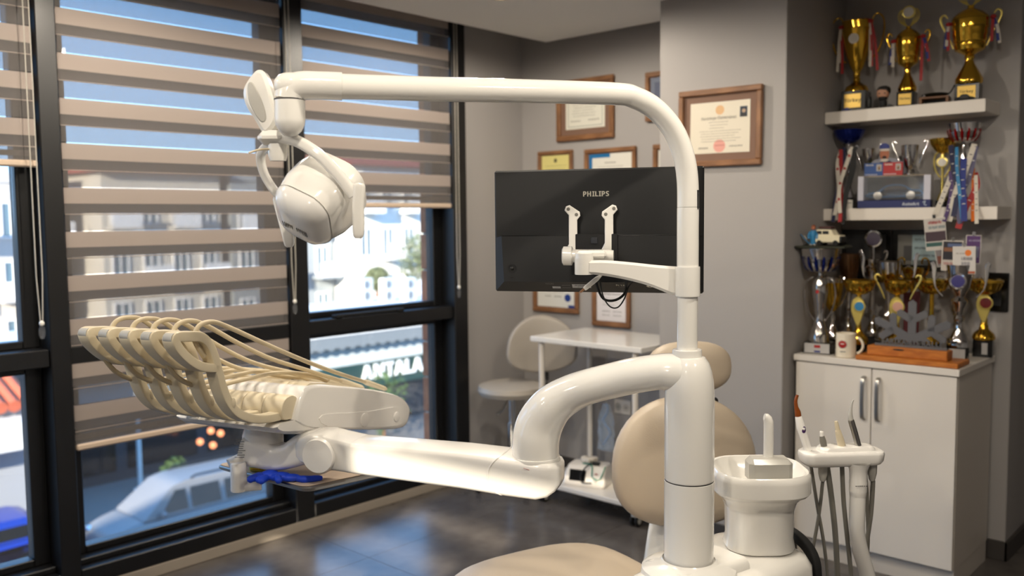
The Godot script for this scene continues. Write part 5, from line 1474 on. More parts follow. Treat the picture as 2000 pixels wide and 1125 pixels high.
# ------------------------------------------------------------------ corner: trolley, stool, socket
func corner_furniture() -> void:
	var at := Vector3(3.735, 0, -2.755)
	var t := thing("trolley", "white two-shelf trolley on castors against the back wall", "trolley", at)
	var hw := 0.352
	var hd := 0.235
	obj("top_shelf", mb().box(Vector3(0, 0.871, 0), Vector3(hd * 2, 0.027, hw * 2), 0.003), mat(Color(0.88, 0.87, 0.85), 0.12), t)
	obj("bottom_shelf", mb().box(Vector3(0, 0.108, 0), Vector3(hd * 2, 0.024, hw * 2), 0.003), M.laminate, t)
	for sx in [-1.0, 1.0]:
		for sz in [-1.0, 1.0]:
			var p := Vector3(sx * (hd - 0.03), 0, sz * (hw - 0.055))
			obj("leg", mb().lathe([Vector2(0.015, 0.12), Vector2(0.015, 0.858)], 16, p), M.laminate, t)
			var cs := mb()
			cs.lathe([Vector2(0.011, 0.06), Vector2(0.011, 0.098)], 12, p)
			cs.box(p + Vector3(0, 0.058, 0), Vector3(0.034, 0.022, 0.034), 0.005)
			var c := obj("castor", cs, M.steel if sz < 0 else M.pale_grey, t)
			for s in [-1.0, 1.0]:
				obj("wheel", mb().lathe([Vector2(0, 0.006), Vector2(0.020, 0.006), Vector2(0.022, 0.007), Vector2(0.028, 0.005), Vector2(0.028, -0.005), Vector2(0, -0.006)], 20), M.rubber, c).transform = Transform3D(Basis(Vector3.RIGHT, PI / 2) * Basis(Vector3.BACK, 0.0), p + Vector3(0.006, 0.030, s * 0.014))
				obj("hub", mb().lathe([Vector2(0, 0.003), Vector2(0.016, 0.001)], 16), M.pale_grey, c).transform = Transform3D(Basis(Vector3.RIGHT, s * PI / 2), p + Vector3(0.006, 0.030, s * 0.021))
	# dental motor on the lower shelf
	var d := thing("surgical_motor", "white desktop device with dark screen and leads on the trolley's lower shelf", "device", Vector3(3.64, 0.1205, -2.83), -1.25)
	var sec := []
	for k in [[0.0, 0.112, 0.085, 0.0], [0.012, 0.116, 0.088, 0.0], [0.060, 0.110, 0.076, -0.008], [0.092, 0.104, 0.058, -0.022], [0.098, 0.098, 0.052, -0.024]]:
		sec.append(ring3(rrect(k[1] * 2, k[2] * 2, 0.018, 4), Vector3(0, k[0], k[3]), Vector3.RIGHT, Vector3.BACK))
	obj("casing", mb().loft(sec), M.laminate, d)
	var sc := obj("screen", mb().box(V, Vector3(0.088, 0.058, 0.003), 0.001), mat(Color(0.02, 0.02, 0.025), 0.12), d)
	sc.transform = Transform3D(Basis(Vector3.RIGHT, -0.36), Vector3(-0.035, 0.055, 0.0715))
	obj("red_mark", mb().box(V, Vector3(0.014, 0.005, 0.002)), M.red, d).transform = Transform3D(Basis(Vector3.RIGHT, -0.36), Vector3(0.065, 0.070, 0.066))
	obj("control_knob", mb().lathe([Vector2(0, 0.012), Vector2(0.010, 0.011), Vector2(0.011, 0)], 16), M.pale_grey, d).transform = Transform3D(Basis(Vector3.RIGHT, PI / 2 - 0.36), Vector3(0.065, 0.04, 0.078))
	obj("black_lead", mb().tube(curve([Vector3(0.06, 0.10, 0.0), Vector3(0.02, 0.108, 0.04), Vector3(-0.01, 0.07, 0.085), Vector3(0.0, 0.03, 0.10), Vector3(0.05, 0.03, 0.10)], 6), 0.0035, 8), M.rubber, d)
	obj("green_lead", mb().tube(curve([Vector3(-0.03, 0.10, 0.0), Vector3(0.03, 0.104, 0.035), Vector3(0.05, 0.06, 0.085), Vector3(0.09, 0.05, 0.088), Vector3(0.10, 0.10, 0.02)], 6), 0.003, 8), mat(Color(0.25, 0.55, 0.45), 0.5), d)
	var wad := thing("crumpled_tissue", "crumpled white tissue and tubing lying on top of the device", "tissue", Vector3(3.66, 0.2195, -2.86))
	var rng := RandomNumberGenerator.new()
	rng.seed = 4
	var wm := mb()
	for i in 7: wm.ball(Vector3(rng.randf_range(-0.03, 0.03), 0.012 + rng.randf() * 0.012, rng.randf_range(-0.04, 0.04)), Vector3(0.022, 0.013, 0.02), 10, 0.7)
	obj("wad", wm, M.white_cloth, wad)
	obj("handpiece", mb().tube([Vector3(-0.02, 0.012, 0.06), Vector3(-0.01, 0.014, 0.10)], [0.009, 0.006], 12), M.dark, wad)
	var ped := thing("foot_switch", "small black switch box beside the device on the trolley", "switch", Vector3(3.62, 0.1205, -2.60), 0.3)
	obj("housing", mb().box(Vector3(0, 0.014, 0), Vector3(0.07, 0.028, 0.05), 0.006), M.dark, ped)
	obj("lead", mb().tube(curve([Vector3(0.0, 0.02, 0.02), Vector3(-0.03, 0.03, 0.06), Vector3(0.02, 0.006, 0.09)], 5), 0.003, 8), M.rubber, ped)
	# clear bag hanging from the trolley top
	var bag := thing("plastic_bag", "clear plastic bag of tubing hanging behind the trolley leg", "bag", Vector3(3.93, 0.22, -2.93))
	var bs := []
	var bm := mat(Color(0.72, 0.78, 0.85, 0.35), 0.3, 0.0, {"transparency": BaseMaterial3D.TRANSPARENCY_ALPHA})
	for k in 9:
		var ring := PackedVector3Array()
		var yy := k * 0.032
		for i in 14:
			var a := TAU * i / 14
			var r := 0.04 * (1.0 - 0.55 * smoothstep(5.0, 8.0, k)) * (1.0 + 0.22 * sin(i * 2.7 + k * 1.9))
			ring.append(Vector3(cos(a) * r * 0.6, yy, sin(a) * r * 1.2))
		bs.append(ring)
	obj("film", mb().loft(bs), bm, bag)
	obj("coiled_tube", mb().tube(curve([Vector3(0, 0.03, -0.02), Vector3(0.005, 0.10, 0.025), Vector3(0, 0.16, -0.02), Vector3(0, 0.22, 0.01), Vector3(0, 0.26, 0.0)], 6), 0.006, 8), mat(Color(0.55, 0.66, 0.80), 0.4), bag)
	obj("hanger", mb().tube([Vector3(0, 0.255, 0), Vector3(0, 0.62, 0.0), Vector3(0, 0.637, 0.0)], 0.0015, 6), M.cord, bag)
	# wall socket
	var so := thing("wall_socket", "white wall socket on the blue grey wall under the trolley top", "socket")
	so.transform = facing(Vector3(BACK - 0.001, 0.40, -2.915), Vector3(0, 0, 1))
	obj("plate", mb().box(Vector3(0, 0.041, 0.005), Vector3(0.112, 0.080, 0.010), 0.003), M.laminate, so)
	for s in [-1.0, 1.0]:
		obj("well", mb().lathe([Vector2(0.021, 0.0), Vector2(0.022, 0.002), Vector2(0.019, 0.002), Vector2(0.018, 0.0005), Vector2(0, 0.0005)], 20), M.pale_grey if s < 0 else M.white_cloth, so).transform = Transform3D(Basis(Vector3.RIGHT, PI / 2), Vector3(s * 0.027, 0.041, 0.0101))
		obj("pin_hole", mb().ball(Vector3(s * 0.027, 0.041, 0.0115), Vector3(0.007, 0.0025, 0.001), 10), M.dark, so)

	# stool in the corner
	var st := gear("operator_stool", "grey leather operator stool with rounded backrest in the corner", "stool", Vector3(-0.01, 0.0, -4.97))
	obj("seat", mb().lathe([Vector2(0, 0.51), Vector2(0.14, 0.512), Vector2(0.182, 0.522), Vector2(0.194, 0.545), Vector2(0.186, 0.570), Vector2(0.15, 0.582), Vector2(0, 0.585)], 36), M.stool_leather, st)
	var b := MB.new()
	b.xf = Transform3D(Basis(Vector3.UP, 0.15) * Basis(Vector3.RIGHT, -0.06), Vector3(0.165, 0.782, -0.05))
	var bsec := []
	for k in [[-0.032, 0.84], [-0.028, 0.93], [-0.010, 1.0], [0.008, 0.99], [0.020, 0.94], [0.024, 0.86], [0.022, 0.5], [0.020, 0.15]]:
		var ring := PackedVector3Array()
		for i in 36:
			var a := TAU * i / 36
			ring.append(Vector3(cos(a) * 0.200 * k[1] * (1.0 - 0.18 * sin(a)), signf(sin(a)) * pow(absf(sin(a)), 0.8) * (0.175 if sin(a) > 0 else 0.15) * k[1], k[0] + 0.05 * pow(cos(a) * k[1], 2.0)))
		bsec.append(ring)
	b.loft(bsec)
	obj("backrest", b, M.stool_leather, st)
	obj("back_bar", mb().sweep(curve([Vector3(0.05, 0.50, -0.03), Vector3(0.15, 0.49, -0.08), Vector3(0.20, 0.56, -0.09), Vector3(0.18, 0.78, -0.085)], 6), rrect(0.04, 0.012, 0.004, 2)), M.seam, st)
	obj("lever", mb().tube([Vector3(-0.02, 0.50, 0.05), Vector3(-0.05, 0.455, 0.10), Vector3(-0.085, 0.430, 0.12)], [0.006, 0.006, 0.009], 10), M.chrome, st)
	obj("gas_column", mb().lathe([Vector2(0.028, 0.10), Vector2(0.028, 0.36), Vector2(0.02, 0.36), Vector2(0.02, 0.51)], 20), M.chrome, st)
	for i in 5:
		var a := TAU * i / 5
		var leg := obj("foot", mb().tube([Vector3(0, 0.10, 0), Vector3(cos(a) * 0.23, 0.065, sin(a) * 0.23)], [0.02, 0.012], 10), M.pale_grey, st)
		obj("castor", mb().ball(Vector3(cos(a) * 0.235, 0.028, sin(a) * 0.235), Vector3(0.02, 0.028, 0.02), 12), M.rubber, leg)

# ------------------------------------------------------------------ cabinet and wall shelves
func cabinet_and_shelves() -> void:
	var at := Vector3(3.95, 0, -1.397)
	var t := thing("cabinet", "white two-door cabinet with bow handles under the trophies", "cabinet", at)
	var hw := 0.330
	obj("carcass", mb().span(Vector3(-0.228, 0.088, -hw), Vector3(0.228, 0.871, hw), 0.001), M.laminate_side, t)
	obj("worktop", mb().span(Vector3(-0.255, 0.871, -hw - 0.009), Vector3(0.235, 0.898, hw + 0.009), 0.002), M.laminate, t)
	obj("plinth", mb().span(Vector3(-0.215, 0.0, -hw + 0.002), Vector3(0.225, 0.088, hw - 0.002)), M.laminate_side, t)
	for s in [-1.0, 1.0]:
		var d := obj("door", mb().span(Vector3(-0.248, 0.092, s * 0.002), Vector3(-0.230, 0.866, s * (hw - 0.001)), 0.0015), M.laminate, t)
		var h := mb()
		var hz: float = s * 0.030
		var pts := [Vector3(-0.248, 0.832, hz), Vector3(-0.262, 0.826, hz), Vector3(-0.270, 0.806, hz), Vector3(-0.272, 0.742, hz), Vector3(-0.270, 0.680, hz), Vector3(-0.262, 0.658, hz), Vector3(-0.248, 0.652, hz)]
		h.sweep(curve(pts, 4), rrect(0.016, 0.006, 0.002, 2), [], Vector3(-1, 0.01, 0))
		obj("handle", h, M.steel, d)
	# wall shelves
	for k in 2:
		var y: float = [1.968, 1.531][k]
		var z1: float = [-1.078, -1.022][k]
		var s := thing("wall_shelf", ["thick white floating shelf carrying the three large gold cups", "thick white floating shelf carrying the boxed model car"][k], "shelf", Vector3(4.112, y - 0.053, (-1.748 + z1) / 2), 0.0, "floating shelves in the niche")
		obj("board", mb().box(Vector3(0, 0.0265, 0), Vector3(0.212, 0.053, z1 + 1.748), 0.002), M.shelf, s)
		obj("bracket", mb().box(Vector3(0.104, 0.0265, 0), Vector3(0.006, 0.03, 0.3)), M.steel, s)

# ------------------------------------------------------------------ trophies
const FACE := -1.42  # turns a thing's front from +z towards the room

func vv(a: Array) -> Array:
	var out := []
	for q in a: out.append(Vector2(q[0], q[1]))
	return out

# segs: [part name, material, profile, flutes, flute depth]; handles: [style, material, half width, y low, y high]; emblem: [y, radius, rim material, face material, forward]
func cup(label: String, at: Vector3, block: Array, segs: Array, handles := [], emblem := [], group := "trophies in the niche") -> Node3D:
	var t := thing("trophy", label, "trophy", at, FACE, group)
	if block:
		obj("base_block", mb().box(Vector3(0, block[1] / 2, 0), Vector3(block[0], block[1], block[2] if block.size() > 2 else block[0]), 0.002), block[3] if block.size() > 3 else M.black_stone, t)
	for s in segs:
		obj(s[0], mb().lathe(vv(s[2]), 28 if s.size() < 4 else s[3] * 4, V, s[4] if s.size() > 4 else 0.0, s[3] if s.size() > 3 else 0), s[1], t)
	if handles:
		for sd in [-1.0, 1.0]:
			obj("handle", handle_shape(handles[0], sd, handles[2], handles[3], handles[4]), handles[1], t)
	if emblem:
		medal(t, Vector3(0, emblem[0], emblem[4]), emblem[1], emblem[2], emblem[3])
	return t

func medal(t: Node, at: Vector3, r: float, rim: Material, face: Material) -> MeshInstance3D:
	var o := obj("medallion", mb().lathe([Vector2(r, -0.003), Vector2(r * 1.02, 0.0), Vector2(r, 0.003), Vector2(r * 0.84, 0.0035), Vector2(r * 0.80, 0.002), Vector2(0, 0.002)], 24), rim, t)
	o.transform = Transform3D(Basis(Vector3.RIGHT, PI / 2), at)
	obj("medallion_face", mb().lathe([Vector2(r * 0.78, 0.0022), Vector2(r * 0.7, 0.003), Vector2(0, 0.003)], 20), face, o)
	return o

func handle_shape(style: String, sd: float, hw: float, y0: float, y1: float) -> MB:
	var h := y1 - y0
	var p := []
	var m := mb()
	match style:
		"loop":
			p = [Vector3(hw * 0.42 * sd, y0, 0), Vector3(hw * 0.78 * sd, y0 + h * 0.18, 0), Vector3(hw * sd, y0 + h * 0.55, 0), Vector3(hw * 0.98 * sd, y0 + h * 0.88, 0), Vector3(hw * 0.74 * sd, y1, 0), Vector3(hw * 0.56 * sd, y0 + h * 0.88, 0), Vector3(hw * 0.58 * sd, y0 + h * 0.72, 0)]
			return m.tube(curve(p, 6), 0.0038, 8)
		"vase":
			p = [Vector3(hw * 0.25 * sd, y0, 0), Vector3(hw * 0.75 * sd, y0 + h * 0.25, 0), Vector3(hw * sd, y0 + h * 0.6, 0), Vector3(hw * 0.85 * sd, y0 + h * 0.9, 0), Vector3(hw * 0.45 * sd, y1, 0)]
			return m.tube(curve(p, 6), 0.0036, 8)
		"ear":
			p = [Vector3(hw * 0.55 * sd, y0, 0), Vector3(hw * 0.72 * sd, y0 + h * 0.35, 0), Vector3(hw * 0.95 * sd, y0 + h * 0.72, 0), Vector3(hw * sd, y0 + h * 0.92, 0), Vector3(hw * 0.88 * sd, y1, 0), Vector3(hw * 0.76 * sd, y0 + h * 0.9, 0)]
			var fine := curve(p, 5)
			var sc := []
			for i in fine.size(): sc.append(lerpf(0.6, 1.3, sin(PI * float(i) / (fine.size() - 1))))
			return m.sweep(fine, rrect(0.007, 0.005, 0.002, 2), sc, Vector3(0, 0, 1))
		"feather":
			p = [Vector3(hw * 0.60 * sd, y0, 0), Vector3(hw * 0.86 * sd, y0 + h * 0.25, 0), Vector3(hw * 0.92 * sd, y0 + h * 0.55, 0), Vector3(hw * 0.94 * sd, y0 + h * 0.85, 0), Vector3(hw * 1.02 * sd, y1, 0)]
			var fine := curve(p, 5)
			var sc := []
			for i in fine.size():
				var f := float(i) / (fine.size() - 1)
				sc.append(Vector2(0.5 + 1.6 * smoothstep(0.2, 0.8, f) - 0.6 * smoothstep(0.9, 1.0, f), 1.0))
			m.sweep(fine, rrect(0.009, 0.004, 0.0015, 2), sc, Vector3(0, 0, 1))
			return m.tube(curve([Vector3(hw * 0.90 * sd, y0 + h * 0.45, 0), Vector3(hw * 0.72 * sd, y0 + h * 0.6, 0), Vector3(hw * 0.58 * sd, y0 + h * 0.55, 0)], 4), 0.0025, 6)
	return m

# coloured tongues let into a fluted bowl
func inlays(t: Node, n: int, prof: Array, wide: float, m: Material) -> void:
	var p := []
	for q: Vector2 in prof: p.append(Vector3(q.x + 0.0012, q.y, 0))
	var fine := curve(p, 3)
	var sc := []
	for i in fine.size(): sc.append(Vector2(0.25 + 0.75 * sin(PI * (0.12 + 0.80 * float(i) / (fine.size() - 1))), 1.0))
	var shape := mb().sweep(fine, [Vector2(-wide / 2, 0), Vector2(0, 0.0022), Vector2(wide / 2, 0), Vector2(0, -0.002)], sc, Vector3.RIGHT).mesh()
	for i in n: part("inlay", shape, m, t, Transform3D(Basis(Vector3.UP, TAU * (i + 0.5) / n), V))

func plate(t: Node, at: Vector3, w: float, h: float, m: Material) -> MeshInstance3D:
	var o := obj("plaque", mb().box(V, Vector3(w, h, 0.0016), 0.0004), m, t)
	o.position = at
	return o

# ribbon bow: a knot with hanging tails
func ribbon(t: Node, at: Vector3, tails: Array) -> void:
	var k := obj("bow_knot", mb().ball(at, Vector3(0.012, 0.009, 0.009), 10), M.red, t)
	for q in tails:
		var l: float = q[0]
		var dx: float = q[1]
		var p := curve([at, at + Vector3(dx * 0.5, -l * 0.3, 0.004), at + Vector3(dx * 0.8, -l * 0.65, 0.002), at + Vector3(dx, -l, 0.004)], 4)
		obj("ribbon_tail", mb().sweep(p, [Vector2(-0.006, -0.0006), Vector2(0.006, -0.0006), Vector2(0.006, 0.0006), Vector2(-0.006, 0.0006)], [], Vector3(0, 0, 1)), q[2], k)

func wreath(t: Node, at: Vector3, s: float, m: Material) -> void:
	var w := mb()
	for sd in [-1.0, 1.0]:
		for i in 4:
			var r := s * (0.45 + 0.17 * i)
			w.tube(curve([at + Vector3(sd * 0.006, 0, 0), at + Vector3(sd * r * 0.8, s * 0.45, 0), at + Vector3(sd * r, s * 1.1, 0), at + Vector3(sd * r * 0.75, s * 1.75 - 0.05 * s * i, 0)], 4), 0.0022, 6)
	obj("wreath", w, m, t)

func top_shelf_things() -> void:
	var y := 1.9685
	var g := "gold cups on the top shelf"
	# 1 tall plain cup with big loop handles
	var a := cup("gold cup with tall loop handles and white badge, leftmost on the top shelf", Vector3(4.105, y, -1.645), [0.105, 0.092, 0.105], [
		["foot", M.gold, [[0.0, 0.092], [0.052, 0.092], [0.052, 0.100], [0.046, 0.114], [0.030, 0.124], [0.018, 0.132], [0.014, 0.142]]],
		["stem", M.gold, [[0.014, 0.140], [0.017, 0.148], [0.012, 0.158], [0.016, 0.166], [0.014, 0.176], [0.018, 0.186]]],
		["bowl", M.gold, [[0.016, 0.182], [0.030, 0.205], [0.046, 0.250], [0.058, 0.300], [0.065, 0.345], [0.068, 0.370], [0.064, 0.372], [0.066, 0.402], [0.069, 0.405], [0.066, 0.406], [0.060, 0.370], [0.0, 0.34]]]], ["loop", M.gold, 0.112, 0.225, 0.432], [0.320, 0.022, M.paper, M.white_cloth, 0.068], g)
	var pl := plate(a, Vector3(-0.004, 0.047, 0.0535), 0.072, 0.062, M.plaque)
	lettering("Türkey", 0.016, M.dark, pl, Transform3D(Basis(), Vector3(0, 0.002, 0.001)))
	ribbon(a, Vector3(-0.068, 0.385, 0.02), [[0.20, -0.012, M.white_cloth], [0.21, 0.01, M.red], [0.16, -0.004, M.white_cloth]])
	ribbon(a, Vector3(0.062, 0.395, 0.03), [[0.20, 0.002, M.white_cloth], [0.20, 0.010, M.red], [0.22, 0.034, M.red]])
	# 2 lidded urn with wreath on top
	var urn := func(s: float) -> Array:
		return [["foot", M.gold, [[0.0, 0.0], [0.036 * s, 0.0], [0.040 * s, 0.006], [0.040 * s, 0.020], [0.030 * s, 0.042], [0.016 * s, 0.072], [0.012 * s, 0.088], [0.015 * s, 0.100], [0.011 * s, 0.108]], 12, 0.03],
		["urn", M.gold, [[0.013 * s, 0.105], [0.022 * s, 0.112], [0.044 * s, 0.124], [0.047 * s, 0.140], [0.046 * s, 0.150], [0.049 * s, 0.154], [0.050 * s, 0.172], [0.052 * s, 0.178], [0.052 * s, 0.196], [0.055 * s, 0.202], [0.055 * s, 0.232], [0.053 * s, 0.238]]],
		["lid", M.gold, [[0.055 * s, 0.236], [0.052 * s, 0.246], [0.036 * s, 0.262], [0.018 * s, 0.272], [0.010 * s, 0.276], [0.010 * s, 0.286], [0.0, 0.288]]]]
	for k in 2:
		var s: float = [0.93, 1.30][k]
		var bh: float = [0.066, 0.074][k]
		var bw: float = [0.072, 0.094][k]
		var p: Vector3 = [Vector3(4.095, y, -1.418), Vector3(4.10, y, -1.170)][k]
		var segs: Array = urn.call(s)
		var hs: float = [0.99, 1.13][k]
		for sg in segs:
			for q in sg[2]: q[1] = q[1] * hs + bh
		var lab: String = ["gold lidded urn trophy topped by a wreath with white disc, centre of top shelf", "widest gold lidded urn trophy with ribbons, right end of top shelf"][k]
		var c := cup(lab, p, [bw, bh, bw], segs, ["ear", M.pale_gold if k == 1 else M.gold, 0.086 * (1.0 if k == 0 else 1.32), bh + 0.135 * hs, bh + 0.262 * hs], [], g)
		var pq := plate(c, Vector3(-0.002, bh / 2, bw / 2 + 0.001), bw * 0.72, bh * 0.72, M.plaque)
		lettering("Türkey", 0.010 if k == 0 else 0.0115, M.dark, pq, Transform3D(Basis(), Vector3(0, 0.003, 0.001)))
		wreath(c, Vector3(0, bh + 0.286 * hs, 0), 0.045 * (1.0 if k == 0 else 1.2), M.pale_gold)
		medal(c, Vector3(0, bh + 0.286 * hs + 0.060, 0.004), 0.027, M.pale_gold, M.paper)
		ribbon(c, Vector3(-0.062 * s, bh + 0.225 * hs, 0.012), [[0.10, -0.012, M.blue], [0.09, -0.006, M.white_cloth], [0.11, 0.0, M.red if k == 1 else M.white_cloth]])
		ribbon(c, Vector3(0.066 * s, bh + 0.235 * hs, 0.012), [[0.19 if k == 0 else 0.10, -0.004, M.red], [0.10, 0.02, M.blue], [0.11, 0.026, M.red if k == 0 else M.white_cloth]])
	# small things between the cups
	var fg := thing("figurine", "small dark-haired big-headed figurine in black between two gold cups", "figurine", Vector3(4.065, y, -1.510), FACE)
	obj("head", mb().ball(Vector3(0, 0.068, 0), Vector3(0.026, 0.024, 0.022), 20, 0.75), mat(Color(0.72, 0.53, 0.42), 0.6), fg)
	obj("hair", mb().ball(Vector3(0.002, 0.079, -0.004), Vector3(0.029, 0.022, 0.024), 18, 0.8), mat(Color(0.05, 0.035, 0.03), 0.6), fg)
	for sd in [-1.0, 1.0]: obj("eye", mb().ball(Vector3(sd * 0.011, 0.066, 0.0215), Vector3(0.003, 0.0035, 0.0015), 8), M.dark, fg)
	obj("scarf", mb().ball(Vector3(0, 0.047, 0.004), Vector3(0.019, 0.010, 0.017), 14, 0.8), M.black_cloth, fg)
	obj("body", mb().ball(Vector3(0, 0.024, 0), Vector3(0.015, 0.024, 0.012), 14, 0.8), M.black_cloth, fg)
	var dk := thing("model_bike", "small black model beside the leftmost gold cup's base", "model", Vector3(4.06, y, -1.568), FACE)
	obj("body", mb().ball(Vector3(0, 0.032, 0), Vector3(0.010, 0.030, 0.016), 12, 0.7), M.dark, dk)
	obj("stand", mb().box(Vector3(0, 0.005, 0), Vector3(0.03, 0.01, 0.035), 0.002), M.black_stone, dk)
	var mc := thing("miniature_car", "tiny blue toy car before the leftmost gold cup", "toy car", Vector3(4.025, y, -1.655), FACE)
	toy_car(mc, M.blue, 0.5, M.white_cloth)
	var mc2 := thing("miniature_car", "tiny black toy car before the middle gold urn", "toy car", Vector3(4.03, y, -1.468), FACE)
	toy_car(mc2, M.dark, 0.5, M.chrome)
	var mc3 := thing("miniature_car", "tiny black toy car before the right gold urn", "toy car", Vector3(4.03, y, -1.165), FACE)
	toy_car(mc3, M.dark, 0.9, M.dark)
	var wb := thing("wooden_stand", "small brown wooden stand between the middle and right cups", "stand", Vector3(4.075, y, -1.295), FACE)
	obj("side", mb().box(Vector3(-0.052, 0.014, 0), Vector3(0.012, 0.028, 0.07), 0.001), M.small_oak, wb)
	obj("side", mb().box(Vector3(0.052, 0.014, 0), Vector3(0.012, 0.028, 0.07), 0.001), M.small_oak, wb)
	obj("lid", mb().box(Vector3(0, 0.027, 0), Vector3(0.116, 0.008, 0.074), 0.001), M.small_oak, wb)
	obj("back", mb().box(Vector3(0, 0.012, -0.02), Vector3(0.1, 0.022, 0.004)), M.dark, wb)
	var dc := thing("model_plane", "dark curved metal model lying on the wooden stand", "model", Vector3(4.075, y + 0.0315, -1.295), FACE)
	obj("body", mb().ball(Vector3(0, 0.010, 0), Vector3(0.055, 0.010, 0.02), 16), mat(Color(0.10, 0.09, 0.05), 0.35, 0.4), dc)
	obj("tail", mb().tube(curve([Vector3(0.05, 0.008, 0), Vector3(0.062, 0.02, 0), Vector3(0.075, 0.045, 0)], 4), 0.003, 8), M.dark, dc)
	obj("wheel", mb().ball(Vector3(-0.04, 0.006, 0.019), Vector3(0.006, 0.006, 0.003), 10), M.silver, dc)

func toy_car(t: Node, m: Material, s: float, lamp: Material) -> void:
	obj("body", mb().prism(curve2([Vector2(-0.035 * s, 0.006 * s), Vector2(-0.036 * s, 0.016 * s), Vector2(-0.02 * s, 0.018 * s), Vector2(-0.012 * s, 0.028 * s), Vector2(0.012 * s, 0.028 * s), Vector2(0.022 * s, 0.018 * s), Vector2(0.038 * s, 0.014 * s), Vector2(0.038 * s, 0.006 * s)], 2), 0.032 * s, 0.003 * s), m, t)
	for sx in [-1.0, 1.0]:
		for sz in [-1.0, 1.0]:
			obj("wheel", mb().lathe([Vector2(0, 0.003 * s), Vector2(0.0075 * s, 0.003 * s), Vector2(0.0075 * s, -0.003 * s), Vector2(0, -0.003 * s)], 12), M.rubber, t).transform = Transform3D(Basis(Vector3.RIGHT, PI / 2), Vector3(sx * 0.022 * s, 0.0075 * s, sz * 0.0150 * s))
		obj("lamp", mb().ball(Vector3(sx * 0.036 * s, 0.012 * s, 0.008 * s), Vector3(0.003, 0.003, 0.003) * s, 8), lamp, t)

# lanyards: strips hung over a trophy's neck
func strap(pts: Array, w: float) -> MB:
	var p := curve(pts, 5)
	return mb().sweep(p, [Vector2(-w / 2, -0.0007), Vector2(w / 2, -0.0007), Vector2(w / 2, 0.0007), Vector2(-w / 2, 0.0007)], [], Vector3(0, 0.05, 1).normalized())

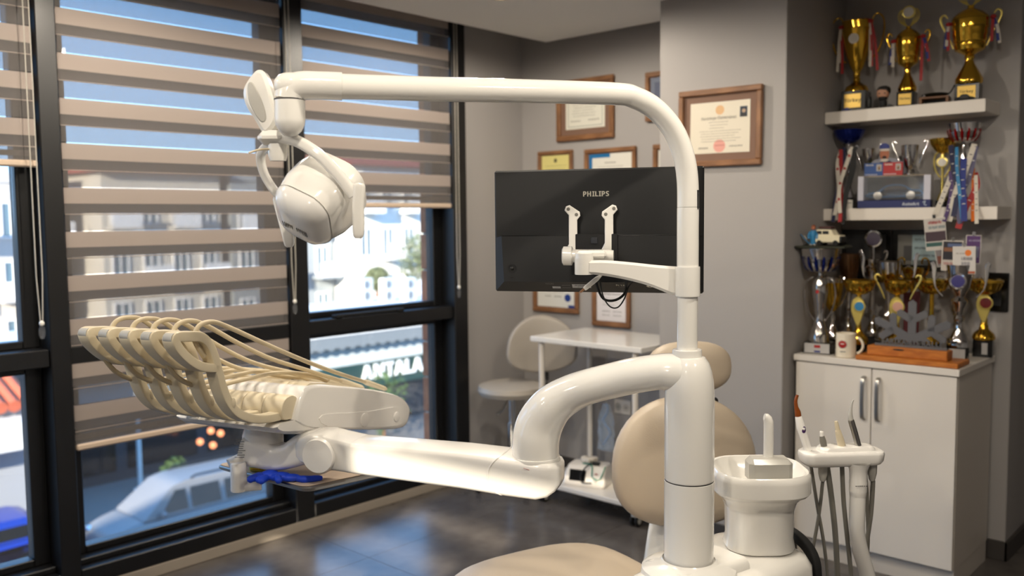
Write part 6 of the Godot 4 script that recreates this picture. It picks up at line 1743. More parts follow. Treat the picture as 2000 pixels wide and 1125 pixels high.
func middle_shelf_things() -> void:
	var y := 1.5315
	var g := "trophies on the middle shelf"
	# blue bowl trophy hung with lanyards
	var a := cup("trophy with a wide dark blue bowl hung with medal ribbons", Vector3(4.10, y, -1.672), [0.055, 0.05, 0.055], [
		["foot", M.silver, [[0.0, 0.05], [0.026, 0.05], [0.024, 0.06], [0.012, 0.09], [0.009, 0.14], [0.014, 0.17], [0.009, 0.20], [0.017, 0.24], [0.020, 0.265], [0.012, 0.285], [0.010, 0.300]]],
		["bowl", M.blue_metal, [[0.010, 0.296], [0.030, 0.302], [0.052, 0.318], [0.064, 0.340], [0.069, 0.358], [0.067, 0.359], [0.058, 0.335], [0.0, 0.315]], 16, 0.02]], [], [], g)
	var straps := [[[-0.030, 0.27], [-0.040, 0.20], [-0.020, 0.08], [-0.030, -0.03], M.white_cloth], [[-0.018, 0.28], [-0.012, 0.18], [-0.030, 0.06], [-0.035, -0.06], M.navy], [[0.022, 0.28], [0.000, 0.20], [-0.018, 0.09], [-0.004, -0.02], M.white_cloth], [[0.034, 0.28], [0.022, 0.18], [0.016, 0.06], [0.008, -0.07], M.black_cloth], [[0.030, 0.27], [0.034, 0.17], [0.010, 0.05], [0.018, -0.05], M.black_cloth], [[-0.028, 0.27], [-0.020, 0.12], [-0.006, 0.02], [-0.002, -0.06], M.red]]
	var n := 0
	for q in straps:
		var l := thing("lanyard", ["white medal ribbon with red marks hanging left on the blue trophy", "dark blue medal ribbon crossing under the blue bowl", "cream medal ribbon slanting across the blue trophy's stem", "black medal ribbon hanging right of the blue trophy", "narrow black ribbon nearest the man's picture", "short red ribbon end hanging below the shelf under the blue trophy"][n], "ribbon", a.position, FACE, "ribbons on the blue trophy")
		var pts := []
		for i in 4: pts.append(Vector3(q[i][0], q[i][1], [0.018, 0.040, 0.085, 0.118][i] + 0.003 * n))
		obj("strip", strap(pts, 0.017), q[4], l)
		if n in [0, 2]:
			for i in 4:
				var mk := obj("printed_mark", mb().ball(V, Vector3(0.006, 0.009, 0.0012), 10), M.red, l)
				var cc := curve(pts, 5)
				mk.position = (cc[3 + i * 3] as Vector3) + Vector3(0, 0, 0.001)
		n += 1
	var cc := thing("price_card", "small white card standing on the middle shelf beside the boxed car", "card", Vector3(4.06, y, -1.648), FACE)
	obj("card", mb().box(Vector3(0, 0.020, 0), Vector3(0.026, 0.040, 0.002), 0.0005), M.paper, cc)
	obj("print", mb().box(Vector3(0, 0.026, 0.0012), Vector3(0.016, 0.004, 0.0006)), M.grey_print, cc)
	# boxed model car
	var bx := thing("boxed_model_car", "blue model car in a blue and white window box", "boxed toy", Vector3(4.085, y, -1.455), FACE + 0.06)
	var w := 0.148
	obj("tray", mb().box(Vector3(0, 0.017, 0), Vector3(w * 2, 0.034, 0.11), 0.001), mat(Color(0.08, 0.13, 0.36), 0.35), bx)
	obj("side_panel", mb().box(Vector3(-w + 0.012, 0.088, 0), Vector3(0.024, 0.108, 0.11), 0.001), mat(Color(0.78, 0.78, 0.83), 0.4), bx)
	obj("side_panel", mb().box(Vector3(w - 0.014, 0.088, 0), Vector3(0.028, 0.108, 0.11), 0.001), mat(Color(0.78, 0.78, 0.83), 0.4), bx)
	obj("back_panel", mb().box(Vector3(0, 0.088, -0.053), Vector3(w * 2, 0.108, 0.003)), mat(Color(0.10, 0.13, 0.16), 0.5), bx)
	obj("lid", mb().box(Vector3(0, 0.1405, 0), Vector3(w * 2, 0.003, 0.11)), mat(Color(0.62, 0.55, 0.44), 0.5), bx)
	obj("window_film", mb().box(Vector3(0, 0.088, 0.0545), Vector3(w * 2 - 0.05, 0.104, 0.0008)), M.clear_plastic, bx)
	var body := curve2([Vector2(-0.105, 0.046), Vector2(-0.108, 0.066), Vector2(-0.070, 0.074), Vector2(-0.030, 0.100), Vector2(0.030, 0.102), Vector2(0.070, 0.082), Vector2(0.104, 0.078), Vector2(0.106, 0.05)], 4)
	var car := obj("model_car", mb().prism(body, 0.07, 0.008), mat(Color(0.26, 0.44, 0.62), 0.2, 0.3), bx)
	obj("car_window", mb().prism(curve2([Vector2(-0.045, 0.080), Vector2(-0.022, 0.096), Vector2(0.026, 0.097), Vector2(0.050, 0.082)], 3), 0.072, 0.002), M.dark, car)
	for x in [-0.068, 0.066]: obj("wheel", mb().lathe([Vector2(0, 0.004), Vector2(0.011, 0.004), Vector2(0.018, 0.003), Vector2(0.018, -0.003), Vector2(0, -0.004)], 18), M.steel, car).transform = Transform3D(Basis(Vector3.RIGHT, PI / 2), Vector3(x, 0.054, 0.033))
	lettering("AutoArt", 0.013, mat(Color(0.78, 0.80, 0.84), 0.5), bx, Transform3D(Basis(), Vector3(0.070, 0.016, 0.0555)), true, false, 0.0006)
	obj("swirl_mark", mb().tube(curve([Vector3(0.118, 0.022, 0.056), Vector3(0.128, 0.027, 0.056), Vector3(0.124, 0.013, 0.056), Vector3(0.134, 0.010, 0.056)], 4), 0.0018, 6), mat(Color(0.75, 0.80, 0.86), 0.5), bx)
	# on the box: two printed cards, the cut-out driver, two cups
	for k in 2:
		var cd := thing("racing_card", ["blue printed card with a small portrait on the boxed car", "red printed card with a small portrait on the boxed car"][k], "card", Vector3(4.052, y + 0.1425, -1.538 + k * 0.083), FACE + 0.06, "printed cards on the boxed car")
		obj("box", mb().box(Vector3(0, 0.0285, 0), Vector3(0.080, 0.057, 0.016), 0.001), [mat(Color(0.10, 0.28, 0.55), 0.4), mat(Color(0.66, 0.07, 0.08), 0.4)][k], cd)
		obj("portrait", mb().box(Vector3(0.022, 0.036, 0.0085), Vector3(0.022, 0.030, 0.001)), mat(Color(0.66, 0.64, 0.62), 0.5), cd)
		obj("portrait_figure", mb().ball(Vector3(0.022, 0.034, 0.009), Vector3(0.005, 0.009, 0.0006), 10), M.bronze, cd)
		lettering("TEKNIK" if k == 0 else "TEKNIK", 0.007, M.paper, cd, Transform3D(Basis(), Vector3(-0.018, 0.048, 0.0085)), true, false, 0.0004)
		for i in 8: obj("print_dot", mb().box(Vector3(-0.034 + i * 0.0065, 0.006, 0.0085), Vector3(0.0042, 0.004, 0.0006)), mat(Color(0.8, 0.8, 0.82), 0.5), cd)
	var mn := thing("cutout_portrait", "flat cut-out portrait of a man in a blue cap behind the cards", "cut-out", Vector3(4.092, y + 0.1425, -1.508), FACE)
	obj("shoulders", mb().prism(curve2([Vector2(-0.060, 0.0), Vector2(-0.056, 0.060), Vector2(-0.020, 0.078), Vector2(0.0, 0.074), Vector2(0.022, 0.080), Vector2(0.074, 0.062), Vector2(0.084, 0.0)], 3), 0.003, 0.0, V), mat(Color(0.52, 0.52, 0.56), 0.5), mn)
	obj("jacket_panel", mb().prism(curve2([Vector2(-0.040, 0.0), Vector2(-0.030, 0.05), Vector2(0.0, 0.066), Vector2(0.034, 0.06), Vector2(0.05, 0.0)], 3), 0.003, 0.0, Vector3(0, 0, 0.0022)), M.navy, mn)
	obj("face", mb().ball(Vector3(0.0, 0.098, 0.002), Vector3(0.0205, 0.030, 0.0022), 18), M.skin, mn)
	obj("beard", mb().ball(Vector3(0.0, 0.083, 0.0035), Vector3(0.010, 0.008, 0.0014), 12), mat(Color(0.18, 0.10, 0.07), 0.7), mn)
	obj("collar", mb().ball(Vector3(0.0, 0.070, 0.0035), Vector3(0.018, 0.007, 0.0016), 12), M.white_cloth, mn)
	obj("cap", mb().ball(Vector3(0.0, 0.128, 0.003), Vector3(0.022, 0.018, 0.0024), 16), M.blue, mn)
	obj("cap_band", mb().box(Vector3(0.0, 0.116, 0.0046), Vector3(0.040, 0.010, 0.002), 0.0006), M.white_cloth, mn)
	var stv := [["foot", M.silver, [[0.0, 0.0], [0.022, 0.0], [0.022, 0.006], [0.010, 0.016], [0.008, 0.026]]], ["bowl", M.silver, [[0.008, 0.024], [0.022, 0.044], [0.032, 0.080], [0.036, 0.118], [0.038, 0.130], [0.036, 0.131], [0.030, 0.09], [0.0, 0.05]]]]
	cup("silver two-handled cup standing on the boxed car beside the man's portrait", Vector3(4.10, y + 0.1425, -1.402), [], stv, ["ear", M.silver, 0.072, 0.05, 0.15], [], g)
	cup("small silver cup half hidden behind the man's cut-out portrait", Vector3(4.13, y + 0.1425, -1.592), [], [["foot", M.silver, [[0.0, 0.0], [0.020, 0.0], [0.020, 0.006], [0.008, 0.03], [0.008, 0.06]]], ["bowl", M.silver, [[0.008, 0.058], [0.020, 0.07], [0.028, 0.095], [0.030, 0.128], [0.028, 0.128], [0.0, 0.09]]]], ["ear", M.silver, 0.060, 0.04, 0.145], [], g)
	var lp := thing("folded_cap", "lime green folded cap behind the blue printed card", "cap", Vector3(4.125, y + 0.1425, -1.555), FACE)
	obj("crown", mb().ball(Vector3(0, 0.022, 0), Vector3(0.032, 0.022, 0.014), 14), M.lime, lp)
	obj("brim", mb().box(Vector3(0.0, 0.003, 0.012), Vector3(0.05, 0.004, 0.014), 0.001), M.lime, lp)
	# small dark trophies right of the box
	var st := thing("small_statue", "small dark statuette standing right of the boxed car", "statuette", Vector3(4.12, y, -1.262), FACE)
	obj("figure", mb().lathe([Vector2(0, 0), Vector2(0.012, 0), Vector2(0.012, 0.01), Vector2(0.005, 0.02), Vector2(0.007, 0.06), Vector2(0.0, 0.10)], 14), M.dark, st)
	obj("badge", mb().ball(Vector3(0, 0.03, 0.008), Vector3(0.005, 0.008, 0.003), 10), M.silver, st)
	# gold cup with medallion
	cup("pale gold trophy with fluted bowl and white medallion behind the lanyards", Vector3(4.165, y, -1.285), [0.045, 0.03, 0.045], [
		["foot", M.pale_gold, [[0.0, 0.03], [0.020, 0.03], [0.018, 0.04], [0.006, 0.07], [0.005, 0.16], [0.012, 0.20], [0.008, 0.235]]],
		["bowl", M.gold, [[0.008, 0.232], [0.030, 0.245], [0.050, 0.275], [0.054, 0.298], [0.052, 0.298], [0.0, 0.25]], 14, 0.03]], ["vase", M.pale_gold, 0.034, 0.13, 0.24], [0.195, 0.022, M.pale_gold, M.paper, 0.012], g)
	# silver and red cup with the bunch of lanyards
	var r := cup("silver cup with red fluted bowl hung with many lanyards", Vector3(4.10, y, -1.183), [0.05, 0.04, 0.05], [
		["foot", M.silver, [[0.0, 0.04], [0.024, 0.04], [0.022, 0.05], [0.010, 0.08], [0.008, 0.14], [0.016, 0.18], [0.018, 0.20], [0.008, 0.24], [0.006, 0.268]]],
		["bowl_flutes", M.silver, [[0.010, 0.266], [0.040, 0.276], [0.054, 0.294], [0.060, 0.315]], 14, 0.035],
		["bowl_rim", M.silver, [[0.060, 0.314], [0.063, 0.335], [0.065, 0.350], [0.063, 0.3505], [0.058, 0.32], [0.0, 0.29]]]], [], [], g)
	inlays(r, 14, [Vector2(0.040, 0.275), Vector2(0.054, 0.291), Vector2(0.0605, 0.312), Vector2(0.063, 0.325)], 0.010, M.red_metal)
	var ls := [[[-0.045, 0.26], [-0.030, 0.17], [-0.006, 0.07], [-0.015, -0.04], M.navy, "navy lanyard with white lettering, leftmost crossing the red cup", 0.020], [[0.045, 0.26], [0.020, 0.16], [-0.012, 0.06], [-0.030, -0.06], M.white_cloth, "broad white lanyard with dark print slanting over the red cup", 0.022], [[0.052, 0.25], [0.034, 0.12], [0.0, 0.03], [0.012, -0.07], mat(Color(0.32, 0.31, 0.42), 0.6), "grey violet lanyard hanging right of the red cup's stem", 0.018], [[0.050, 0.14], [0.062, 0.08], [0.030, 0.0], [0.005, -0.09], M.red, "red lanyard with white letters low on the right", 0.024], [[0.044, 0.16], [0.050, 0.06], [0.054, -0.01], [0.060, -0.06], M.orange, "orange lanyard hanging at the right of the bunch", 0.013], [[-0.020, 0.25], [-0.012, 0.16], [0.004, 0.06], [0.02, -0.05], M.light_blue, "light blue lanyard in the middle of the bunch", 0.013], [[-0.034, 0.14], [-0.050, 0.08], [-0.066, 0.02], [-0.080, -0.03], M.white_cloth, "pale lanyard with dark print swinging out left of the red cup", 0.020], [[-0.040, 0.15], [-0.030, 0.06], [-0.036, -0.01], [-0.046, -0.06], mat(Color(0.30, 0.22, 0.40), 0.6), "violet printed lanyard beside the pale one on the left", 0.016], [[0.056, 0.13], [0.064, 0.05], [0.07, -0.01], [0.075, -0.07], M.white_cloth, "white lanyard with red mark, outermost on the right", 0.014], [[0.010, 0.20], [0.012, 0.10], [0.022, 0.02], [0.03, -0.06], M.blue, "royal blue lanyard with pale letters behind the red one", 0.024]]
	n = 0
	for q in ls:
		var l := thing("lanyard", q[5], "lanyard", r.position, FACE, "lanyards on the red cup")
		var pts := []
		for i in 4: pts.append(Vector3(q[i][0], q[i][1], [0.030, 0.065, 0.095, 0.125][i] + 0.0032 * n))
		obj("strip", strap(pts, q[6]), q[4], l)
		var fine := curve(pts, 5)
		for i in 5:
			var c0: Vector3 = fine[2 + i * 2]
			var c1: Vector3 = fine[3 + i * 2]
			var mk := obj("print_mark", mb().box(V, Vector3(q[6] * 0.5, 0.004, 0.0022), 0.0004), M.navy if q[4] == M.white_cloth else M.paper, l)
			mk.transform = Transform3D(Basis(Vector3.BACK, atan2(c1.x - c0.x, c0.y - c1.y)), (c0 + c1) / 2)
		n += 1
	# entry badges at the ends of the lanyards
	var bd := [["entry badge with red letters on white, hanging leftmost below the shelf", -1.232, 1.352, 0.082, 0.135, sheet(64, 110, Color(0.74, 0.71, 0.68), [["line", 12, 10, 44, 9, Color(0.6, 0.1, 0.12)], ["line", 12, 26, 46, 10, Color(0.25, 0.35, 0.4)], ["rect", 0, 46, 64, 34, Color(0.22, 0.14, 0.18)], ["rect", 0, 84, 64, 14, Color(0.15, 0.32, 0.30)]]), 0.10],
		["dark photo badge with white lower half hanging below the shelf", -1.170, 1.268, 0.078, 0.125, sheet(64, 100, Color(0.72, 0.68, 0.64), [["rect", 2, 2, 60, 62, Color(0.08, 0.07, 0.12)], ["rect", 4, 22, 40, 14, Color(0.5, 0.32, 0.2)], ["rect", 16, 8, 46, 12, Color(0.3, 0.36, 0.5)], ["line", 6, 72, 50, 8, Color(0.6, 0.3, 0.3)]]), -0.03],
		["clear sleeve badge with orange mark and black code strip, frontmost", -1.117, 1.258, 0.084, 0.112, sheet(80, 100, Color(0.78, 0.76, 0.74), [["disc", 54, 22, 12, Color(0.85, 0.45, 0.12)], ["line", 10, 22, 28, 4, Color(0.4, 0.35, 0.3)], ["line", 30, 38, 22, 12, Color(0.2, 0.2, 0.25)], ["line", 30, 56, 22, 12, Color(0.3, 0.3, 0.35)], ["rect", 0, 92, 80, 8, Color(0.66, 0.3, 0.14)]]), 0.02],
		["violet badge behind the clear sleeve badge at the right", -1.095, 1.300, 0.055, 0.115, sheet(48, 100, Color(0.30, 0.16, 0.38), [["line", 8, 14, 30, 6, Color(0.7, 0.7, 0.75)], ["rect", 4, 40, 40, 40, Color(0.4, 0.4, 0.5)]]), -0.02],
		["brown and grey leaflet hanging between the badges", -1.205, 1.285, 0.05, 0.10, sheet(48, 90, Color(0.45, 0.42, 0.42), [["rect", 4, 50, 40, 30, Color(0.4, 0.2, 0.12)]]), 0.16]]
	n = 0
	for q in bd:
		var b := thing("entry_badge", q[0], "badge", Vector3(3.955 - 0.006 * [1, 3, 5, 0, 0][n], q[2], q[1]), FACE, "badges hanging from the lanyards")
		var o := obj("card", mb().box(Vector3(0, q[4] / 2, 0), Vector3(q[3], q[4], 0.002), 0.0006), M.paper, b)
		obj("print", mb().card(Vector3(0, q[4] / 2, 0.0016), Vector3(q[3] / 2 - 0.002, 0, 0), Vector3(0, q[4] / 2 - 0.002, 0)), q[5], o)
		obj("clip", mb().box(Vector3(0, q[4] + 0.006, 0), Vector3(0.012, 0.016, 0.003), 0.0008), M.chrome, b)
		b.rotate_object_local(Vector3.BACK, q[6])
		n += 1
	lettering("RALLI", 0.011, mat(Color(0.5, 0.12, 0.14), 0.6), get_node("entry_badge"), Transform3D(Basis(), Vector3(0.002, 0.118, 0.0022)), true, false, 0.0004)

func cabinet_top_things() -> void:
	var y := 0.8985
	var g := "trophies on the cabinet"
	# 1 silver vase with blue fluted bowl that carries a plate
	var t1 := cup("tall silver vase trophy with blue fluted bowl and loop handles, leftmost on the cabinet", Vector3(3.790, y, -1.662), [0.118, 0.050, 0.075], [
		["vase", M.silver, [[0.0, 0.05], [0.044, 0.05], [0.044, 0.078], [0.036, 0.096], [0.024, 0.135], [0.019, 0.165], [0.024, 0.21], [0.033, 0.265], [0.034, 0.295], [0.026, 0.325], [0.010, 0.340], [0.008, 0.355]]],
		["bowl_flutes", M.silver, [[0.012, 0.352], [0.050, 0.362], [0.068, 0.385], [0.076, 0.415]], 14, 0.04],
		["bowl_rim", M.silver, [[0.075, 0.412], [0.080, 0.440], [0.086, 0.460], [0.083, 0.461], [0.074, 0.42], [0.0, 0.40]]]], ["vase", M.silver, 0.066, 0.135, 0.335], [], g)
	var p1 := plate(t1, Vector3(0, 0.025, 0.0385), 0.108, 0.042, M.silver_plaque)
	obj("red_print", mb().box(Vector3(0.002, 0.008, 0.0012), Vector3(0.026, 0.012, 0.0006)), M.red, p1)
	obj("blue_print", mb().box(Vector3(0.002, -0.014, 0.0012), Vector3(0.026, 0.007, 0.0006)), M.blue, p1)
	medal(t1, Vector3(-0.002, 0.272, 0.0335), 0.010, M.silver, M.red)
	inlays(t1, 14, [Vector2(0.050, 0.361), Vector2(0.066, 0.378), Vector2(0.0755, 0.405), Vector2(0.079, 0.425)], 0.013, M.blue_metal)
	var dish := thing("display_plate", "thin dark green display plate resting on the blue fluted trophy", "plate", Vector3(3.790, y + 0.4615, -1.650), FACE)
	obj("plate", mb().box(Vector3(0, 0.005, 0), Vector3(0.215, 0.010, 0.13), 0.003), mat(Color(0.12, 0.13, 0.06), 0.5), dish)
	obj("rim", mb().box(Vector3(0, 0.0115, -0.06), Vector3(0.2, 0.003, 0.006)), mat(Color(0.2, 0.2, 0.1), 0.5), dish)
	var suv := thing("model_jeep", "white model off-road car standing on the trophy's plate", "model car", Vector3(3.790, y + 0.472, -1.622), FACE - 0.25)
	obj("body", mb().box(Vector3(0.0, 0.030, 0), Vector3(0.118, 0.032, 0.05), 0.004), mat(Color(0.86, 0.82, 0.70), 0.4), suv)
	obj("cabin", mb().prism([Vector2(-0.055, 0.044), Vector2(-0.052, 0.070), Vector2(0.014, 0.070), Vector2(0.032, 0.044)], 0.046, 0.002), mat(Color(0.86, 0.82, 0.70), 0.4), suv)
	for q in [[-0.050, -0.026], [-0.022, 0.006]]: obj("side_window", mb().box(Vector3((q[0] + q[1]) / 2, 0.057, 0.0), Vector3(q[1] - q[0], 0.014, 0.0475)), M.dark, suv)
	obj("nose", mb().box(Vector3(0.060, 0.028, 0), Vector3(0.012, 0.026, 0.048), 0.003), M.dark, suv)
	obj("roof_rack", mb().box(Vector3(-0.015, 0.078, 0), Vector3(0.06, 0.010, 0.036), 0.002), mat(Color(0.25, 0.12, 0.10), 0.6), suv)
	for sx in [-0.036, 0.04]:
		for sz in [-1.0, 1.0]: obj("wheel", mb().lathe([Vector2(0, 0.005), Vector2(0.012, 0.005), Vector2(0.012, -0.005), Vector2(0, -0.005)], 14), M.rubber, suv).transform = Transform3D(Basis(Vector3.RIGHT, PI / 2), Vector3(sx, 0.012, sz * 0.023))
	var man := thing("toy_figure", "small toy figure in light blue overalls beside the model jeep", "toy figure", Vector3(3.775, y + 0.472, -1.690), FACE)
	obj("body", mb().lathe([Vector2(0, 0.006), Vector2(0.012, 0.006), Vector2(0.013, 0.03), Vector2(0.017, 0.05), Vector2(0.014, 0.064), Vector2(0.005, 0.068)], 14), M.light_blue, man)
	for s in [-1.0, 1.0]:
		obj("arm", mb().tube([Vector3(s * 0.014, 0.060, 0), Vector3(s * 0.020, 0.045, 0.004), Vector3(s * 0.017, 0.030, 0.008)], 0.005, 8), M.light_blue, man)
		obj("shoe", mb().ball(Vector3(s * 0.008, 0.004, 0.004), Vector3(0.006, 0.004, 0.010), 8), M.white_cloth, man)
	obj("head", mb().ball(Vector3(0, 0.077, 0), Vector3(0.0095, 0.011, 0.0095), 14), M.skin, man)
	obj("hair", mb().ball(Vector3(0, 0.082, -0.002), Vector3(0.010, 0.009, 0.010), 12), mat(Color(0.45, 0.22, 0.06), 0.6), man)
	var rack := thing("model_sledge", "light blue toy board leaning at the left end of the display plate", "toy", Vector3(3.785, y + 0.472, -1.727), FACE)
	obj("board", mb().sweep([Vector3(0.018, 0.004, 0), Vector3(-0.004, 0.028, 0.01), Vector3(-0.020, 0.050, 0.015)], rrect(0.014, 0.004, 0.001, 1)), M.light_blue, rack)
	obj("tip", mb().sweep([Vector3(0.004, 0.026, 0.006), Vector3(-0.006, 0.044, 0.012)], rrect(0.010, 0.003, 0.001, 1)), M.white_cloth, rack)
	# mug
	var mug := thing("mug", "cream coffee mug with a round red emblem on the cabinet", "mug", Vector3(3.752, y, -1.528), FACE)
	obj("body", mb().lathe([Vector2(0, 0.0), Vector2(0.038, 0.0), Vector2(0.041, 0.003), Vector2(0.0415, 0.100), Vector2(0.040, 0.102), Vector2(0.0385, 0.100), Vector2(0.037, 0.006), Vector2(0, 0.005)], 36), M.ceramic, mug)
	var hp := []
	for i in 13:
		var a := deg_to_rad(-78 + 156.0 * i / 12)
		hp.append(Vector3(0.040 + cos(a) * 0.030, 0.052 + sin(a) * 0.034, 0))
	obj("handle", mb().tube(hp, 0.0055, 10), M.ceramic, mug)
	obj("emblem", mb().ball(Vector3(-0.004, 0.058, 0.0405), Vector3(0.019, 0.018, 0.0022), 20), mat(Color(0.66, 0.60, 0.56), 0.4), mug)
	obj("emblem_disc", mb().ball(Vector3(-0.004, 0.058, 0.0413), Vector3(0.0165, 0.0155, 0.0022), 20), M.red, mug)
	obj("emblem_mark", mb().box(Vector3(-0.004, 0.060, 0.0434), Vector3(0.014, 0.0035, 0.0008)), M.paper, mug)
	obj("emblem_text", mb().box(Vector3(-0.002, 0.027, 0.0415), Vector3(0.022, 0.0035, 0.0010)), M.grey_print, mug)
	# 3, 4: behind the vase
	var stem := func(h0: float, m: Material, s: float) -> Array: return ["foot", m, [[0.0, h0], [0.036 * s, h0], [0.038 * s, h0 + 0.010], [0.030 * s, h0 + 0.030], [0.016 * s, h0 + 0.055], [0.011 * s, h0 + 0.075], [0.016 * s, h0 + 0.090], [0.011 * s, h0 + 0.105], [0.010 * s, h0 + 0.125]], 12, 0.02]
	cup("silver trophy with orange gold bowl peeping out behind the vase trophy", Vector3(3.965, y, -1.680), [0.055, 0.045, 0.05], [stem.call(0.045, M.silver, 0.95), ["bowl", M.gold, [[0.010, 0.168], [0.022, 0.180], [0.036, 0.215], [0.044, 0.262], [0.047, 0.30], [0.045, 0.30], [0.0, 0.22]]], ["rim", M.silver, [[0.046, 0.296], [0.050, 0.318], [0.048, 0.318]]]], ["vase", M.silver, 0.062, 0.18, 0.33], [], g)
	cup("silver trophy with dark bronze cup and broad feather handle behind the mug", Vector3(4.085, y, -1.655), [0.06, 0.04, 0.05], [stem.call(0.04, M.silver, 0.9), ["stem", M.silver, [[0.010, 0.162], [0.014, 0.18], [0.010, 0.20], [0.016, 0.24], [0.010, 0.27], [0.018, 0.29]]], ["bowl", M.bronze, [[0.014, 0.285], [0.032, 0.305], [0.044, 0.35], [0.052, 0.425], [0.050, 0.425], [0.0, 0.33]]]], [], [], g)
	# 5: gold fluted bowl with blue medallion
	var gold_bowl := func(s: float, h: float) -> Array: return [["bowl", M.gold, [[0.010 * s, h], [0.030 * s, h + 0.004], [0.052 * s, h + 0.020], [0.061 * s, h + 0.040], [0.064 * s, h + 0.052]], 18, 0.03], ["bowl_rim", M.gold, [[0.064 * s, h + 0.050], [0.069 * s, h + 0.054], [0.069 * s, h + 0.064], [0.066 * s, h + 0.065], [0.0, h + 0.03]]]]
	var gold_foot := [["foot", M.gold, [[0.0, 0.045], [0.038, 0.045], [0.041, 0.056], [0.036, 0.075], [0.022, 0.09], [0.013, 0.105], [0.010, 0.14], [0.010, 0.262]], 14, 0.03]]
	var sash := func(t: Node3D, h: float, face: Material, r: float) -> void:
		obj("swoosh", mb().prism(curve2([Vector2(0.0, h - 0.085), Vector2(-0.020, h - 0.045), Vector2(-0.030, h - 0.010), Vector2(-0.024, h + 0.030), Vector2(0.0, h + 0.046), Vector2(0.022, h + 0.028), Vector2(0.026, h - 0.004), Vector2(0.018, h - 0.040)], 3), 0.008, 0.002, Vector3(0, 0, 0.010)), M.pale_gold, t)
		medal(t, Vector3(0.006, h + 0.004, 0.018), r, M.pale_gold, face)
	var t5 := cup("gold fluted bowl trophy with a light blue medallion above the mug handle", Vector3(3.87, y, -1.522), [0.075, 0.045, 0.06], gold_foot + gold_bowl.call(1.0, 0.258), [], [], g)
	sash.call(t5, 0.205, M.light_blue, 0.025)
	# 6: silver trophy topped by a wreath disc
	var t6 := cup("silver trophy topped by a wreath-rimmed disc before the left dark picture", Vector3(4.135, y, -1.565), [0.07, 0.05, 0.05], [stem.call(0.05, M.silver, 0.9), ["stem", M.silver, [[0.010, 0.17], [0.012, 0.22], [0.010, 0.28], [0.024, 0.31], [0.034, 0.36], [0.036, 0.40], [0.034, 0.40], [0.010, 0.36], [0.006, 0.40], [0.005, 0.455]]]], ["ear", M.silver, 0.060, 0.34, 0.44], [], g)
	medal(t6, Vector3(0, 0.494, 0.004), 0.038, M.silver, mat(Color(0.22, 0.18, 0.26), 0.4))
	# 7: silver and gold cup with feather handles
	cup("silver cup with gold lower bowl and tall silver feather handles", Vector3(4.045, y, -1.462), [0.085, 0.045, 0.06], [["foot", M.silver, [[0.0, 0.045], [0.048, 0.045], [0.052, 0.055], [0.044, 0.085], [0.024, 0.115], [0.014, 0.140], [0.020, 0.155], [0.012, 0.175], [0.016, 0.195], [0.010, 0.22], [0.012, 0.30]], 12, 0.04], ["bowl", M.gold, [[0.012, 0.298], [0.036, 0.306], [0.048, 0.326], [0.052, 0.345]], 12, 0.03], ["bowl_rim", M.silver, [[0.052, 0.342], [0.054, 0.365], [0.057, 0.396], [0.055, 0.397], [0.0, 0.35]]]], ["feather", M.silver, 0.118, 0.290, 0.435], [], g)
	# 8: gold bowl with handles and pink medallion
	var t8 := cup("gold fluted bowl trophy with yellow handles and pale pink medallion", Vector3(3.95, y, -1.388), [0.075, 0.045, 0.06], gold_foot + gold_bowl.call(0.84, 0.258), ["ear", M.pale_gold, 0.092, 0.24, 0.345], [], g)
	sash.call(t8, 0.205, mat(Color(0.78, 0.60, 0.52), 0.4), 0.027)
	# 9: gold bowl right of the centre
	cup("gold fluted bowl trophy on a plain gold stem behind the snowflake's top", Vector3(4.07, y, -1.285), [0.07, 0.045, 0.06], [["foot", M.gold, [[0.0, 0.045], [0.036, 0.045], [0.040, 0.055], [0.030, 0.08], [0.014, 0.10], [0.010, 0.13], [0.017, 0.15], [0.010, 0.17], [0.010, 0.262]]]] + gold_bowl.call(1.02, 0.258), [], [], g)
	cup("small gold cup with looped handles behind the plain-stemmed gold bowl", Vector3(4.155, y, -1.395), [0.05, 0.04, 0.05], [["foot", M.gold, [[0.0, 0.04], [0.03, 0.04], [0.012, 0.09], [0.009, 0.30]]], ["bowl", M.gold, [[0.009, 0.298], [0.030, 0.31], [0.042, 0.34], [0.046, 0.365], [0.044, 0.366], [0.0, 0.33]], 12, 0.03]], ["loop", M.gold, 0.064, 0.31, 0.41], [], g)
	# 10: silver cup with emblem and feather handles
	var t10 := cup("silver cup with violet round emblem and feather handles at the right", Vector3(3.960, y, -1.142), [0.075, 0.055, 0.06], [["foot", M.silver, [[0.0, 0.055], [0.042, 0.055], [0.042, 0.078], [0.032, 0.095], [0.018, 0.125], [0.015, 0.155], [0.022, 0.172], [0.014, 0.186]], 12, 0.02], ["stem", M.silver, [[0.014, 0.184], [0.018, 0.21], [0.030, 0.235], [0.034, 0.245], [0.026, 0.252], [0.018, 0.262], [0.022, 0.27]]], ["bowl", M.silver, [[0.020, 0.268], [0.038, 0.30], [0.050, 0.345], [0.057, 0.395], [0.055, 0.396], [0.0, 0.33]]]], ["feather", M.silver, 0.105, 0.262, 0.405], [0.330, 0.032, M.silver, mat(Color(0.20, 0.18, 0.42), 0.4), 0.054], g)
	plate(t10, Vector3(0, 0.027, 0.031), 0.062, 0.045, M.silver_plaque)
	# 11: silver ball stem behind
	cup("silver trophy with ball-shaped stem between the gold bowl and the emblem cup", Vector3(4.155, y, -1.205), [0.07, 0.05, 0.06], [["foot", M.silver, [[0.0, 0.05], [0.040, 0.05], [0.040, 0.065], [0.022, 0.08], [0.014, 0.10], [0.018, 0.125], [0.012, 0.15], [0.026, 0.175], [0.032, 0.200], [0.026, 0.225], [0.012, 0.245], [0.015, 0.26]]], ["bowl", M.bronze, [[0.014, 0.258], [0.03, 0.275], [0.038, 0.30], [0.036, 0.30], [0.0, 0.28]]]], [], [], g)
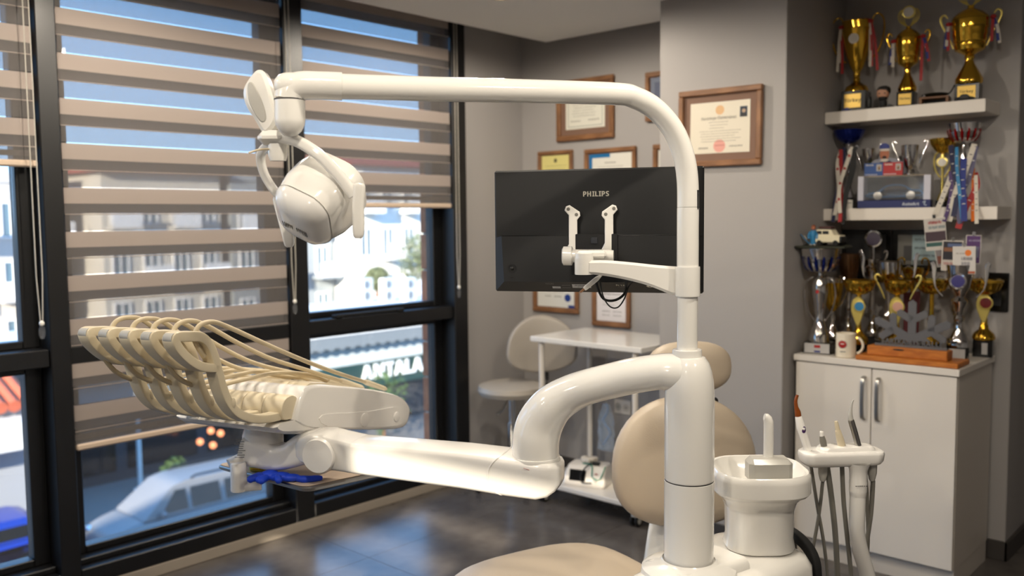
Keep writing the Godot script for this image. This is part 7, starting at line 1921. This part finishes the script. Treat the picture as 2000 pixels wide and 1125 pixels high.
	# 12: gold trophy with red medallion at the right end
	var t12 := cup("gold trophy with red rimmed medallion at the right end of the cabinet", Vector3(4.125, y, -1.090), [0.075, 0.072, 0.06], [["foot", M.gold, [[0.0, 0.072], [0.042, 0.072], [0.044, 0.082], [0.038, 0.098], [0.020, 0.115], [0.014, 0.14], [0.012, 0.16], [0.009, 0.27]], 14, 0.03]] + gold_bowl.call(1.02, 0.262), [], [], g)
	sash.call(t12, 0.225, mat(Color(0.45, 0.08, 0.08), 0.4), 0.028)
	plate(t12, Vector3(0.008, 0.036, 0.031), 0.022, 0.048, M.silver_plaque)
	# snowflake plaque on its wooden base
	var sn := thing("snowflake_trophy", "grey snowflake trophy with cut-out lettering on an orange wooden base", "trophy", Vector3(3.789, y, -1.270), -PI / 2 + 0.02)
	obj("lower_board", mb().box(Vector3(0.0, 0.010, 0.0), Vector3(0.40, 0.020, 0.165), 0.004), M.oak, sn)
	obj("upper_board", mb().box(Vector3(-0.01, 0.039, 0.0), Vector3(0.315, 0.038, 0.075), 0.003), M.oak, sn)
	obj("badge_mark", mb().ball(Vector3(-0.04, 0.050, 0.0375), Vector3(0.024, 0.004, 0.001), 12), mat(Color(0.16, 0.08, 0.03), 0.6), sn)
	obj("footing", mb().box(Vector3(-0.005, 0.063, 0.0), Vector3(0.285, 0.010, 0.012), 0.001), M.acrylic, sn)
	var cen := Vector2(0.0, 0.092)
	for k in 3:
		var ang := deg_to_rad(27.0 + k * 63.0)
		var d := Vector2(cos(ang), sin(ang))
		var nrm := Vector2(-d.y, d.x)
		var ln: float = [0.158, 0.152, 0.158][k]
		var arm := mb()
		arm.prism([cen - nrm * 0.0165, cen + d * ln - nrm * 0.0165, cen + d * (ln + 0.012), cen + d * ln + nrm * 0.0165, cen + nrm * 0.0165], 0.006, 0.001)
		for s in [-1.0, 1.0]:
			var b0 := cen + d * ln * 0.52
			var e: Vector2 = (d * 0.5 + nrm * s * 0.87).normalized()
			var en := Vector2(-e.y, e.x)
			arm.prism([b0 - en * 0.0145, b0 + e * 0.062 - en * 0.0145, b0 + e * 0.070, b0 + e * 0.062 + en * 0.0145, b0 + en * 0.0145], 0.0056, 0.001, Vector3(0, 0, 0.0002 * s))
		obj("snowflake_arm", arm, M.acrylic, sn)
	obj("snowflake_heart", mb().prism([Vector2(-0.075, 0.088), Vector2(-0.04, 0.116), Vector2(0.04, 0.116), Vector2(0.075, 0.088)], 0.007, 0.001), M.acrylic, sn)
	lettering("SARIKAMIŞ RALLİ", 0.021, M.acrylic, sn, Transform3D(Basis(), Vector3(-0.002, 0.0795, 0.0)), true, false, 0.008).name = "cut_out_lettering"
	# red and white pennant between the cups
	var pn := thing("pennant", "dark red and white pennant hanging between the trophies", "pennant", Vector3(4.06, y, -1.365), FACE)
	obj("cloth", mb().prism([Vector2(-0.03, 0.0), Vector2(-0.034, 0.26), Vector2(0.034, 0.27), Vector2(0.03, 0.0)], 0.004, 0.001), mat(Color(0.28, 0.03, 0.06), 0.7), pn)
	obj("white_stripe", mb().box(Vector3(0, 0.10, 0.003), Vector3(0.012, 0.2, 0.002)), M.white_cloth, pn)
	# dark framed pictures leaning on the wall
	for k in 3:
		var z0: float = [-1.742, -1.505, -1.105][k]
		var z1: float = [-1.508, -1.277, -1.02][k]
		var y0: float = [1.19, 1.25, 1.085][k]
		var y1: float = [1.434, 1.434, 1.250][k]
		var p := thing("black_picture", ["black framed dark picture on the niche wall behind the wreath disc", "black framed picture of white panels on the niche wall", "small black framed picture at the right edge of the niche wall"][k], "picture", V, 0.0, "black framed pictures behind the trophies")
		p.transform = facing(Vector3(NICHE - 0.002, y0, (z0 + z1) / 2), Vector3(0, 0, 1))
		var w := z1 - z0
		var h := y1 - y0
		obj("frame", mb().box(Vector3(0, h / 2, 0.008), Vector3(w, h, 0.016), 0.003), M.black_stone, p)
		var im := sheet(96, 72, Color(0.05, 0.05, 0.06), [["rect", 56, 20, 30, 40, Color(0.16, 0.13, 0.12)]])
		if k == 1: im = sheet(96, 72, Color(0.52, 0.60, 0.62), [["rect", 0, 0, 34, 72, Color(0.36, 0.35, 0.33)], ["rect", 14, 26, 20, 36, Color(0.16, 0.15, 0.15)], ["line", 40, 8, 50, 5, Color(0.25, 0.27, 0.28)], ["line", 40, 28, 50, 5, Color(0.12, 0.16, 0.2)], ["line", 40, 46, 50, 5, Color(0.2, 0.22, 0.24)], ["rect", 36, 60, 60, 12, Color(0.22, 0.24, 0.25)]])
		if k == 2: im = sheet(48, 72, Color(0.10, 0.10, 0.10), [["rect", 6, 6, 20, 40, Color(0.2, 0.2, 0.2)]])
		obj("photo", mb().card(Vector3(0, h / 2, 0.0166), Vector3(w / 2 - 0.026, 0, 0), Vector3(0, h / 2 - 0.024, 0)), im, p)
